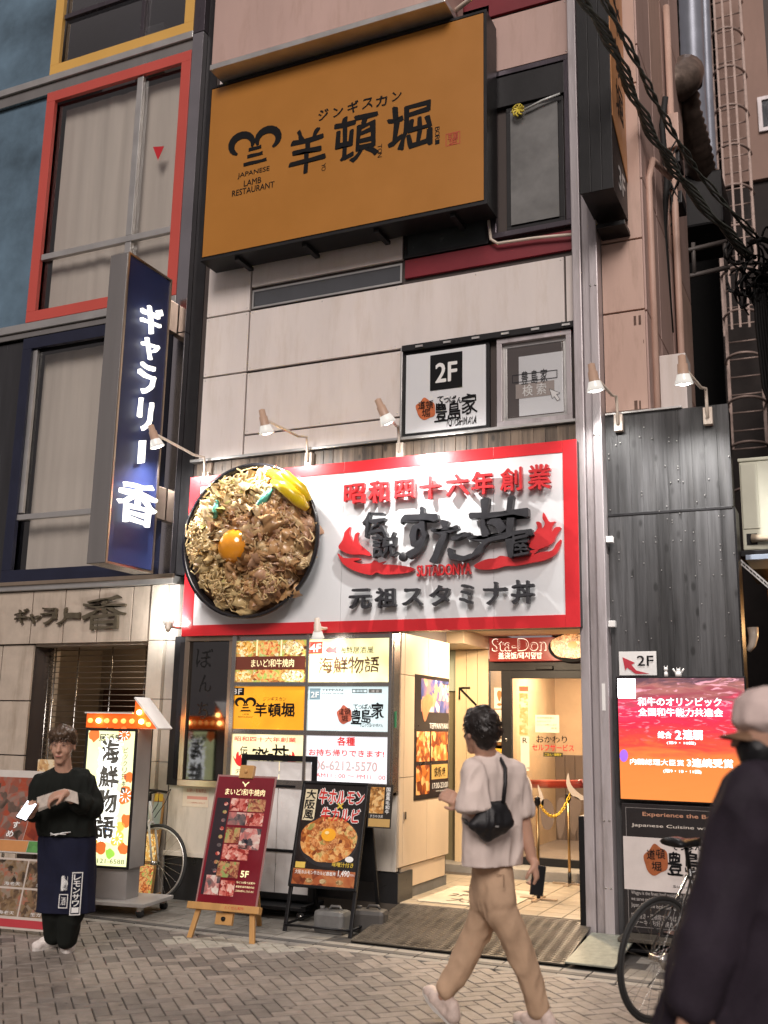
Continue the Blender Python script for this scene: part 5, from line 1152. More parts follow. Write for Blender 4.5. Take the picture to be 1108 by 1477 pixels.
for (a, b, c, d_) in ((921, 455, 925, 468), (914, 456, 918, 469), (922, 578, 925, 592), (915, 578, 920, 590), (928, 490, 929, 495)): pp('old_fixing_mark', -.0005, a, b, c, d_, stn, RB, .0015)
bx('duct_box', M['dark'], RB, -1.35, -1.15, 2.2, 2.9, 3.2, 4.35, .01); bx('side_cabinet', M['cream'], RB, -1.35, -1.12, .5, .8, 3.9, 4.75, .008)
MB().tube([(-1.33, .25, 3), (-1.33, .25, 6.3), (-1.30, .3, 6.5), (-1.25, 1, 6.7)], .03, 8).tube([(-1.30, 1.6, 3), (-1.30, 1.6, 9)], .035, 8).build('conduit', M['peach'], RB)
MB().tube([q3(705, 318, -.05), q3(708, 345, -.05), q3(718, 351, -.05), q3(772, 343, -.05), q3(827, 338, -.05)], .014, 8).build('conduit', M['lampw'], RB)

# ducts
DD = 11.6
def pd(x, y, D): return CAM+ray(x, y)*D
dt = thing('silver_ducts', 'pair of tall spiral silver ventilation ducts in the dark gap behind the building', 'duct', pd(1010, 300, 14))
sil = mat('spiral_duct', (.42, .45, .52), .38, .7, var=.15, sc=3)
def ribbed(pts, r, n, step=.14, amp=.006):
    P = [Vector(p) for p in pts]; out = []; R = []; 
    for a, b in zip(P, P[1:]):
        L_ = (b-a).length; k = max(2, int(L_/step*2))
        for i in range(k): out.append(a.lerp(b, i/k)); R.append(r+(amp if i % 2 else 0))
    out.append(P[-1]); R.append(r); return MB().tube(out, R, n)
ribbed([pd(991, -150, 14), pd(1001, 130, 14), pd(1015, 330, 14)], .155, 18, .18, .004).build('duct', sil, dt)
ribbed([pd(1010, -150, 14.2), pd(1021, 130, 14.2), pd(1031, 330, 14.2)], .075, 14, .18, .003).build('duct', sil, dt)
MB().tube([pd(1013.5, 246, 13.9), pd(1014.5, 256, 13.9)], .17, 18).tube([pd(1026, 246, 14.1), pd(1027, 258, 14.1)], .09, 14).build('collar', M['steel'], dt)
bd = thing('brown_exhaust_duct', 'rusty brown exhaust duct bending out of the side wall and running down', 'duct', pd(975, 130, 11.6))
brn = mat('rusty_duct', (.26, .20, .165), .4, .6, var=.5, sc=9, bump=.05, bsc=30)
ribbed([pd(925, 136, 11.6), pd(945, 130, 11.6), pd(968, 126, 11.6), pd(984, 116, 11.7), pd(990, 104, 11.9)], .205, 18, .25, .008).build('elbow', brn, bd)
MB().lathe(pd(986, 108, 11.9), (0, .2, -1), [(0, -.20), (.14, -.16), (.20, -.06), (.215, .05), (.20, .16)], 18).build('elbow_cap', brn, bd)
ribbed([pd(984, 125, 12), pd(990, 165, 12), pd(1004, 215, 12.2), pd(1013, 258, 12.4)], .165, 18, .085, .022).build('flexible_duct', mat('flex_duct', (.15, .11, .09), .4, .6, var=.4), bd)
bx('fan_box', M['dark'], bd, pd(988, 300, 12.6).x-.1, pd(1030, 300, 12.6).x+.15, 3.6, 4.6, pd(1000, 352, 12.6).z, pd(1010, 270, 12.6).z, .03)
MB().tube([pd(965, 368, 12), pd(1048, 348, 12)], .03, 6).tube([pd(968, 405, 12), pd(1052, 385, 12)], .03, 6).tube([pd(1000, 350, 12), pd(1002, 400, 12)], .025, 6).tube([pd(1045, 348, 12), pd(1048, 392, 12)], .025, 6).build('support_frame', mat('grey_angle', (.16, .14, .13), .5), bd)
# rear building, ladder with cage
bk = thing('rear_building', 'brown plastered building with a small window rising behind the dark gap at the upper right', 'building', (2.5, 12.5, 0))
yb = 12.5; x0b = q(1036, 100, yb)[0]
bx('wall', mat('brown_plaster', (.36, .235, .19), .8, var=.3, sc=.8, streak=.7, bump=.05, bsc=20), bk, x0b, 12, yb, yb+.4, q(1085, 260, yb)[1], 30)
bx('lower_wall', mat('dark_lower_wall', (.035, .028, .026), .9, var=.3), bk, x0b-.2, 12, yb+.1, yb+.5, 0, q(1085, 260, yb)[1]-.01)  # lower part of the wall coloured near black
wr = ring(face(yb), q(1096, 195, yb)[0], q(1096, 192, yb)[1], q(1130, 150, yb)[0], q(1096, 142, yb)[1], .08, M['post'], bk, .06, 0, 'window_frame'); a = q(1096, 192, yb); b = q(1130, 142, yb)
bx('pane', mat('dark_pane', (.03, .035, .045), .15, spec=.8), wr, a[0]+.08, b[0]-.08, yb-.02, yb-.002, a[1]+.08, q(1096, 142, yb)[1]-.08)
ld = thing('caged_ladder', 'tall pale steel ladder with safety hoops climbing the rear building', 'ladder', q3(1060, 600, 11.4))
YLd = 11.4; lz0, lz1_ = q(1070, 640, YLd)[1], q(1040, -60, YLd)[1]; la = q(1026, 120, YLd)[0]; lb = q(1073, 120, YLd)[0]
rust = mat('rusty_pale_steel', (.40, .30, .26), .5, .3, var=.3, sc=9)
w_ = (lb-la); cxl = (la+lb)/2
for x_ in (cxl-w_*.5, cxl+w_*.5): bx('rail', rust, ld, x_-.03, x_+.03, YLd+.35, YLd+.42, lz0, lz1_)
rg = MB().tube([(-w_/2, 0, 0), (w_/2, 0, 0)], .016, 6).build('rung', rust, None); rgm = rg.data; bpy.data.objects.remove(rg)
z_ = lz0
while z_ < lz1_: inst('rung', rgm, ld, (cxl, YLd+.38, z_)); z_ += .36
hp = MB().tube([(w_*.56*cos(a_), -.55*sin(a_), 0) for a_ in [k*pi/14 for k in range(15)]], .028, 6).build('cage_hoop', rust, None); hpm = hp.data; bpy.data.objects.remove(hp)
z_ = q(1050, 333, YLd)[1]-6*.87
while z_ < lz1_: inst('cage_hoop', hpm, ld, (cxl, YLd+.36, z_)); z_ += .87
for a_ in (.35, 1.1, 1.57, 2.04, 2.8): bx('cage_bar', rust, ld, cxl+w_*.56*cos(a_)-.02, cxl+w_*.56*cos(a_)+.02, YLd+.34-.55*sin(a_), YLd+.35-.55*sin(a_), q(1050, 480, YLd)[1], lz1_)
bx('dark_backdrop', M['blackmatte'], bk, -6, 1.9, 14, 14.3, 0, 30)
# overhead cables
cb = thing('overhead_cables', 'thick twisted bundle of overhead cables crossing in front of the upper right corner', 'cables', pd(1000, 220, 9))
cg = mat('cable_grey_green', (.11, .12, .105), .5, var=.4, sc=30)
mb = MB()
def cable(pts, r, off, mb, tw=0.):
    P = []
    for a, b in zip(pts, pts[1:]):
        for i in range(12):
            t_ = i/12; p_ = pd(a[0]+(b[0]-a[0])*t_+off[0], a[1]+(b[1]-a[1])*t_+off[1]+4*sin(pi*t_)*.6, a[2]+(b[2]-a[2])*t_); k = len(P)*.9+off[2]; P.append(p_+(RT*cos(k)+UP*sin(k))*tw)
    P.append(pd(pts[-1][0]+off[0], pts[-1][1]+off[1], pts[-1][2])); mb.tube(P, r, 6)
A1 = [(820, -40, 7.4), (885, 70, 8), (935, 185, 8.8), (990, 270, 9.6), (1085, 375, 10.6)]
A2 = [(852, -40, 7.4), (915, 85, 8.2), (960, 175, 9), (1010, 255, 9.8), (1092, 345, 10.6)]
for k in range(6): cable(A1, .012, (k*1.6-4, -k*.9, k*1.05), mb, .022)
for k in range(3): cable(A2, .011, (k*1.6, -k*.9, k*2.1), mb, .018)
mb.build('cable_strands', cg, cb)
mb = MB(); rs = random.Random(11)
for k in range(34):
    cx, cy = 1075+rs.uniform(-12, 40), 375+rs.uniform(-25, 60); P = []; r1, r2 = rs.uniform(6, 26), rs.uniform(8, 34); ph = rs.uniform(0, 6)
    for i in range(16): a_ = ph+i/15*rs.uniform(3, 5.5); P.append(pd(cx+r1*cos(a_), cy+r2*sin(a_), 10.6+rs.uniform(-.15, .15)))
    mb.tube(P, .012, 4)
for k in range(5): mb.tube([pd(1088+k*3, 400, 10.6), pd(1092+k*4, 470, 10.4), pd(1102+k*4, 560, 10.2), pd(1118, 600, 10)], .02, 5)
mb.tube([pd(1082, 350, 10.6), pd(1100, 345, 10.6), pd(1120, 352, 10.6)], .03, 6).tube([pd(1050, 340, 11), pd(1090, 372, 10.6)], .02, 5)
stuff(mb.build('cable_tangle', M['rubber'], cb))
# small wires on the side wall
mb = MB()
for k in range(9):
    x0_, y0_ = 958+rs.uniform(-6, 14), 200+k*12; P = [pd(x0_+rs.uniform(-8, 12), y0_+i*rs.uniform(10, 22), 10.2) for i in range(6)]; mb.tube(P, .009, 4)
mb.tube([pd(960, 140, 9.8), pd(955, 180, 9.8), pd(962, 260, 9.8), pd(958, 330, 9.8), pd(968, 480, 9.8)], .03, 6)
mb.build('wall_wiring', M['rubber'], RB)
for (a, b, c, d_) in ((955, 160, 978, 215), (968, 215, 980, 235), (968, 275, 984, 295)):
    p0 = pd(a, d_, 10.3); p1 = pd(c, b, 10.3); bx('junction_box', M['peach'] if b < 200 else M['dark'], RB, p0.x, p1.x, p0.y, p0.y+.3, p0.z, p1.z, .01)
# air conditioner and alley front
YA = .35
ac = thing('air_conditioner', 'cream outdoor air conditioner unit on a bracket at the right edge', 'air conditioner', q3(1090, 800, YA))
ax0 = q(1069, 730, YA)[0]; az0, az1 = q(1080, 797, YA)[1], q(1080, 664, YA)[1]
accm = mat('ac_cream', (.62, .62, .50), .45, var=.08, sc=3)
bx('casing', accm, ac, ax0, ax0+.85, YA, YA+.32, az0+.02, az1-.01, .012); bx('top_cover', accm, ac, ax0-.008, ax0+.858, YA-.01, YA+.33, az1-.009, az1+.02, .008)
bx('side_cover', accm, ac, ax0+.012, ax0+.135, YA-.008, YA-.001, az0+.19, az1-.03, .003); bx('valve_recess', M['black'], ac, ax0+.03, ax0+.11, YA-.006, YA-.001, az0+.06, az0+.15)
MB().tube([(ax0+.07, YA-.02, az0+.11), (ax0+.20, YA-.04, az0+.10), (ax0+.4, YA-.03, az0+.10)], [.035, .022, .022], 8).build('hose', mat('wrap_tape', (.55, .45, .33), .7), ac)
gr = MB()
for k in range(12): gr.tube([(ax0+.55+.03*k*cos(a_)*.7, YA-.012, (az0+az1)/2+.03*k*sin(a_)*.7) for a_ in [j*2*pi/24 for j in range(25)]], .003, 4, cap=False)
gr.build('fan_grille', M['dark'], ac)
pw(YA-.0085, 'ACHTUNG', 1091, 735, 1093, 736, ink, ac) if False else None
br = thing('slotted_shelf', 'slotted steel bracket with a blue-grey tray under the air conditioner', 'shelf', q3(1085, 820, YA-.1))
p0, p1 = q3(1066, 812, YA-.15), q3(1112, 852, YA-.15); dv = (p1-p0)
MB().prism([p0, p1, p1+Vector((0, 0, .045)), p0+Vector((0, 0, .045))], (0, .003, 0)).build('slotted_angle', M['alu'], br)
for k in range(9): c_ = p0+dv*((k+.5)/9)+Vector((0, -.002, .022)); MB().prism([c_-dv.normalized()*.014+Vector((0, 0, -.007)), c_+dv.normalized()*.014+Vector((0, 0, -.007)), c_+dv.normalized()*.014+Vector((0, 0, .007)), c_-dv.normalized()*.014+Vector((0, 0, .007))], (0, -.001, 0)).build('slot', M['black'], br)
bx('tray', mat('blue_grey_tray', (.30, .36, .45), .4), br, ax0+.03, ax0+.8, YA-.2, YA+.3, az0-.09, az0-.05, .004); bx('rear_beam', M['black'], br, ax0-.05, ax0+.8, YA-.1, YA+.3, az0-.045, az0+.0, .004)
nb = thing('shading_neighbour_building', 'unseen tall dark building beyond the right edge, added to shade the narrow alley', 'building', (2, .8, 0))  # unseen neighbour mass, added to keep the street glow out of the alley
bx('wall', mat('neighbour_wall', (.10, .085, .08), .8, var=.2), nb, -.33, 7, .85, 11, 3.15, 9.5)
bx('wall', MATS['neighbour_wall'], nb, .62, 7, .85, 11, 0, 3.14)
al = thing('alley_shopfront', 'warm lit wooden shopfront glimpsed down the alley at the right edge', 'shopfront', (-.2, 1.8, 0))
wb = mat('warm_old_board', (.30, .15, .06), .5, var=.4, sc=6, streak=.9)
for k in range(9): bx('wood_board', wb, al, -.66+k*.12, -.66+(k+1)*.12-.006, 1.8, 1.83, 0, 2.85, .003)
for k in range(4): bx('shelf_board', M['black'], al, -.35+k*.05, .5, 1.5, 1.7, 2.3-k*.17, 2.34-k*.17, .004)
bx('roof_beam', M['black'], al, -.75, .6, .6, 1.8, 2.9, 3.0, .01); bx('side_wall', M['blackmatte'], al, .45, .6, .2, 1.8, 0, 3.2)
MB().tube([q3(1086, 905, .9), q3(1087, 918, .9), q3(1085, 930, .9), q3(1079, 939, .9)], [.045, .04, .032, .022], 8).build('pipe_bend', M['lampw'], al)
l = bpy.data.lights.new('alley_lamp', 'POINT'); l.energy = 16; l.color = (1, .55, .22); l.shadow_soft_size = .06; lo = bpy.data.objects.new('alley_lamp', l); COL.objects.link(lo); lo.location = (-.15, 1.35, 2.45)
MB().lathe((-.15, 1.35, 2.58), (0, 0, -1), [(.0, 0), (.04, .02), (.055, .07), (.04, .11), (.001, .13)], 14).build('alley_bulb', litmat('amber_bulb', (1, .6, .2), 6), al)

# ================================================================== STREET OBJECTS
def at_ground(px, py): X, Y = g(px, py); return Vector((X, Y, 0))
# bicycles ----------------------------------------------------------
def bicycle(label, loc, heading, lean, frame, rimm, sad=None, grp='parked bicycles'):
    t = thing('bicycle', label, 'bicycle', loc, heading, grp); t.rotation_euler = (lean, 0, heading)
    def B(mb, n, m, par=t, bev=0): return mb.build(n, m, par, bev, world=False)
    r = .335
    for cx in (0, 1.0):
        ty = MB(); n = 48; P = [(cx+r*cos(2*pi*k/n), 0, r+.0+r*sin(2*pi*k/n)) for k in range(n+1)]
        ty.tube([(cx+(r-.014)*cos(2*pi*k/n), 0, r+(r-.014)*sin(2*pi*k/n)) for k in range(n+1)], .0145, 8, cap=False); wh = B(ty, 'tyre', M['rubber'])
        rm = MB(); rm.tube([(cx+(r-.034)*cos(2*pi*k/n), 0, r+(r-.034)*sin(2*pi*k/n)) for k in range(n+1)], .0105, 6, cap=False); B(rm, 'rim', rimm, wh)
        sp = MB()
        for k in range(24): a = 2*pi*k/24; sp.tube([(cx+.02*cos(a+1), (.025 if k % 2 else -.025), r+.02*sin(a+1)), (cx+(r-.04)*cos(a), 0, r+(r-.04)*sin(a))], .0013, 3, cap=False)
        B(sp, 'spokes', M['steel'], wh); B(MB().tube([(cx, -.05, r), (cx, .05, r)], .018, 10), 'hub', M['steel'], wh)
    bb, st, hb, ht = (.41, 0, .28), (.26, 0, .80), (.90, 0, .70), (.865, 0, .84)
    f = MB()
    f.tube([bb, st], .015, 8).tube([bb, hb], .018, 8).tube([(.275, 0, .77), ht], .015, 8).tube([(.905, 0, .68), (.86, 0, .86)], .019, 8)
    for s_ in (-1, 1): f.tube([(.41, .02*s_, .28), (0, .06*s_, r)], .009, 6).tube([(.275, .01*s_, .77), (0, .06*s_, r)], .007, 6)
    B(f, 'frame', frame)
    fk = MB().tube([(.905, 0, .68), (.91, 0, .67)], .02, 8)
    for s_ in (-1, 1): fk.tube([(.908, .0, .69), (.912, .045*s_, .655), (.955, .05*s_, .5), (1.0, .05*s_, r)], [.012, .012, .010, .008], 6)
    B(fk, 'fork', frame); B(MB().tube([st, (.22, 0, .93)], .012, 8), 'seat_post', M['black'])
    sd2 = MB(); P = [(.08, .075), (.12, .085), (.17, .065), (.22, .035), (.30, .022), (.345, .018)]
    vs = []; fs = []
    for x_, w_ in P:
        for k in range(10): a = 2*pi*k/10; vs.append((x_, w_*cos(a), .955+.025*sin(a)-(.012 if x_ > .2 else 0)+.01*abs(cos(a))*-1))
    for i in range(len(P)-1):
        for k in range(10): a = i*10+k; b = i*10+(k+1) % 10; fs.append((a, b, b+10, a+10))
    fs += [tuple(range(9, -1, -1)), tuple(range(50, 60))]; sd2.add(vs, fs, True); B(sd2, 'saddle', sad or M['black'])
    B(MB().tube([(.86, 0, .86), (.855, 0, .93), (.92, 0, .95)], .013, 8), 'stem', M['black'])
    B(MB().tube([(.90, -.28, .945), (.91, -.2, .95), (.92, 0, .955), (.91, .2, .95), (.90, .28, .945)], .012, 8), 'handlebar', M['black'])
    for s_ in (-1, 1): gpp = B(MB().tube([(.895, .18*s_, .948), (.90, .29*s_, .944)], .017, 8), 'grip', M['rubber']); B(MB().tube([(.93, .17*s_, .945), (.97, .2*s_, .92), (.965, .27*s_, .90)], .006, 5), 'brake_lever', M['steel'], gpp)
    B(MB().tube([(.93, .12, .94), (1.0, .10, .98), (1.0, .04, .86), (.93, 0, .72)], .0035, 4).tube([(.93, -.12, .94), (1.02, -.10, .96), (.98, -.04, .84), (.9, 0, .76)], .0035, 4), 'cable', M['rubber'])
    cr = MB(); cr.tube([(.41, -.06, .28), (.41, .06, .28)], .02, 10); cr.tube([(.41+.09*cos(2*pi*k/20), -.055, .28+.09*sin(2*pi*k/20)) for k in range(21)], .006, 5, cap=False)
    cr.tube([(.41, -.075, .28), (.52, -.08, .16)], .009, 6).tube([(.41, .075, .28), (.30, .08, .40)], .009, 6); B(cr, 'crank', M['steel'])
    for x_, y_, z_ in ((.52, -.13, .16), (.30, .13, .40)): B(MB().box(x_-.04, x_+.04, y_-.04, y_+.04, z_-.01, z_+.01), 'pedal', M['black'], bev=.004)
    B(MB().tube([(0, -.055, r+.035), (.41, -.055, .37)], .004, 4).tube([(0, -.055, r-.035), (.02, -.055, .22), (.05, -.055, .2), (.41, -.055, .19)], .004, 4).tube([(0, -.05, r), (0, -.06, r)], .045, 14), 'chain', M['steel'])
    B(MB().tube([(.0, -.06, r), (.03, -.065, .24), (.06, -.06, .19)], .010, 5).box(-.005, .03, -.075, -.055, .22, .30), 'derailleur', M['steel'])
    B(MB().tube([(.24, .03, .62), (.17, .12, .55), (.08, .13, .50), (.10, .06, .43), (.2, .03, .42), (.26, .03, .5), (.24, .03, .62)], .007, 5), 'cable_lock', M['rubber'])
    return t
wp = at_ground(946, 1476)
bicycle('black bicycle parked before the menu board, half hidden by the dark coat', wp, radians(62), radians(5), mat('frame_black', (.02, .018, .018), .25, coat=.5), mat('rim_dark', (.10, .10, .10), .35, .6))
lp = g(217, 1303); bicycle('pale bicycle leaning by the stone column, its front wheel facing right', (lp[0]-1.0, lp[1], 0), radians(0), radians(-6), mat('frame_white', (.62, .62, .62), .25, coat=.5), M['alu'])

# arrow lightbox on a cart -------------------------------------------
cp_ = at_ground(143, 1318)
AR = thing('arrow_lightbox', 'tall glowing food sign box with an orange bulb arrow on top, on a cart', 'light box', cp_, radians(9))
def A(mb, n, m, par=AR, bev=0.): return mb.build(n, m, par, bev, world=False)
bw, bd_ = .43, .22
A(MB().box(-.40, .46, -.10, .42, .085, .115), 'cart_deck', mat('cart_grey', (.42, .40, .38), .45, var=.15), bev=.006)
for x_ in (-.34, .40):
    for y_ in (-.05, .36): cs_ = A(MB().tube([(x_, y_-.012, .034), (x_, y_+.012, .034)], .034, 12), 'castor', M['rubber']); A(MB().box(x_-.02, x_+.02, y_-.02, y_+.02, .05, .085), 'fork', M['steel'], cs_)
A(MB().box(-.22, .22, .02, .24, .115, .36), 'foot_box', mat('box_grey', (.40, .38, .37), .4, .3, var=.12), bev=.004)
X_0, X_1 = -.245, .245; y0_, y1_ = .0, .26; zb_, zt_ = .36, 1.50
A(MB().box(X_0, X_1, y0_+.004, y1_-.004, zb_, zt_), 'box_body', MATS['box_grey'], bev=.006)
FA1 = Fr((0, y0_, 0), (1, 0, 0), (0, 0, 1)); FA2 = Fr((0, y1_, 0), (-1, 0, 0), (0, 0, 1))
litc = litmat('lit_pale_green_cream', (.90, .92, .48), .55, .15, 5); whl = litmat('lit_white_outline', (1, 1, .98), .9, .05)
orp = mat('orange_print', (.75, .16, .04), .5, emit=(.9, .20, .04), es=.35, bump=0); yep = mat('yellow_print2', (.8, .5, .1), .5, emit=(.95, .55, .1), es=.45, bump=0)
def artface(F_):
    lf = panel('lit_face', F_, X_0+.02, zb_+.02, X_1-.02, zt_-.02, litc, AR, .003, world=False)
    ring(F_, X_0, zb_, X_1, zt_, .02, M['dark'], AR, .012, 0, 'face_frame', world=False)
    k_ = dict(world=False, base=.004)
    for i, ch in enumerate('海鮮物語'):
        z1 = 1.40-i*.205; write(F_, ch, -.09, z1-.19, .09, z1, whl, lf, bold=.28, warp=.10, name='glow_outline', **k_); write(F_, ch, -.085, z1-.185, .085, z1-.005, mat('grey_brush_print', (.16, .16, .14), .5, bump=0), lf, bold=.05, warp=.12, name='letter', world=False, base=.007, seed=i)
    write(F_, '居酒屋', -.12, 1.39, .10, 1.45, mat('grey_brush_print', (.16, .16, .14), .5), lf, bold=.03, warp=.15, **k_)
    for i, ch in enumerate('ビックリ日本一'): write(F_, ch, .125, 1.30-i*.055, .165, 1.345-i*.055, MATS['grey_brush_print'], lf, bold=.02, name='letter', **k_)
    write(F_, '06-6121-6588', -.19, .40, .20, .435, mat('dark_green_print', (.04, .10, .05), .5), lf, bold=.02, **k_)
    rr = random.Random(5)
    for (cx, cz, r_, m_) in ((-.17, 1.44, .05, orp), (.12, 1.45, .06, orp), (.19, 1.1, .045, orp), (.17, .95, .07, orp), (.19, .75, .05, orp), (-.16, .62, .10, yep), (-.03, .52, .05, orp), (.12, .60, .06, yep), (.18, .52, .05, orp), (.02, .68, .035, mat('blue_print', (.05, .15, .5), .5, emit=(.1, .3, .8), es=.4, bump=0)), (.06, .48, .04, mat('green_print', (.25, .5, .05), .5, emit=(.4, .8, .1), es=.4, bump=0)), (-.17, .48, .05, orp), (.14, .70, .04, yep)):
        n = 12; pts = [(cx+r_*cos(2*pi*k/n)*(1+.22*rr.uniform(-1, 1)), cz+r_*sin(2*pi*k/n)*(1+.22*rr.uniform(-1, 1))) for k in range(n)]
        pts = [(max(X_0+.025, min(X_1-.025, a)), b) for a, b in pts]; pb = blob(F_, pts, m_, lf, .001, .0035, 'food_drawing', world=False)
        if r_ > .055:
            mbw = MB()
            for k in range(9): a = 2*pi*k/9; mbw.tube([F_.p(cx+r_*.35*cos(a), cz+r_*.35*sin(a), .006), F_.p(cx+r_*.8*cos(a), cz+r_*.8*sin(a), .006)], .003, 4)
            mbw.build('drawn_lines', whl, lf, world=False)
artface(FA1); artface(FA2)
# arrow header
hz0, hz1 = 1.505, 1.625
orb = mat('arrow_orange_red', (.70, .10, .02), .35, var=.2, emit=(.9, .14, .01), es=.30)
P = [(-.27, hz0), (.16, hz0), (.16, hz0-.002), (.42, hz0-.005), (.19, hz1+.14), (.19, hz1), (-.27, hz1)]
P = [(-.27, hz0), (.42, hz0), (.19, hz1+.13), (.19, hz1), (-.27, hz1)]
A(MB().prism([(a, .02, b) for a, b in P], (0, .22, 0)), 'arrow_box', orb)
A(MB().prism([(.425, -.0, hz0-.005), (.435, -.0, hz0+.005), (.195, -.0, hz1+.145), (.185, 0, hz1+.135)], (0, .26, 0)), 'arrow_edge', M['white']); A(MB().box(-.28, .18, 0, .26, hz1+.001, hz1+.012), 'top_edge', M['white'])
bulb = MB().lathe((0, 0, 0), (0, -1, 0), [(.014, 0), (.022, .012), (.020, .028), (.008, .038), (.001, .04)], 12, cap=False).build('arrow_bulb', litmat('bulb_on', (1, .62, .18), 9), None); bon = bulb.data; bpy.data.objects.remove(bulb)
bulb = MB().lathe((0, 0, 0), (0, -1, 0), [(.014, 0), (.022, .012), (.020, .028), (.008, .038), (.001, .04)], 12, cap=False).build('arrow_bulb', litmat('bulb_low', (1, .35, .08), 1.1), None); boff = bulb.data; bpy.data.objects.remove(bulb)
for (x_, z_, on) in ((-.22, 1.565, 0), (-.14, 1.565, 1), (-.06, 1.565, 0), (.02, 1.565, 0), (.10, 1.565, 0), (.18, 1.565, 0), (.27, 1.563, 1), (.245, 1.64, 1), (.34, 1.54, 0)):
    o = bpy.data.objects.new('arrow_bulb', bon if on else boff); COL.objects.link(o); o.parent = AR; o.location = (x_, .018, z_)
    o = bpy.data.objects.new('arrow_bulb', bon if on else boff); COL.objects.link(o); o.parent = AR; o.location = (x_, .242, z_); o.rotation_euler = (0, 0, pi)
# poster stand behind the cart
psn = thing('wooden_poster_stand', 'narrow orange wooden stand with food posters between the lightbox and the pale bicycle', 'poster stand', at_ground(195, 1298), radians(12))
A(MB().prism([(-.16, 0, .03), (.16, 0, .03), (.16, .16, .92), (-.16, .16, .92)], (0, .02, 0)), 'board', M['wood'], psn, .004)
for a, b, c, m_ in ((.06, .30, 0, fcm[1]), (.33, .56, 0, fcm[0]), (.60, .84, 0, mat('pale_blue_poster', (.45, .55, .5), .5)), (.85, .91, 0, mat('yellow_header', (.8, .55, .05), .5))):
    A(MB().prism([(-.14, -.003+(a-.03)*.18, a), (.14, -.003+(a-.03)*.18, a), (.14, -.003+(b-.03)*.18, b), (-.14, -.003+(b-.03)*.18, b)], (0, .002, 0)), 'poster', m_, psn)
A(MB().box(-.18, -.155, .0, .2, 0, .05).box(.155, .18, 0, .2, 0, .05), 'foot', M['wood'], psn)

# food poster panels lower left
fpz = thing('seafood_poster_board', 'leaning seafood poster board with a grid of dish photos at the lower left edge', 'poster board', at_ground(30, 1348), radians(8))
Fq = Fr((0, 0, .03), (1, 0, 0), (0, .22, 1)); wf_ = Fr((0, .03, .0), (1, 0, 0), (0, .25, 1))
panel('board', Fq, -.62, 0, .24, .50, mat('grid_white', (.55, .48, .42), .4), fpz, .012, world=False)
dk = foodmat('dish_grid_print', [(.02, .015, .01), (.10, .06, .035), (.22, .14, .07), (.25, .2, .15), (.35, .10, .05)], 26)
for i in range(3):
    for j in range(2): panel('dish_photo', Fq, -.60+i*.28, .09+j*.205, -.60+i*.28+.265, .09+j*.205+.19, dk, fpz, .002, .0125, world=False); write(Fq, ('刺身盛り', '海老天', '生ガキ')[i], -.50+i*.28, .10+j*.205, -.36+i*.28, .125+j*.205, M['whiteink'], fpz, base=.016, world=False)
panel('red_strip', Fq, -.60, .015, .22, .07, mat('red_strip_print', (.45, .04, .05), .4), fpz, .002, .0125, world=False)
Fu = Fr((0, .13, .55), (1, 0, 0), (-.05, .45, 1))
panel('upper_board', Fu, -.62, 0, .26, .66, mat('white_board_edge', (.5, .46, .42), .5), fpz, .015, -.002, world=False)
panel('crab_photo', Fu, -.16, .10, .25, .60, foodmat('crab_print', [(.05, .01, .005), (.20, .025, .01), (.30, .06, .02), (.32, .16, .09)], 14), fpz, .002, .0135, world=False)
panel('fish_photo', Fu, -.60, .10, -.165, .60, foodmat('prawn_print', [(.03, .02, .012), (.14, .09, .07), (.30, .05, .02), (.22, .15, .12)], 16), fpz, .002, .0135, world=False)
panel('green_photo', Fu, -.10, .01, .25, .095, mat('green_leaf_print', (.08, .25, .06), .5, var=.4, sc=20), fpz, .002, .0135, world=False); panel('orange_photo', Fu, -.60, .01, -.105, .095, mat('board_orange_print', (.50, .22, .07), .5), fpz, .002, .0135, world=False)
for i, ch in enumerate('本日のおすすめ'): write(Fu, ch, -.14-i*.03, .54-i*.07, -.08-i*.03, .59-i*.07, M['whiteink'], fpz, bold=.05, base=.018, name='letter', world=False)
A(MB().tube([(.2, .02, .0), (.2, .38, 1.15)], .012, 6).tube([(-.5, .40, .0), (-.5, .38, 1.1)], .012, 6).tube([(.2, .40, .0), (.2, .38, 1.1)], .012, 6), 'stand_leg', M['alu'], fpz)
A(MB().box(-.05, .2, .10, .14, 1.17, 1.26), 'menu_holder', foodmat('menu_holder_print', [(.3, .1, .04), (.7, .45, .2), (.8, .7, .5)], 30), fpz)

# easel with the red menu -------------------------------------------
eb = at_ground(336, 1350)
ez = thing('wooden_easel_menu', 'wooden easel holding a red laminated menu poster of wagyu dishes', 'easel', eb, radians(4))
hE, wE = .93, .44; Fe = Fr((0, -.13, .24), (1, 0, 0), (0.0, .27, 1))
for s_ in (-1, 1): A(MB().prism([(s_*.26-.02, -.20, 0), (s_*.26+.02, -.20, 0), (s_*.06+.02, .12, 1.16), (s_*.06-.02, .12, 1.16)], (0, .025, 0)), 'leg', M['wood'], ez, .003)
A(MB().prism([(-.02, .42, 0), (.02, .42, 0), (.02, .14, 1.12), (-.02, .14, 1.12)], (0, .02, 0)), 'rear_leg', M['wood'], ez, .003)
A(MB().prism([Fe.p(a, b, c) for a, b, c in ((-.30, -.05, -.01), (.30, -.05, -.01), (.30, .0, -.01), (-.30, .0, -.01))], Fe.N*.06), 'ledge', M['wood'], ez, .004)
A(MB().prism([Fe.p(a, b, -.01) for a, b in ((-.06, .93), (.06, .93), (.06, 1.03), (-.06, 1.03))], Fe.N*.04).tube([Fe.p(0, .98, .03), Fe.p(0, .98, .045)], .014, 10), 'clamp', M['wood'], ez, .003)
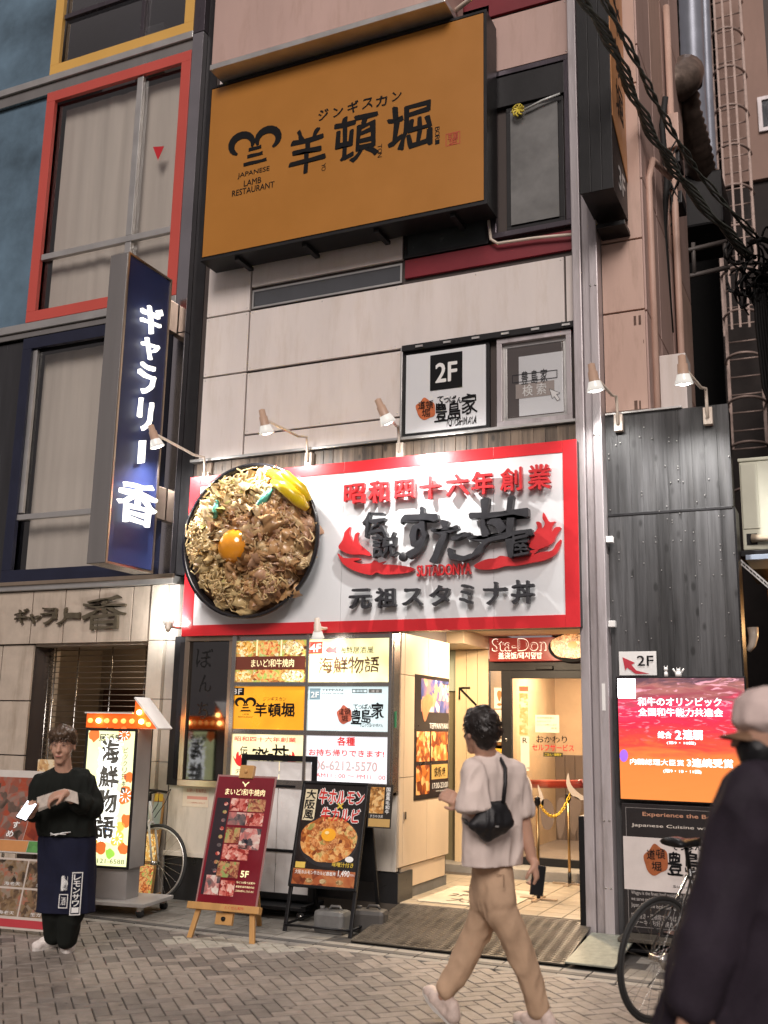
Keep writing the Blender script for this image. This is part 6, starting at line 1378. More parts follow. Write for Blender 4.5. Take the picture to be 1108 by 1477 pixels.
A(MB().prism([Fe.p(a, b, -.03) for a, b in ((-.07, -.14), (.07, -.14), (.07, -.055), (-.07, -.055))], Fe.N*.03), 'lower_bracket', M['wood'], ez, .003); A(MB().tube([Fe.p(0, -.10, .0), Fe.p(0, -.10, .015)], .016, 10), 'wing_nut', M['black'], ez)
pst = panel('menu_poster', Fe, -.245, .002, .245, .94, mat('wine_red_print', (.20, .012, .022), .22, var=.25, sc=3, coat=.6), ez, .004, .004, world=False)
panel('plastic_sleeve', Fe, -.26, -.005, .26, .955, mat('sleeve_edge', (.34, .18, .17), .2), ez, .002, .001, world=False)
kk = dict(world=False, base=.009)
write(Fe, 'まいど!和牛焼肉', -.165, .80, .18, .85, gold, pst, bold=.03, **kk)
blob(Fe, [(0, .865), (.012, .885), (.03, .90), (.022, .905), (.0, .888), (-.022, .905), (-.03, .90), (-.012, .885)], gold, pst, .001, .008, 'bull_emblem', world=False)
meat = [foodmat('wagyu_print_a', [(.05, .02, .02), (.45, .05, .04), (.7, .25, .2), (.85, .6, .5)], 34, rough=.25), foodmat('wagyu_print_b', [(.03, .03, .03), (.3, .08, .05), (.6, .3, .15), (.25, .4, .12)], 40, rough=.25), foodmat('plate_print', [(.02, .02, .03), (.15, .12, .12), (.6, .2, .18), (.75, .68, .6)], 22, rough=.25)]
for i, (a, b, c, d_) in enumerate(((-.10, .68, .05, .775), (.055, .68, .20, .775), (-.10, .575, .05, .67), (.055, .575, .20, .67), (-.10, .44, .02, .555), (.025, .40, .20, .555), (-.10, .32, .12, .43), (-.12, .19, .06, .305), (-.20, .06, -.08, .20), (-.07, .06, .05, .17))):
    panel('dish_photo', Fe, a, b, c, d_, meat[i % 3], pst, .001, .0082, world=False)
panel('dark_column', Fe, -.225, .06, -.11, .775, mat('dark_grey_print', (.035, .025, .03), .25), pst, .001, .0081, world=False)
for k in range(9): write(Fe, ('上ロース', 'カルビ', 'ハラミ', 'タン塩', 'ホルモン', 'ミノ', 'レバー', '盛合せ', '特選')[k], -.21, .735-k*.062, -.165, .748-k*.062, gold, pst, **kk); blob(Fe, [(-.14+.018*cos(a), .73-k*.062+.014*sin(a)) for a in [j*2*pi/8 for j in range(8)]], meat[k % 3], pst, .001, .0085, 'dish_photo', world=False)
write(Fe, '5F', .085, .20, .15, .245, gold, pst, bold=.05, **kk)
for k in range(3): write(Fe, ('当ビル5階で営業中', '道頓堀 和牛焼肉の店', 'ご来店お待ちしております')[k], .06, .155-k*.03, .215, .17-k*.03, gold, pst, **kk)
write(Fe, 'とくせん和牛', .02, -.035, .18, -.012, M['redink'], ez, base=.051, world=False)

# tall blank partition on castors ------------------------------------
pb_ = at_ground(395, 1318)
pt_ = thing('blank_white_screen', 'tall black framed screen covered in clear plastic over white sheets, on castors', 'partition', pb_, radians(2))
hw, hh_ = .37, 1.30
for (a, b, c, d_) in ((-hw, -hw+.05, .12, hh_), (hw-.05, hw, .12, hh_)): A(MB().box(a, b, -.02, .02, c, d_), 'side_post', M['black'], pt_, .004)
for z_ in (.12, .50, 1.03, hh_-.05): A(MB().box(-hw+.051, hw-.051, -.018, .018, z_, z_+(.05 if z_ > 1.2 or z_ < .2 else .022)), 'cross_bar', M['black'], pt_, .003)
def plasticsheet(x0, x1, z0, z1, nm, m_):
    mb = MB(); n = 18; vs = []; fs = []
    for i in range(n+1):
        for j in range(n+1):
            x_ = x0+(x1-x0)*i/n; z_ = z0+(z1-z0)*j/n; vs.append((x_, -.004-.007*abs(noise.noise(Vector((x_*7+z_*3, z_*5, 2))))-.004*noise.noise(Vector((x_*20, z_*9, 5))), z_))
    for i in range(n):
        for j in range(n): a = i*(n+1)+j; fs.append((a, a+n+1, a+n+2, a+1))
    mb.add(vs, fs, True); return A(mb, nm, m_, pt_)
wsh = mat('white_sheet_gloss', (.80, .78, .76), .28, var=.05, sc=2, coat=.7)
for (x0, x1) in ((-.318, -.002), (.002, .318)):
    for (z0, z1) in ((.172, .498), (.524, 1.028), (1.054, 1.248)): plasticsheet(x0, x1, z0, z1, 'white_sheet', wsh)
A(MB().box(-.40, .40, -.22, .22, .075, .10).box(-.40, -.36, -.22, .22, .101, .118).box(.36, .40, -.22, .22, .101, .118), 'base', M['black'], pt_, .004)
for x_ in (-.35, .35):
    for y_ in (-.19, .19): cs_ = A(MB().tube([(x_, y_-.012, .035), (x_, y_+.012, .035)], .035, 12), 'castor', M['rubber'], pt_); A(MB().tube([(x_, y_-.015, .035), (x_, y_+.015, .035)], .018, 8), 'hub', M['steel'], cs_)
A(MB().tube([(-.42, -.0, .90), (-.36, -.03, .98)], .018, 6).box(-.40, -.36, -.05, .03, 1.01, 1.07), 'clip', M['alu'], pt_)

# A-frame sign -------------------------------------------------------
ab = at_ground(472, 1342)
af = thing('black_a_frame_sign', 'black A-frame board with a big grilled beef bowl poster priced 1,490', 'sign board', ab, radians(3))
hA, wA = 1.13, .56; Ff = Fr((0, -.20, 0), (1, 0, 0), (0, .27, 1)); Fb = Fr((0, .42, 0), (1, 0, 0), (0, -.27, 1))
for s_ in (-1, 1):
    A(MB().prism([Ff.p(s_*.275-.014, 0), Ff.p(s_*.275+.014, 0), Ff.p(s_*.275+.014, hA), Ff.p(s_*.275-.014, hA)], Ff.N*-.025), 'front_leg', M['black'], af, .003)
    A(MB().prism([Fb.p(s_*.275-.014, 0), Fb.p(s_*.275+.014, 0), Fb.p(s_*.275+.014, hA-.02), Fb.p(s_*.275-.014, hA-.02)], Fb.N*.025), 'rear_leg', M['black'], af, .003)
A(MB().tube([(-.275, -.19, .05), (.275, -.19, .05)], .010, 6).tube([(-.275, .40, .05), (.275, .40, .05)], .010, 6).tube([(-.28, -.18, .05), (-.28, .40, .05)], .010, 6).tube([(.28, -.18, .05), (.28, .40, .05)], .010, 6), 'brace', M['black'], af)
ring(Ff, -.29, .33, .29, hA+.02, .022, M['black'], af, .022, 0, 'frame', world=False, bevel=.004)
pa = panel('bowl_poster', Ff, -.268, .352, .268, hA, mat('poster_black_print', (.02, .016, .015), .25, var=.3), af, .004, .004, world=False); panel('rear_panel', Fb, -.26, .34, .26, hA-.03, M['black'], af, .01, -.02, world=False)
def adisc(cx, cz, rx, rz, m_, nm, base, n=20, wob=0.): return blob(Ff, [(cx+rx*cos(2*pi*k/n)*(1+wob*sin(k*2.3)), cz+rz*sin(2*pi*k/n)*(1+wob*cos(k*3.1))) for k in range(n)], m_, pa, .001, base, nm, world=False)
panel('brown_print', Ff, -.268, .352, .268, .47, foodmat('spice_print', [(.10, .02, .01), (.35, .09, .03), (.5, .2, .07)], 16, rough=.3), pa, .001, .0082, world=False)
adisc(0, .69, .255, .20, mat('iron_plate_print', (.03, .028, .03), .25), 'plate_print', .0083); adisc(0, .70, .245, .175, foodmat('grill_bowl_print', [(.05, .015, .005), (.28, .07, .02), (.6, .22, .05), (.8, .5, .2), (.3, .28, .08)], 30, rough=.28), 'food_print', .0095, wob=.03)
for i in range(16):
    a = i*2.4; r_ = .05+.17*((i*.618) % 1); adisc(r_*cos(a), .70+r_*.7*sin(a), .035, .022, foodmat(('grill_piece_print', 'grill_piece_print2')[i % 2], [(.20, .05, .02), (.55, .2, .06), (.75, .42, .18)], 60+i % 2*20, rough=.25), 'meat_print', .0107+.0003*i, 8, .15)
adisc(.0, .735, .062, .05, mat('egg_yolk_print', (.90, .42, .03), .2), 'egg_print', .0165); adisc(-.015, .75, .018, .012, mat('egg_shine_print', (.95, .75, .35), .2), 'egg_print', .0178)
kf = dict(world=False)
rp_col = mat('red_outline_print', (.60, .03, .02), .35, bump=0)
for t_, a, b, c, d_ in (('牛ホルモン', -.13, .975, .26, 1.09), ('牛カルビ', -.09, .835, .24, .945)):
    write(Ff, t_, a, b, c, d_, M['whiteink'], pa, bold=.22, warp=.05, base=.0085, name='title_outline', **kf); write(Ff, t_, a, b, c, d_, rp_col, pa, bold=.06, warp=.05, base=.0105, name='title', **kf)
write(Ff, '×', .04, .94, .09, .985, mat('gold_cross_print', (.7, .5, .05), .4), pa, bold=.08, base=.011, **kf)
panel('cream_label', Ff, -.255, .84, -.15, 1.085, mat('cream_label', (.70, .62, .42), .4), pa, .001, .0082, world=False)
for i, ch in enumerate('大阪風'): write(Ff, ch, -.245, 1.01-i*.08, -.16, 1.08-i*.08, ink, pa, bold=.05, warp=.08, base=.0095, **kf)
panel('yellow_label', Ff, -.255, .475, -.17, .52, mat('yellow_label', (.7, .5, .1), .4), pa, .001, .0095, world=False)
write(Ff, '大阪ホルモン牛カルビ鉄板丼', -.25, .43, .10, .46, M['whiteink'], pa, bold=.04, base=.0095, **kf); write(Ff, '1,490', .12, .425, .215, .475, M['whiteink'], pa, bold=.06, base=.0095, **kf); write(Ff, '円(税込)', .22, .435, .26, .455, M['whiteink'], pa, base=.0095, **kf)
write(Ff, '味噌汁付き', .06, .50, .24, .535, mat('gold_cross_print', (.7, .5, .05), .4), pa, bold=.04, base=.0095, **kf); blob(Ff, [(.20+.035*cos(a), .56+.022*sin(a)) for a in [j*2*pi/10 for j in range(10)]], M['whiteink'], pa, .001, .012, 'badge', world=False)
for x_ in (-.12, .0, .14): blob(Ff, [(x_+.03*cos(a), .385+.018*sin(a)) for a in [j*2*pi/8 for j in range(8)]], foodmat('pot_print', [(.1, .05, .02), (.4, .25, .1), (.6, .5, .3)], 60), pa, .001, .0095, 'side_dish_print', world=False)
# small poster clipped to the A-frame's side
sp_ = thing('small_hanging_menu', 'small menu card with a noodle bowl clipped to the right of the A-frame', 'menu card', ab+Vector((.30, .05, .78)), radians(3))
Fs = Fr((0, 0, 0), (1, 0, 0), (0, .15, 1)); panel('card', Fs, .0, 0, .20, .33, mat('card_black', (.03, .025, .02), .3), sp_, .004, world=False)
panel('photo', Fs, .01, .11, .13, .31, foodmat('noodle_print', [(.05, .02, .01), (.55, .25, .06), (.8, .55, .25), (.9, .4, .05)], 40), sp_, .001, .0045, world=False); panel('stripe', Fs, .01, .01, .19, .07, mat('card_amber', (.55, .35, .12), .4), sp_, .001, .0045, world=False)
for i, ch in enumerate('国産黒毛和牛'): write(Fs, ch, .145, .28-i*.034, .178, .31-i*.034, M['whiteink'], sp_, bold=.04, base=.005, world=False)
write(Fs, 'すきやき丼', .02, .075, .13, .10, M['whiteink'], sp_, bold=.04, base=.005, world=False)
# water weights
for k, (dx_, dy_, lab) in enumerate(((.06, -.02, 'grey plastic water weight lying against the right front leg of the A-frame'), (.30, .16, 'darker plastic water weight behind the other one, under the A-frame'))):
    c_ = ab+Vector((.02+dx_, -.06+dy_, 0)); w = thing('water_weight', lab, 'water weight', c_, radians(8*k), 'water weights of the A-frame')
    m_ = M['plastic_grey'] if not k else mat('grey_plastic_dark', (.07, .065, .06), .5, var=.3)
    A(MB().box(-.13, .13, -.07, .09, .0, .17), 'tank', m_, w, .035, ) ; A(MB().tube([(-.09, .01, .168), (-.09, .01, .19)], .02, 10), 'cap', m_, w); A(MB().tube([(-.03, .01, .165), (-.01, .01, .195), (.06, .01, .195), (.08, .01, .165)], .010, 6), 'handle', m_, w)

# ================================================================== PEOPLE
def hullm(parts, seg=10):
    bm = bmesh.new(); bmesh.ops.create_icosphere(bm, subdivisions=2, radius=1); base = [v.co.copy() for v in bm.verts]; bm.free()
    mb = MB()
    for hp_ in parts:
        b2 = bmesh.new()
        for (c, r_) in hp_:
            rr = (r_, r_, r_) if isinstance(r_, (int, float)) else r_
            for v in base:
                if len(rr) == 4:        # yawed ellipsoid
                    x_, y_, z_ = v.x*rr[0], v.y*rr[1], v.z*rr[2]; co = Vector((x_*cos(rr[3])-y_*sin(rr[3]), x_*sin(rr[3])+y_*cos(rr[3]), z_))
                else: co = Vector((v.x*rr[0], v.y*rr[1], v.z*rr[2]))
                b2.verts.new(Vector(c)+co)
        r = bmesh.ops.convex_hull(b2, input=b2.verts); bmesh.ops.delete(b2, geom=[e for e in r['geom_interior'] if isinstance(e, bmesh.types.BMVert)], context='VERTS')
        b2.verts.index_update(); mb.add([v.co.copy() for v in b2.verts], [tuple(v.index for v in f.verts) for f in b2.faces]); b2.free()
    return mb
def organic(name, parts, vox, m, parent, smooth=4, fold=0., fsc=6., fdir=(1, 1, .45), seed=0, cut=None):
    mb = hullm(parts); me = bpy.data.meshes.new('tmp'); me.from_pydata(mb.v, [], mb.f); o = bpy.data.objects.new('tmp', me)
    rm = o.modifiers.new('r', 'REMESH'); rm.mode = 'VOXEL'; rm.voxel_size = vox
    sm = o.modifiers.new('s', 'SMOOTH'); sm.factor = .5; sm.iterations = smooth
    em = evalmesh(o)
    off = INFO.get(parent.name, Vector()); nv = len(em.vertices)
    co = [0.]*nv*3; em.vertices.foreach_get('co', co)
    if fold: nrm = [0.]*nv*3; em.vertices.foreach_get('normal', nrm)
    for i in range(nv):
        p_ = Vector(co[3*i:3*i+3])
        if fold:
            n_ = Vector(nrm[3*i:3*i+3]); s_ = Vector((p_.x*fdir[0], p_.y*fdir[1], p_.z*fdir[2]))*fsc+Vector((seed, 0, 0))
            n1 = noise.noise(s_+noise.noise_vector(s_*.7)*.9); n2 = noise.noise(s_*2.3)
            p_ += n_*((1-abs(n1)*3)*fold*.6+n2*fold*.5)
        if cut is not None and p_.z < cut: p_.z = cut
        co[3*i:3*i+3] = p_-off
    em.vertices.foreach_set('co', co)
    em.polygons.foreach_set('use_smooth', [True]*len(em.polygons)); em.materials.clear(); em.materials.append(m); em.update()
    em.name = name; return link(name, em, parent)
def cap2(a, ra, b, rb): return [(a, ra), (b, rb)]
def hand(palm, wrist, fingers_dir, palm_n, side, curl=.6, s=1.):   # palm + 4 curled fingers + thumb, as hull parts
    f = Vector(fingers_dir).normalized(); n = Vector(palm_n).normalized(); w = f.cross(n).normalized()*side; c = Vector(palm); P = []
    P.append([(c-f*.035*s-w*.0, .022*s), (c+f*.035*s+w*.028*s, .013*s), (c+f*.035*s-w*.028*s, .013*s), (c-f*.02*s+w*.022*s, .017*s)])
    P.append(cap2(Vector(wrist), .024*s, c-f*.03*s, .024*s))
    for i, (o_, l_) in enumerate(((.030, .9), (.010, 1.), (-.010, .95), (-.030, .75))):
        a = c+f*.038*s+w*o_*s; d1 = (f*cos(curl*.8)+n*sin(curl*.8)); d2 = (f*cos(curl*1.9)+n*sin(curl*1.9)); d3 = (f*cos(curl*2.7)+n*sin(curl*2.7))
        b = a+d1*.038*l_*s; e = b+d2*.026*l_*s; g_ = e+d3*.020*l_*s
        P += [cap2(a, .0105*s, b, .0095*s), cap2(b, .0095*s, e, .0085*s), cap2(e, .0085*s, g_, .0075*s)]
    a = c-f*.015*s+w*.03*s; b = a+(f*.5+w*.7+n*.4).normalized()*.035*s; e = b+(f*.8+w*.1+n*.6).normalized()*.030*s
    P += [cap2(a, .014*s, b, .011*s), cap2(b, .011*s, e, .009*s)]
    return P
skin = mat('skin', (.52, .30, .21), .5, var=.08, sc=14, bump=.02, bsc=150); skin.node_tree.nodes['Principled BSDF'].inputs['Subsurface Weight'].default_value = .12; skin.node_tree.nodes['Principled BSDF'].inputs['Subsurface Radius'].default_value = (.02, .008, .004)
hairm = mat('dark_hair', (.018, .013, .011), .42, var=.5, sc=60, streak=.8, bump=.12, bsc=120)
def hair_strands(parent, pts_fn, n, m, r=.004, seed=1):
    rs_ = random.Random(seed); mb = MB()
    for i in range(n):
        P = pts_fn(rs_); mb.tube(P, [r, r, r*.8, r*.3][:len(P)], 4)
    return mb.build('hair_locks', m, parent)

# ---- man standing at the left, facing the camera
fx = at_ground(90, 1367); Dm = (fx-CAM).dot(_f)
vt = Vector((0, 0, 1)); FW = Vector((-_f.x, -_f.y, 0)).normalized(); SR = Vector((RT.x, RT.y, 0)).normalized()
def P1(x, y, f=0.): return pd(x, y, Dm-.12)+FW*f
m1 = thing('person', 'man in black sweatshirt and long navy apron holding a phone and menus', 'person', (fx.x, fx.y, 0))
yaw1 = math.atan2(SR.y, SR.x)
def E(rx, ry, rz): return (rx, ry, rz, yaw1)
body = []
hc = P1(91, 1074)
body += [[(hc+vt*.02-FW*.01, E(.076, .092, .090)), (hc-vt*.045+FW*.02, E(.062, .068, .055))], [(hc-vt*.04+FW*.02, E(.062, .066, .05)), (hc-vt*.115+FW*.045, E(.030, .028, .020))],
         [(hc-vt*.01+FW*.085, .012), (hc-vt*.042+FW*.104, .013)], [(hc-vt*.042+FW*.09+SR*.012, .009), (hc-vt*.042+FW*.09-SR*.012, .009)],
         [(hc-vt*.072+FW*.078+SR*.018, .008), (hc-vt*.072+FW*.078-SR*.018, .008)], [(hc-vt*.082+FW*.074+SR*.013, .009), (hc-vt*.082+FW*.074-SR*.013, .009)]]
for s_ in (-1, 1): body += [[(hc+SR*s_*.078-vt*.0-FW*.005, E(.008, .018, .026)), (hc+SR*s_*.082-vt*.03-FW*.005, E(.006, .010, .012))], [(hc+SR*s_*.04-vt*.045+FW*.05, .022), (hc+SR*s_*.035-vt*.02+FW*.055, .02)]]
nk = P1(92, 1116); body += [cap2(hc-vt*.08-FW*.01, .056, nk, .062), [(nk, .06), (P1(66, 1128), .05), (P1(118, 1128), .05)]]
hip = P1(96, 1212); body += [[(P1(72, 1134), .05), (P1(114, 1134), .05), (P1(86, 1200), .06), (P1(106, 1200), .06)], [(P1(86, 1205), .06), (P1(106, 1205), .06)]]
shR, elR, wrR = P1(63, 1130), P1(55, 1162, .02), P1(58, 1172, .20)
shL, elL, wrL = P1(121, 1130), P1(133, 1163, .03), P1(116, 1150, .22)
body += [cap2(shR, .05, elR, .042), cap2(elR, .04, wrR, .028), cap2(shL, .05, elL, .042), cap2(elL, .04, wrL, .028)]
kR, aR, kL, aL = P1(80, 1270, .04), P1(76, 1352), P1(110, 1272, .05), P1(98, 1360, .05)
body += [cap2(P1(84, 1215), .085, kR, .058), cap2(kR, .056, aR, .036), cap2(P1(108, 1215), .085, kL, .058), cap2(kL, .056, aL, .036)]
hR = P1(61, 1166, .26); hL = P1(104, 1142, .27)
body += hand(hR, wrR, SR*.5+FW*.7+vt*.1, vt, 1, .7) + hand(hL, wrL, -SR*.9+FW*.2-vt*.3, FW*-.4-vt*.8, 1, .7, 1.05)
organic('body', body, .0065, skin, m1, 2)
sw = mat('black_sweatshirt', (.011, .013, .011), .85, var=.2, sc=20, bump=.08, bsc=260, spec=.2)
organic('sweatshirt', [[(P1(68, 1128), .085), (P1(116, 1127), .085), (P1(92, 1121), .07)], [(P1(68, 1130), .09), (P1(116, 1130), .09), (P1(80, 1190, .02), .125), (P1(112, 1190, .02), .125)], [(P1(80, 1188, .02), .125), (P1(112, 1188, .02), .125), (P1(82, 1214, .02), .128), (P1(113, 1214, .02), .128)],
    cap2(shR, .08, elR, .078), cap2(elR, .078, P1(57, 1172, .14), .05), cap2(shL, .08, elL, .085), cap2(elL, .085, P1(122, 1155, .17), .055)], .011, sw, m1, 3, .016, 10, seed=3, cut=P1(97, 1204).z)
ap = mat('navy_apron', (.012, .014, .035), .8, var=.25, sc=10, bump=.05, bsc=200, spec=.25)
organic('apron', [[(P1(82, 1206, .02), .115), (P1(114, 1206, .02), .115), (P1(79, 1330, .03), .12), (P1(114, 1330, .03), .125)]], .010, ap, m1, 3, .014, 7, (1, 1, .25), 5, cut=P1(97, 1313).z)
organic('trousers', [cap2(P1(88, 1216), .10, P1(83, 1290, .03), .105), cap2(P1(83, 1290, .03), .105, P1(78, 1348, .0), .068), cap2(P1(106, 1216), .10, P1(109, 1290, .05), .105), cap2(P1(109, 1290, .05), .105, P1(100, 1352, .05), .068)], .010, sw, m1, 3, .010, 8, (1, 1, .5), 9)
MB().tube([P1(84, 1198, .17), P1(92, 1201, .18), P1(100, 1198, .17), P1(112, 1197, .16)], .004, 5).tube([P1(84, 1201, .17), P1(94, 1199, .18), P1(106, 1200, .17)], .004, 5).build('apron_string', M['whiteink'], m1)
FAp = Fr(P1(123, 1283, .175), SR, vt*1+FW*-.02)
FAp = Fr(P1(120, 1283, .165), (SR-FW*.35).normalized(), vt)
lb_ = M['whiteink']
for i, ch in enumerate('レモンサワー'): write(FAp, ch, -.022, .085-i*.042, .022, .120-i*.042, lb_, m1, bold=.06, name='print_letter')
ring(FAp, -.035, -.14, .035, .135, .006, lb_, m1, .002, .001, 'print_frame')
FA3 = Fr(P1(103, 1284, .172), SR, vt); ring(FA3, -.03, -.09, .03, .0, .005, lb_, m1, .002, .001, 'print_frame'); write(FA3, '晩酌セット', -.022, .02, .022, .12, lb_, m1, bold=.03, name='print_letter'); write(FA3, '酒', -.016, -.07, .016, -.02, lb_, m1, name='print_letter')
shoe = mat('white_trainer', (.70, .64, .60), .55, var=.12, sc=20)
def shoepair(c, d, m_, par, s=1., pitch=0., nm='shoe'):
    d = Vector(d).normalized(); up_ = Vector((0, 0, 1)); l_ = up_.cross(d).normalized()
    if pitch: q_ = Matrix.Rotation(pitch, 3, l_); d2 = q_ @ d; up_ = q_ @ up_
    else: d2 = d
    c = Vector(c); W_ = lambda a, b, e: c+d2*a*s+l_*b*s+up_*e*s
    o = organic(nm, [[(W_(-.09, 0, .045), .040*s), (W_(-.06, 0, .085), .036*s)], [(W_(-.09, 0, .035), .036*s), (W_(.06, .012, .035), .042*s), (W_(.06, -.012, .035), .042*s)], [(W_(.04, 0, .035), .045*s), (W_(.13, .008, .028), .032*s), (W_(.13, -.015, .028), .030*s)], [(W_(-.05, 0, .09), .034*s), (W_(.05, 0, .05), .034*s)]], .007, m_, par, 2)
    sl = MB(); n = 20; pts = []
    for k in range(n): a = 2*pi*k/n; pts.append(W_(.02+.155*cos(a), .050*sin(a)*(1.0 if cos(a) > -.2 else .8), .0))
    sl.prism(pts, up_*.022*s).build('sole', mat('rubber_sole', (.62, .58, .54), .6), o)
    lc = MB()
    for k in range(4): lc.tube([W_(.0+.022*k, -.022, .088-.009*k), W_(.01+.022*k, 0, .096-.009*k), W_(.0+.022*k, .022, .088-.009*k)], .003*s, 4)
    lc.build('laces', M['whiteink'], o)
    return o
shoepair(fx+SR*-.09-FW*.02, (FW-SR*.45), shoe, m1, 1.0); shoepair(fx+SR*.045+FW*.02, (FW+SR*.25), shoe, m1, 1.02)
brownhair = mat('brown_hair', (.085, .05, .028), .4, var=.5, sc=50, bump=.12, bsc=100)
organic('hair', [[(hc+vt*.055-FW*.015, E(.088, .098, .075)), (hc+vt*.02-FW*.04, E(.086, .075, .08))], [(hc+vt*.070+FW*.072+SR*.03, .032), (hc+vt*.070+FW*.075-SR*.03, .032), (hc+vt*.09+FW*.03, .05)], [(hc+SR*.078+vt*.02, .02), (hc+SR*.06+vt*.075+FW*.05, .03)], [(hc-SR*.078+vt*.02, .02), (hc-SR*.06+vt*.075+FW*.05, .03)]], .008, brownhair, m1, 2, .010, 26, (1, 1, 1), 2)
def lock1(r_):
    a = r_.uniform(-1.2, 1.2); b = r_.uniform(.2, 1.2); s0 = hc+vt*(.10)+SR*.06*a*.6-FW*.02; e = hc+SR*.085*sin(a*1.1)+FW*(.098*cos(a))+vt*(.028+.03*r_.random()); m_ = (s0+e)/2+vt*.022+FW*.022
    return [s0, m_, e, e-vt*.02+SR*r_.uniform(-.012, .012)]
hair_strands(m1, lock1, 46, brownhair, .0055)
eyem = mat('eye_dark', (.015, .01, .01), .2, bump=0)
for s_ in (-1, 1):
    c_ = hc-vt*.004+FW*.089+SR*s_*.031; MB().tube([c_-SR*.014, c_+vt*.003, c_+SR*.014], [.001, .0045, .001], 6).build('eye', eyem, m1)
    c_ = hc+vt*.020+FW*.093+SR*s_*.033; MB().tube([c_-SR*.018, c_+vt*.004, c_+SR*.018-vt*.002], [.002, .004, .002], 6).build('eyebrow', hairm, m1)
c_ = hc-vt*.077+FW*.088; MB().tube([c_-SR*.022, c_+FW*.003, c_+SR*.022], [.002, .006, .002], 6).build('lips', mat('lips', (.42, .14, .11), .45), m1)
# things in his hands
ph1 = thing('lit_phone', "phone with a glowing white screen in the apron man's right hand", 'phone', hR+FW*.05)
F_1 = Fr(P1(64, 1163, .36), SR, (vt*.75-FW*.66)); F_1 = Fr(P1(64, 1163, .36), (SR-vt*.35), (vt*.75-FW*.55+SR*-.2)); F_1.V = (F_1.V-F_1.U*F_1.V.dot(F_1.U)).normalized(); F_1.N = F_1.U.cross(F_1.V)
panel('phone_body', F_1, -.037, -.072, .037, .072, M['black'], ph1, .009, -.010, bevel=.003); panel('phone_screen', F_1, -.033, -.066, .033, .066, litmat('phone_white', (.92, .9, 1), 1.6, .05), ph1, .001, 0)
mn = thing('folded_menus', "bundle of pale printed menu sheets held at the apron man's waist", 'menu', hL)
sh_ = MB()
for k in range(4):
    F_2 = Fr(P1(104, 1146, .25+.004*k), (SR*.93+vt*(.38-.02*k)), (vt*.8-FW*.5)); F_2.V = (F_2.V-F_2.U*F_2.V.dot(F_2.U)).normalized(); F_2.N = F_2.U.cross(F_2.V)
    N2 = 10; vs = []; fs = []
    for i in range(N2+1):
        u = -.16+.27*i/N2
        for v in (-.045, .045): vs.append(F_2.p(u, v-(max(0, u-.02)*1.2)**1.3+.004*k, -.9*(max(0, u))**2))
    for i in range(N2): fs.append((2*i, 2*i+2, 2*i+3, 2*i+1))
    sh_.add(vs, fs, True)
sh_.build('sheets', mat('menu_paper', (.48, .42, .36), .5, var=.3, sc=25), mn)

# ---- man walking past, seen from behind
gq = g(765, 1483, .0); D2 = (Vector((gq[0], gq[1], 0))-CAM).dot(_f)
def P2(x, y, f=0.): return pd(x, y, D2+.06-f)      # f: towards the camera
m2 = thing('person', 'man in pale pink T-shirt and tan trousers walking past with a black back bag', 'person', (gq[0]-.25, gq[1], 0))
hd = Vector((-.88, .47, 0)).normalized(); y2 = math.atan2(hd.y, hd.x)-pi/2; sd3 = Vector((-hd.y, hd.x, 0))*-1      # sd3: his right-hand side
def E2(rx, ry, rz): return (rx, ry, rz, y2)
h2 = P2(693, 1054)
b2_ = [[(h2+vt*.02, E2(.078, .095, .095)), (h2-vt*.05+hd*.03, E2(.06, .066, .05))], [(h2-vt*.04+hd*.03, E2(.06, .06, .05)), (h2-vt*.105+hd*.065, E2(.028, .026, .02))], [(h2+hd*.10-vt*.0, .011), (h2+hd*.118-vt*.035, .012)]]
for s_ in (-1, 1): b2_ += [[(h2+sd3*s_*.08-vt*.01, E2(.008, .018, .028)), (h2+sd3*s_*.082-vt*.035, .010)]]
n2 = P2(702, 1090); b2_ += [cap2(h2-vt*.07-hd*.02, .056, n2, .062)]
sL, sR_ = P2(684, 1112, .10), P2(739, 1112, -.10)
eL, wL = P2(684, 1170, .16), P2(664, 1158, .02); eR, wR = P2(757, 1192, -.06), P2(767, 1238, -.02)
b2_ += [[(sL, .035), (sR_, .035), (n2, .05)], [(P2(694, 1128), .05), (P2(728, 1128), .05), (P2(704, 1240), .045), (P2(718, 1240), .045)], cap2(sL, .052, eL, .042), cap2(eL, .040, wL, .029), cap2(sR_, .038, eR, .041), cap2(eR, .041, wR, .028)]
hpL, hpR = P2(716, 1262, .02), P2(702, 1262, -.03); knL, knR = P2(737, 1345, .08), P2(681, 1352, -.08); anL, anR = P2(778, 1448, .08), P2(641, 1436, -.05)
b2_ += [cap2(hpL, .045, knL, .044), cap2(knL, .046, anL, .036), cap2(hpR, .045, knR, .044), cap2(knR, .046, anR, .036), cap2(hpL, .045, hpR, .045)]
h2L = P2(659, 1155, -.02); h2R = P2(774, 1254, .01)
b2_ += hand(h2L, wL, -RT*.8+UP*.5, hd, 1, .9, 1.0) + hand(h2R, wR, -vt*.9+RT*.25, -RT*.3-hd*-.6, -1, .75, 1.05)
organic('body', b2_, .0065, skin, m2, 2)
tee = mat('pale_pink_cotton', (.78, .66, .60), .8, var=.08, sc=8, bump=.05, bsc=260, spec=.25)
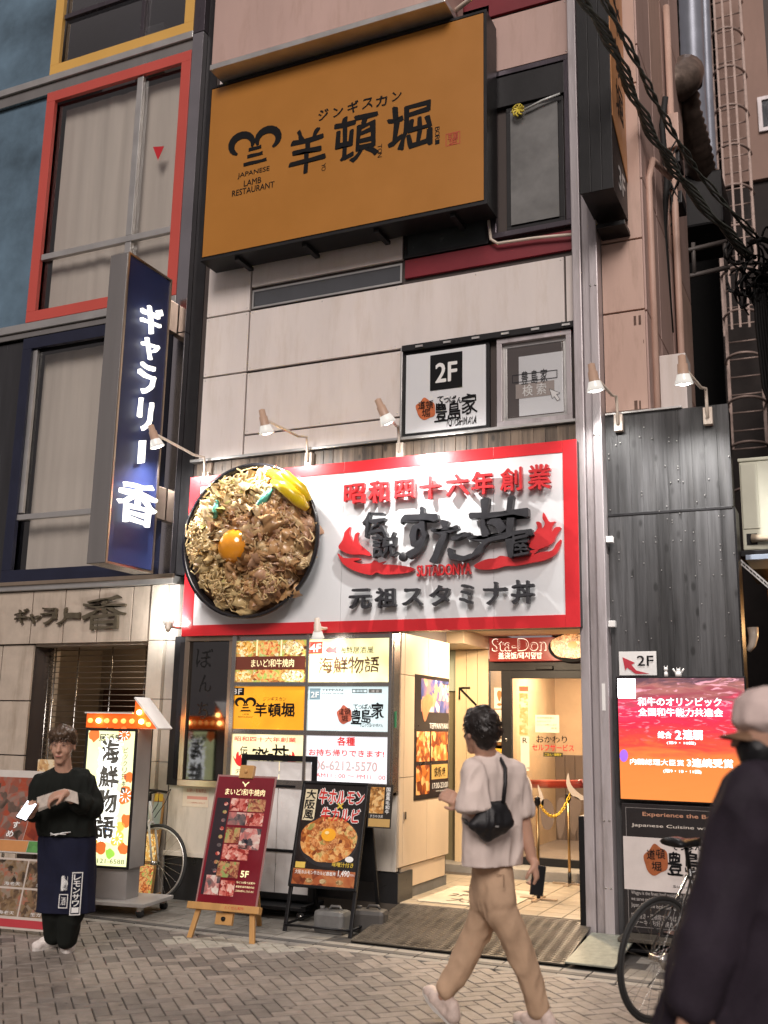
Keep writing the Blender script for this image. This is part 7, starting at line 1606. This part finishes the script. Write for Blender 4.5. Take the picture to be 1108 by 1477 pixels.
organic('t_shirt', [[(P2(686, 1110, .06), .062), (P2(737, 1112, -.06), .060), (P2(704, 1099), .058), (P2(712, 1099), .058)], [(P2(687, 1114, .06), .082), (P2(738, 1115, -.06), .078), (P2(692, 1200, .06), .088), (P2(730, 1200, -.05), .088)], [(P2(692, 1196, .06), .090), (P2(730, 1196, -.05), .090), (P2(691, 1262, .06), .094), (P2(731, 1262, -.05), .094)],
    [(P2(683, 1112, .10), .066), (P2(681, 1168, .17), (.085, .085, .02)), (P2(689, 1164, .15), (.08, .08, .02))], [(P2(738, 1114, -.085), .072), (P2(750, 1175, -.08), (.080, .08, .02)), (P2(757, 1164, -.08), (.06, .06, .02))]], .009, tee, m2, 3, .014, 9, (1, 1, .45), 12, cut=P2(705, 1247).z)
tan = mat('tan_trousers', (.50, .34, .225), .8, var=.12, sc=8, bump=.05, bsc=240, spec=.25)
organic('trousers', [[(P2(701, 1246, -.02), .070), (P2(720, 1246, -.01), .068), (P2(700, 1300, -.05), .090), (P2(720, 1300, .06), .092)], cap2(P2(722, 1315, .07), .088, P2(737, 1340, .08), .080), cap2(P2(737, 1338, .08), .080, P2(760, 1400, .08), .068), cap2(P2(760, 1400, .08), .068, P2(777, 1452, .08), .066),
    cap2(P2(699, 1315, -.06), .086, P2(688, 1345, -.08), .078), cap2(P2(688, 1343, -.08), .078, P2(662, 1398, -.06), .066), cap2(P2(662, 1398, -.06), .066, P2(645, 1426, -.04), .060)], .009, tan, m2, 4, .0095, 11, (1, 1, .42), 21)
organic('hair', [[(h2+vt*.045-hd*.012, E2(.096, .108, .088)), (h2+vt*.0-hd*.045, E2(.09, .08, .085))], [(h2+vt*.0-hd*.05, E2(.082, .07, .07)), (h2-vt*.065-hd*.045, E2(.06, .045, .04))], [(h2+vt*.085+hd*.07, .035), (h2+vt*.09-hd*.03, .05)], [(h2+sd3*.086+vt*.03+hd*.01, .02), (h2+sd3*.08-vt*.01, .018)], [(h2-sd3*.086+vt*.03+hd*.01, .02), (h2-sd3*.08-vt*.01, .018)]], .008, hairm, m2, 3, .007, 22, (1, 1, 1), 4)
def lock2(r_):
    a = r_.uniform(0, 6.28); e = r_.uniform(-.6, 1.); n_ = Vector((cos(a)*cos(e), sin(a)*cos(e), sin(e))); 
    s0 = h2+vt*.03-hd*.02+Vector((n_.x*.085, n_.y*.085, n_.z*.085)); d_ = Vector((cos(a+.9), sin(a+.9), -.9))*.5
    return [s0, s0+n_*.007+d_*.02, s0+n_*.007+d_*.05, s0-n_*.002+d_*.07]
MB().tube([P2(716, 1262, .098), P2(727, 1262, .10), P2(727, 1280, .155)], .0022, 4).build('pocket_seam', mat('seam_brown', (.28, .18, .11), .8), m2)
hair_strands(m2, lock2, 150, hairm, .004, 8)
shoepair((P2(775, 1478, .08).x, P2(775, 1478, .08).y, .004), hd, mat('beige_trainer', (.60, .48, .42), .55, var=.25, sc=25), m2, 1.0)
fr_ = P2(652, 1450, -.04); shoepair((fr_.x-.06, fr_.y, .045), hd, MATS['beige_trainer'], m2, 1.0, -radians(28))
bag = thing('crossbody_bag', "black crossbody bag with a thin strap on the walking man's back", 'bag', P2(705, 1185, .2))
blk = mat('black_nylon', (.010, .010, .012), .5, var=.3, bump=.08, bsc=120)
organic('pouch', [[(P2(709, 1163, .17), .028), (P2(724, 1162, .14), .028), (P2(733, 1187, .14), .034), (P2(703, 1206, .17), .03), (P2(682, 1190, .22), .024), (P2(706, 1186, .20), .045)]], .007, blk, bag, 2, .008, 14, seed=2)
MB().tube([P2(726, 1158, .16), P2(729, 1130, .135), P2(729, 1108, .09), P2(722, 1094, .03), P2(712, 1088, -.02)], .011, 6).tube([P2(680, 1190, .22), P2(672, 1186, .15), P2(668, 1180, .04)], .011, 6).build('strap', blk, bag)
MB().box(P2(717, 1192, .23).x-.012, P2(717, 1192, .23).x+.012, P2(717, 1192, .235).y-.003, P2(717, 1192, .235).y, P2(717, 1192, .23).z-.004, P2(717, 1192, .23).z+.004).build('zip_tag', M['alu'], bag)
ph2 = thing('black_phone', "black phone hanging in the walking man's right hand", 'phone', P2(777, 1270, .03))
F_3 = Fr(P2(776, 1270, .035), (RT+vt*-.15), (vt+RT*.15)); F_3.V = (F_3.V-F_3.U*F_3.V.dot(F_3.U)).normalized(); F_3.N = F_3.U.cross(F_3.V)
panel('phone_body', F_3, -.036, -.078, .036, .078, M['black'], ph2, .010, -.005, bevel=.003); panel('camera_island', F_3, -.030, .040, -.004, .070, M['rubber'], ph2, .002, .0055)

# ---- passer-by in dark clothes and a cap, very near at the right edge
D3 = 3.0
def P3(x, y, f=0.): return pd(x, y, D3-f)
m3 = thing('person', 'passer-by in a purple-black coat and pale cap, close at the right edge', 'person', (P3(1110, 1300).x, P3(1110, 1300).y, 0))
h3 = P3(1112, 1058); hl = -RT.copy(); hl.z = 0; hl.normalize(); y3 = math.atan2(hl.y, hl.x)-pi/2
def E3(a, b, c): return (a, b, c, y3)
gz = m3.location
b3 = [[(h3+vt*.02, E3(.075, .092, .092)), (h3-vt*.05+hl*.03, E3(.06, .065, .05))], [(h3-vt*.04+hl*.03, E3(.055, .06, .05)), (h3-vt*.10+hl*.06, .024)], [(h3+hl*.095, .010), (h3+hl*.112-vt*.035, .012)], cap2(h3-vt*.08, .055, P3(1118, 1130), .06)]
hp3 = Vector((P3(1112, 1477).x, P3(1112, 1477).y, .95))
b3 += [[(P3(1112, 1160, .0), .05), (P3(1130, 1160, -.05), .05), (hp3, .08)]]
for s_ in (-1, 1): b3 += [cap2(hp3+_f*s_*.09, .085, Vector((hp3.x-.04*s_, hp3.y+.09*s_, .5)), .058), cap2(Vector((hp3.x-.04*s_, hp3.y+.09*s_, .5)), .056, Vector((hp3.x-.12*s_, hp3.y+.09*s_, .08)), .038)]
b3 += [cap2(P3(1088, 1175, .06), .035, P3(1038, 1330, .10), .035), cap2(P3(1038, 1330, .10), .035, P3(1000, 1440, .18), .03)] + hand(P3(993, 1466, .18), P3(1000, 1440, .18), -vt, RT*.3+_f*.4, 1, .7, .95)
organic('body', b3, .008, skin, m3, 2)
coat = mat('purple_black_coat', (.030, .022, .033), .75, var=.35, sc=6, bump=.08, bsc=160, spec=.25)
organic('coat', [[(P3(1086, 1140, .08), .075), (P3(1135, 1138, -.05), .08), (P3(1112, 1115), .06)], [(P3(1082, 1148, .1), .085), (P3(1140, 1148), .09), (P3(1040, 1330, .08), .10), (P3(1130, 1330), .14)], [(P3(1040, 1330, .08), .10), (P3(1130, 1330), .14), (P3(1008, 1500, .05), .13), (P3(1130, 1500), .16)],
    [(P3(1008, 1500, .05), .13), (P3(1130, 1500), .16), (P3(1005, 1640, .05), .13), (P3(1130, 1640), .16)], cap2(P3(1084, 1160, .08), .078, P3(1036, 1325, .12), .085), cap2(P3(1036, 1325, .12), .085, P3(998, 1450, .17), .066)], .012, coat, m3, 3, .022, 6, (1, 1, .45), 31)
organic('trousers', [cap2(Vector((hp3.x-.04*s_, hp3.y+.09*s_, .75)), .10, Vector((hp3.x-.12*s_, hp3.y+.09*s_, .12)), .075) for s_ in (-1, 1)], .012, coat, m3, 2, .01, 8, seed=3)
for s_ in (-1, 1): shoepair((hp3.x-.12*s_, hp3.y+.09*s_, .0), hl, blk, m3)
capm = mat('pale_pink_cap', (.70, .56, .52), .8, var=.12, sc=12, bump=.06, bsc=220)
cpo = organic('cap', [[(h3+vt*.055, E3(.098, .112, .085)), (h3+vt*.03, E3(.10, .115, .03))]], .008, capm, m3, 2, .004, 14, seed=1)
vz_ = h3+vt*.004+hl*.10
mb = MB(); nvs = 14; vs = []; fs = []
for i in range(nvs+1):
    a = -pi/2+pi*i/nvs
    for k, r_ in enumerate((0, 1)):
        u = cos(a)*.062*r_; w_ = sin(a)*.088*(1 if r_ else .95); vs.append(vz_+hl*(u-.015)+hl.cross(vt)*w_-vt*(.012*r_+.35*w_*w_*4)); vs.append(vs[-1]-vt*.004)
for i in range(nvs):
    a = 4*i; fs += [(a, a+2, a+6, a+4), (a+1, a+5, a+7, a+3), (a+2, a+3, a+7, a+6)]
mb.add(vs, fs, True).build('cap_brim', mat('brown_brim', (.20, .11, .06), .7), m3)
organic('face_shade_shell', [[(h3-vt*.045+hl*.045, E3(.068, .062, .05)), (h3-vt*.095+hl*.04, E3(.055, .05, .03))]], .008, blk, m3, 2)  # black shell added in place of the shade under the cap
organic('collar', [[(P3(1110, 1135), .085), (h3-vt*.12, .075)]], .009, coat, m3, 2, .01, 9)  # collar shaped up to the chin, adding dark below the shaded face
organic('hair', [[(h3-vt*.015-hl*.01, E3(.082, .07, .05)), (h3-vt*.05-hl*.03, E3(.08, .07, .05))], [(h3-vt*.0-hl*.05, E3(.075, .05, .06)), (h3-vt*.06-hl*.05, E3(.06, .04, .04))]], .008, hairm, m3, 2)  # hair widened over the cheeks to stand in for shade under the cap

# ---- wear on the street: gum spots, a scrap of paper, cigarette ends
rs = random.Random(21); mb = MB()
for k in range(46):
    x_, y_ = rs.uniform(-5.6, -.9), rs.uniform(-3.4, -1.25); r_ = rs.uniform(.008, .017); mb.lathe((x_, y_, .0005), (0, 0, 1), [(r_, 0), (r_*.8, .0012)], 8)
stuff(mb.build('gum_spots', mat('dry_gum', (.10, .09, .08), .8), pv))
for k, (px, py, lab) in enumerate(((222, 1316, 'tiny scrap of white paper on the paving below the pale bicycle'),)):
    c_ = at_ground(px, py); t = tag(MB().prism([c_+Vector((-.03, -.01, .004)), c_+Vector((.03, -.015, .008)), c_+Vector((.025, .012, .005)), c_+Vector((-.02, .014, .010))], (0, 0, .0008)).build('paper_scrap', M['white']), lab, 'litter')
_TS and bpy.data.scenes.remove(_TS)

mb = MB()
for (x0, x1, z0, z1) in ((-5.74, -5.22, 5.59, 6.2), (-5.74, -5.22, 4.95, 5.59), (-5.74, -5.22, 4.08, 4.95), (-5.22, -2.03, 4.95, 5.59), (-5.22, -3.56, 4.30, 4.94), (-2.70, -1.945, 7.55, 8.13)):
    n_ = max(1, round((x1-x0)/.8))
    for i in range(n_+1):
        for z_ in (z0+.035, z1-.035): mb.lathe((x0+.035+(x1-x0-.07)*i/n_, -.0005, z_), (0, -1, 0), [(.007, 0), (.005, .003)], 8)
stuff(mb.build('panel_fixings', M['alu'], RB))
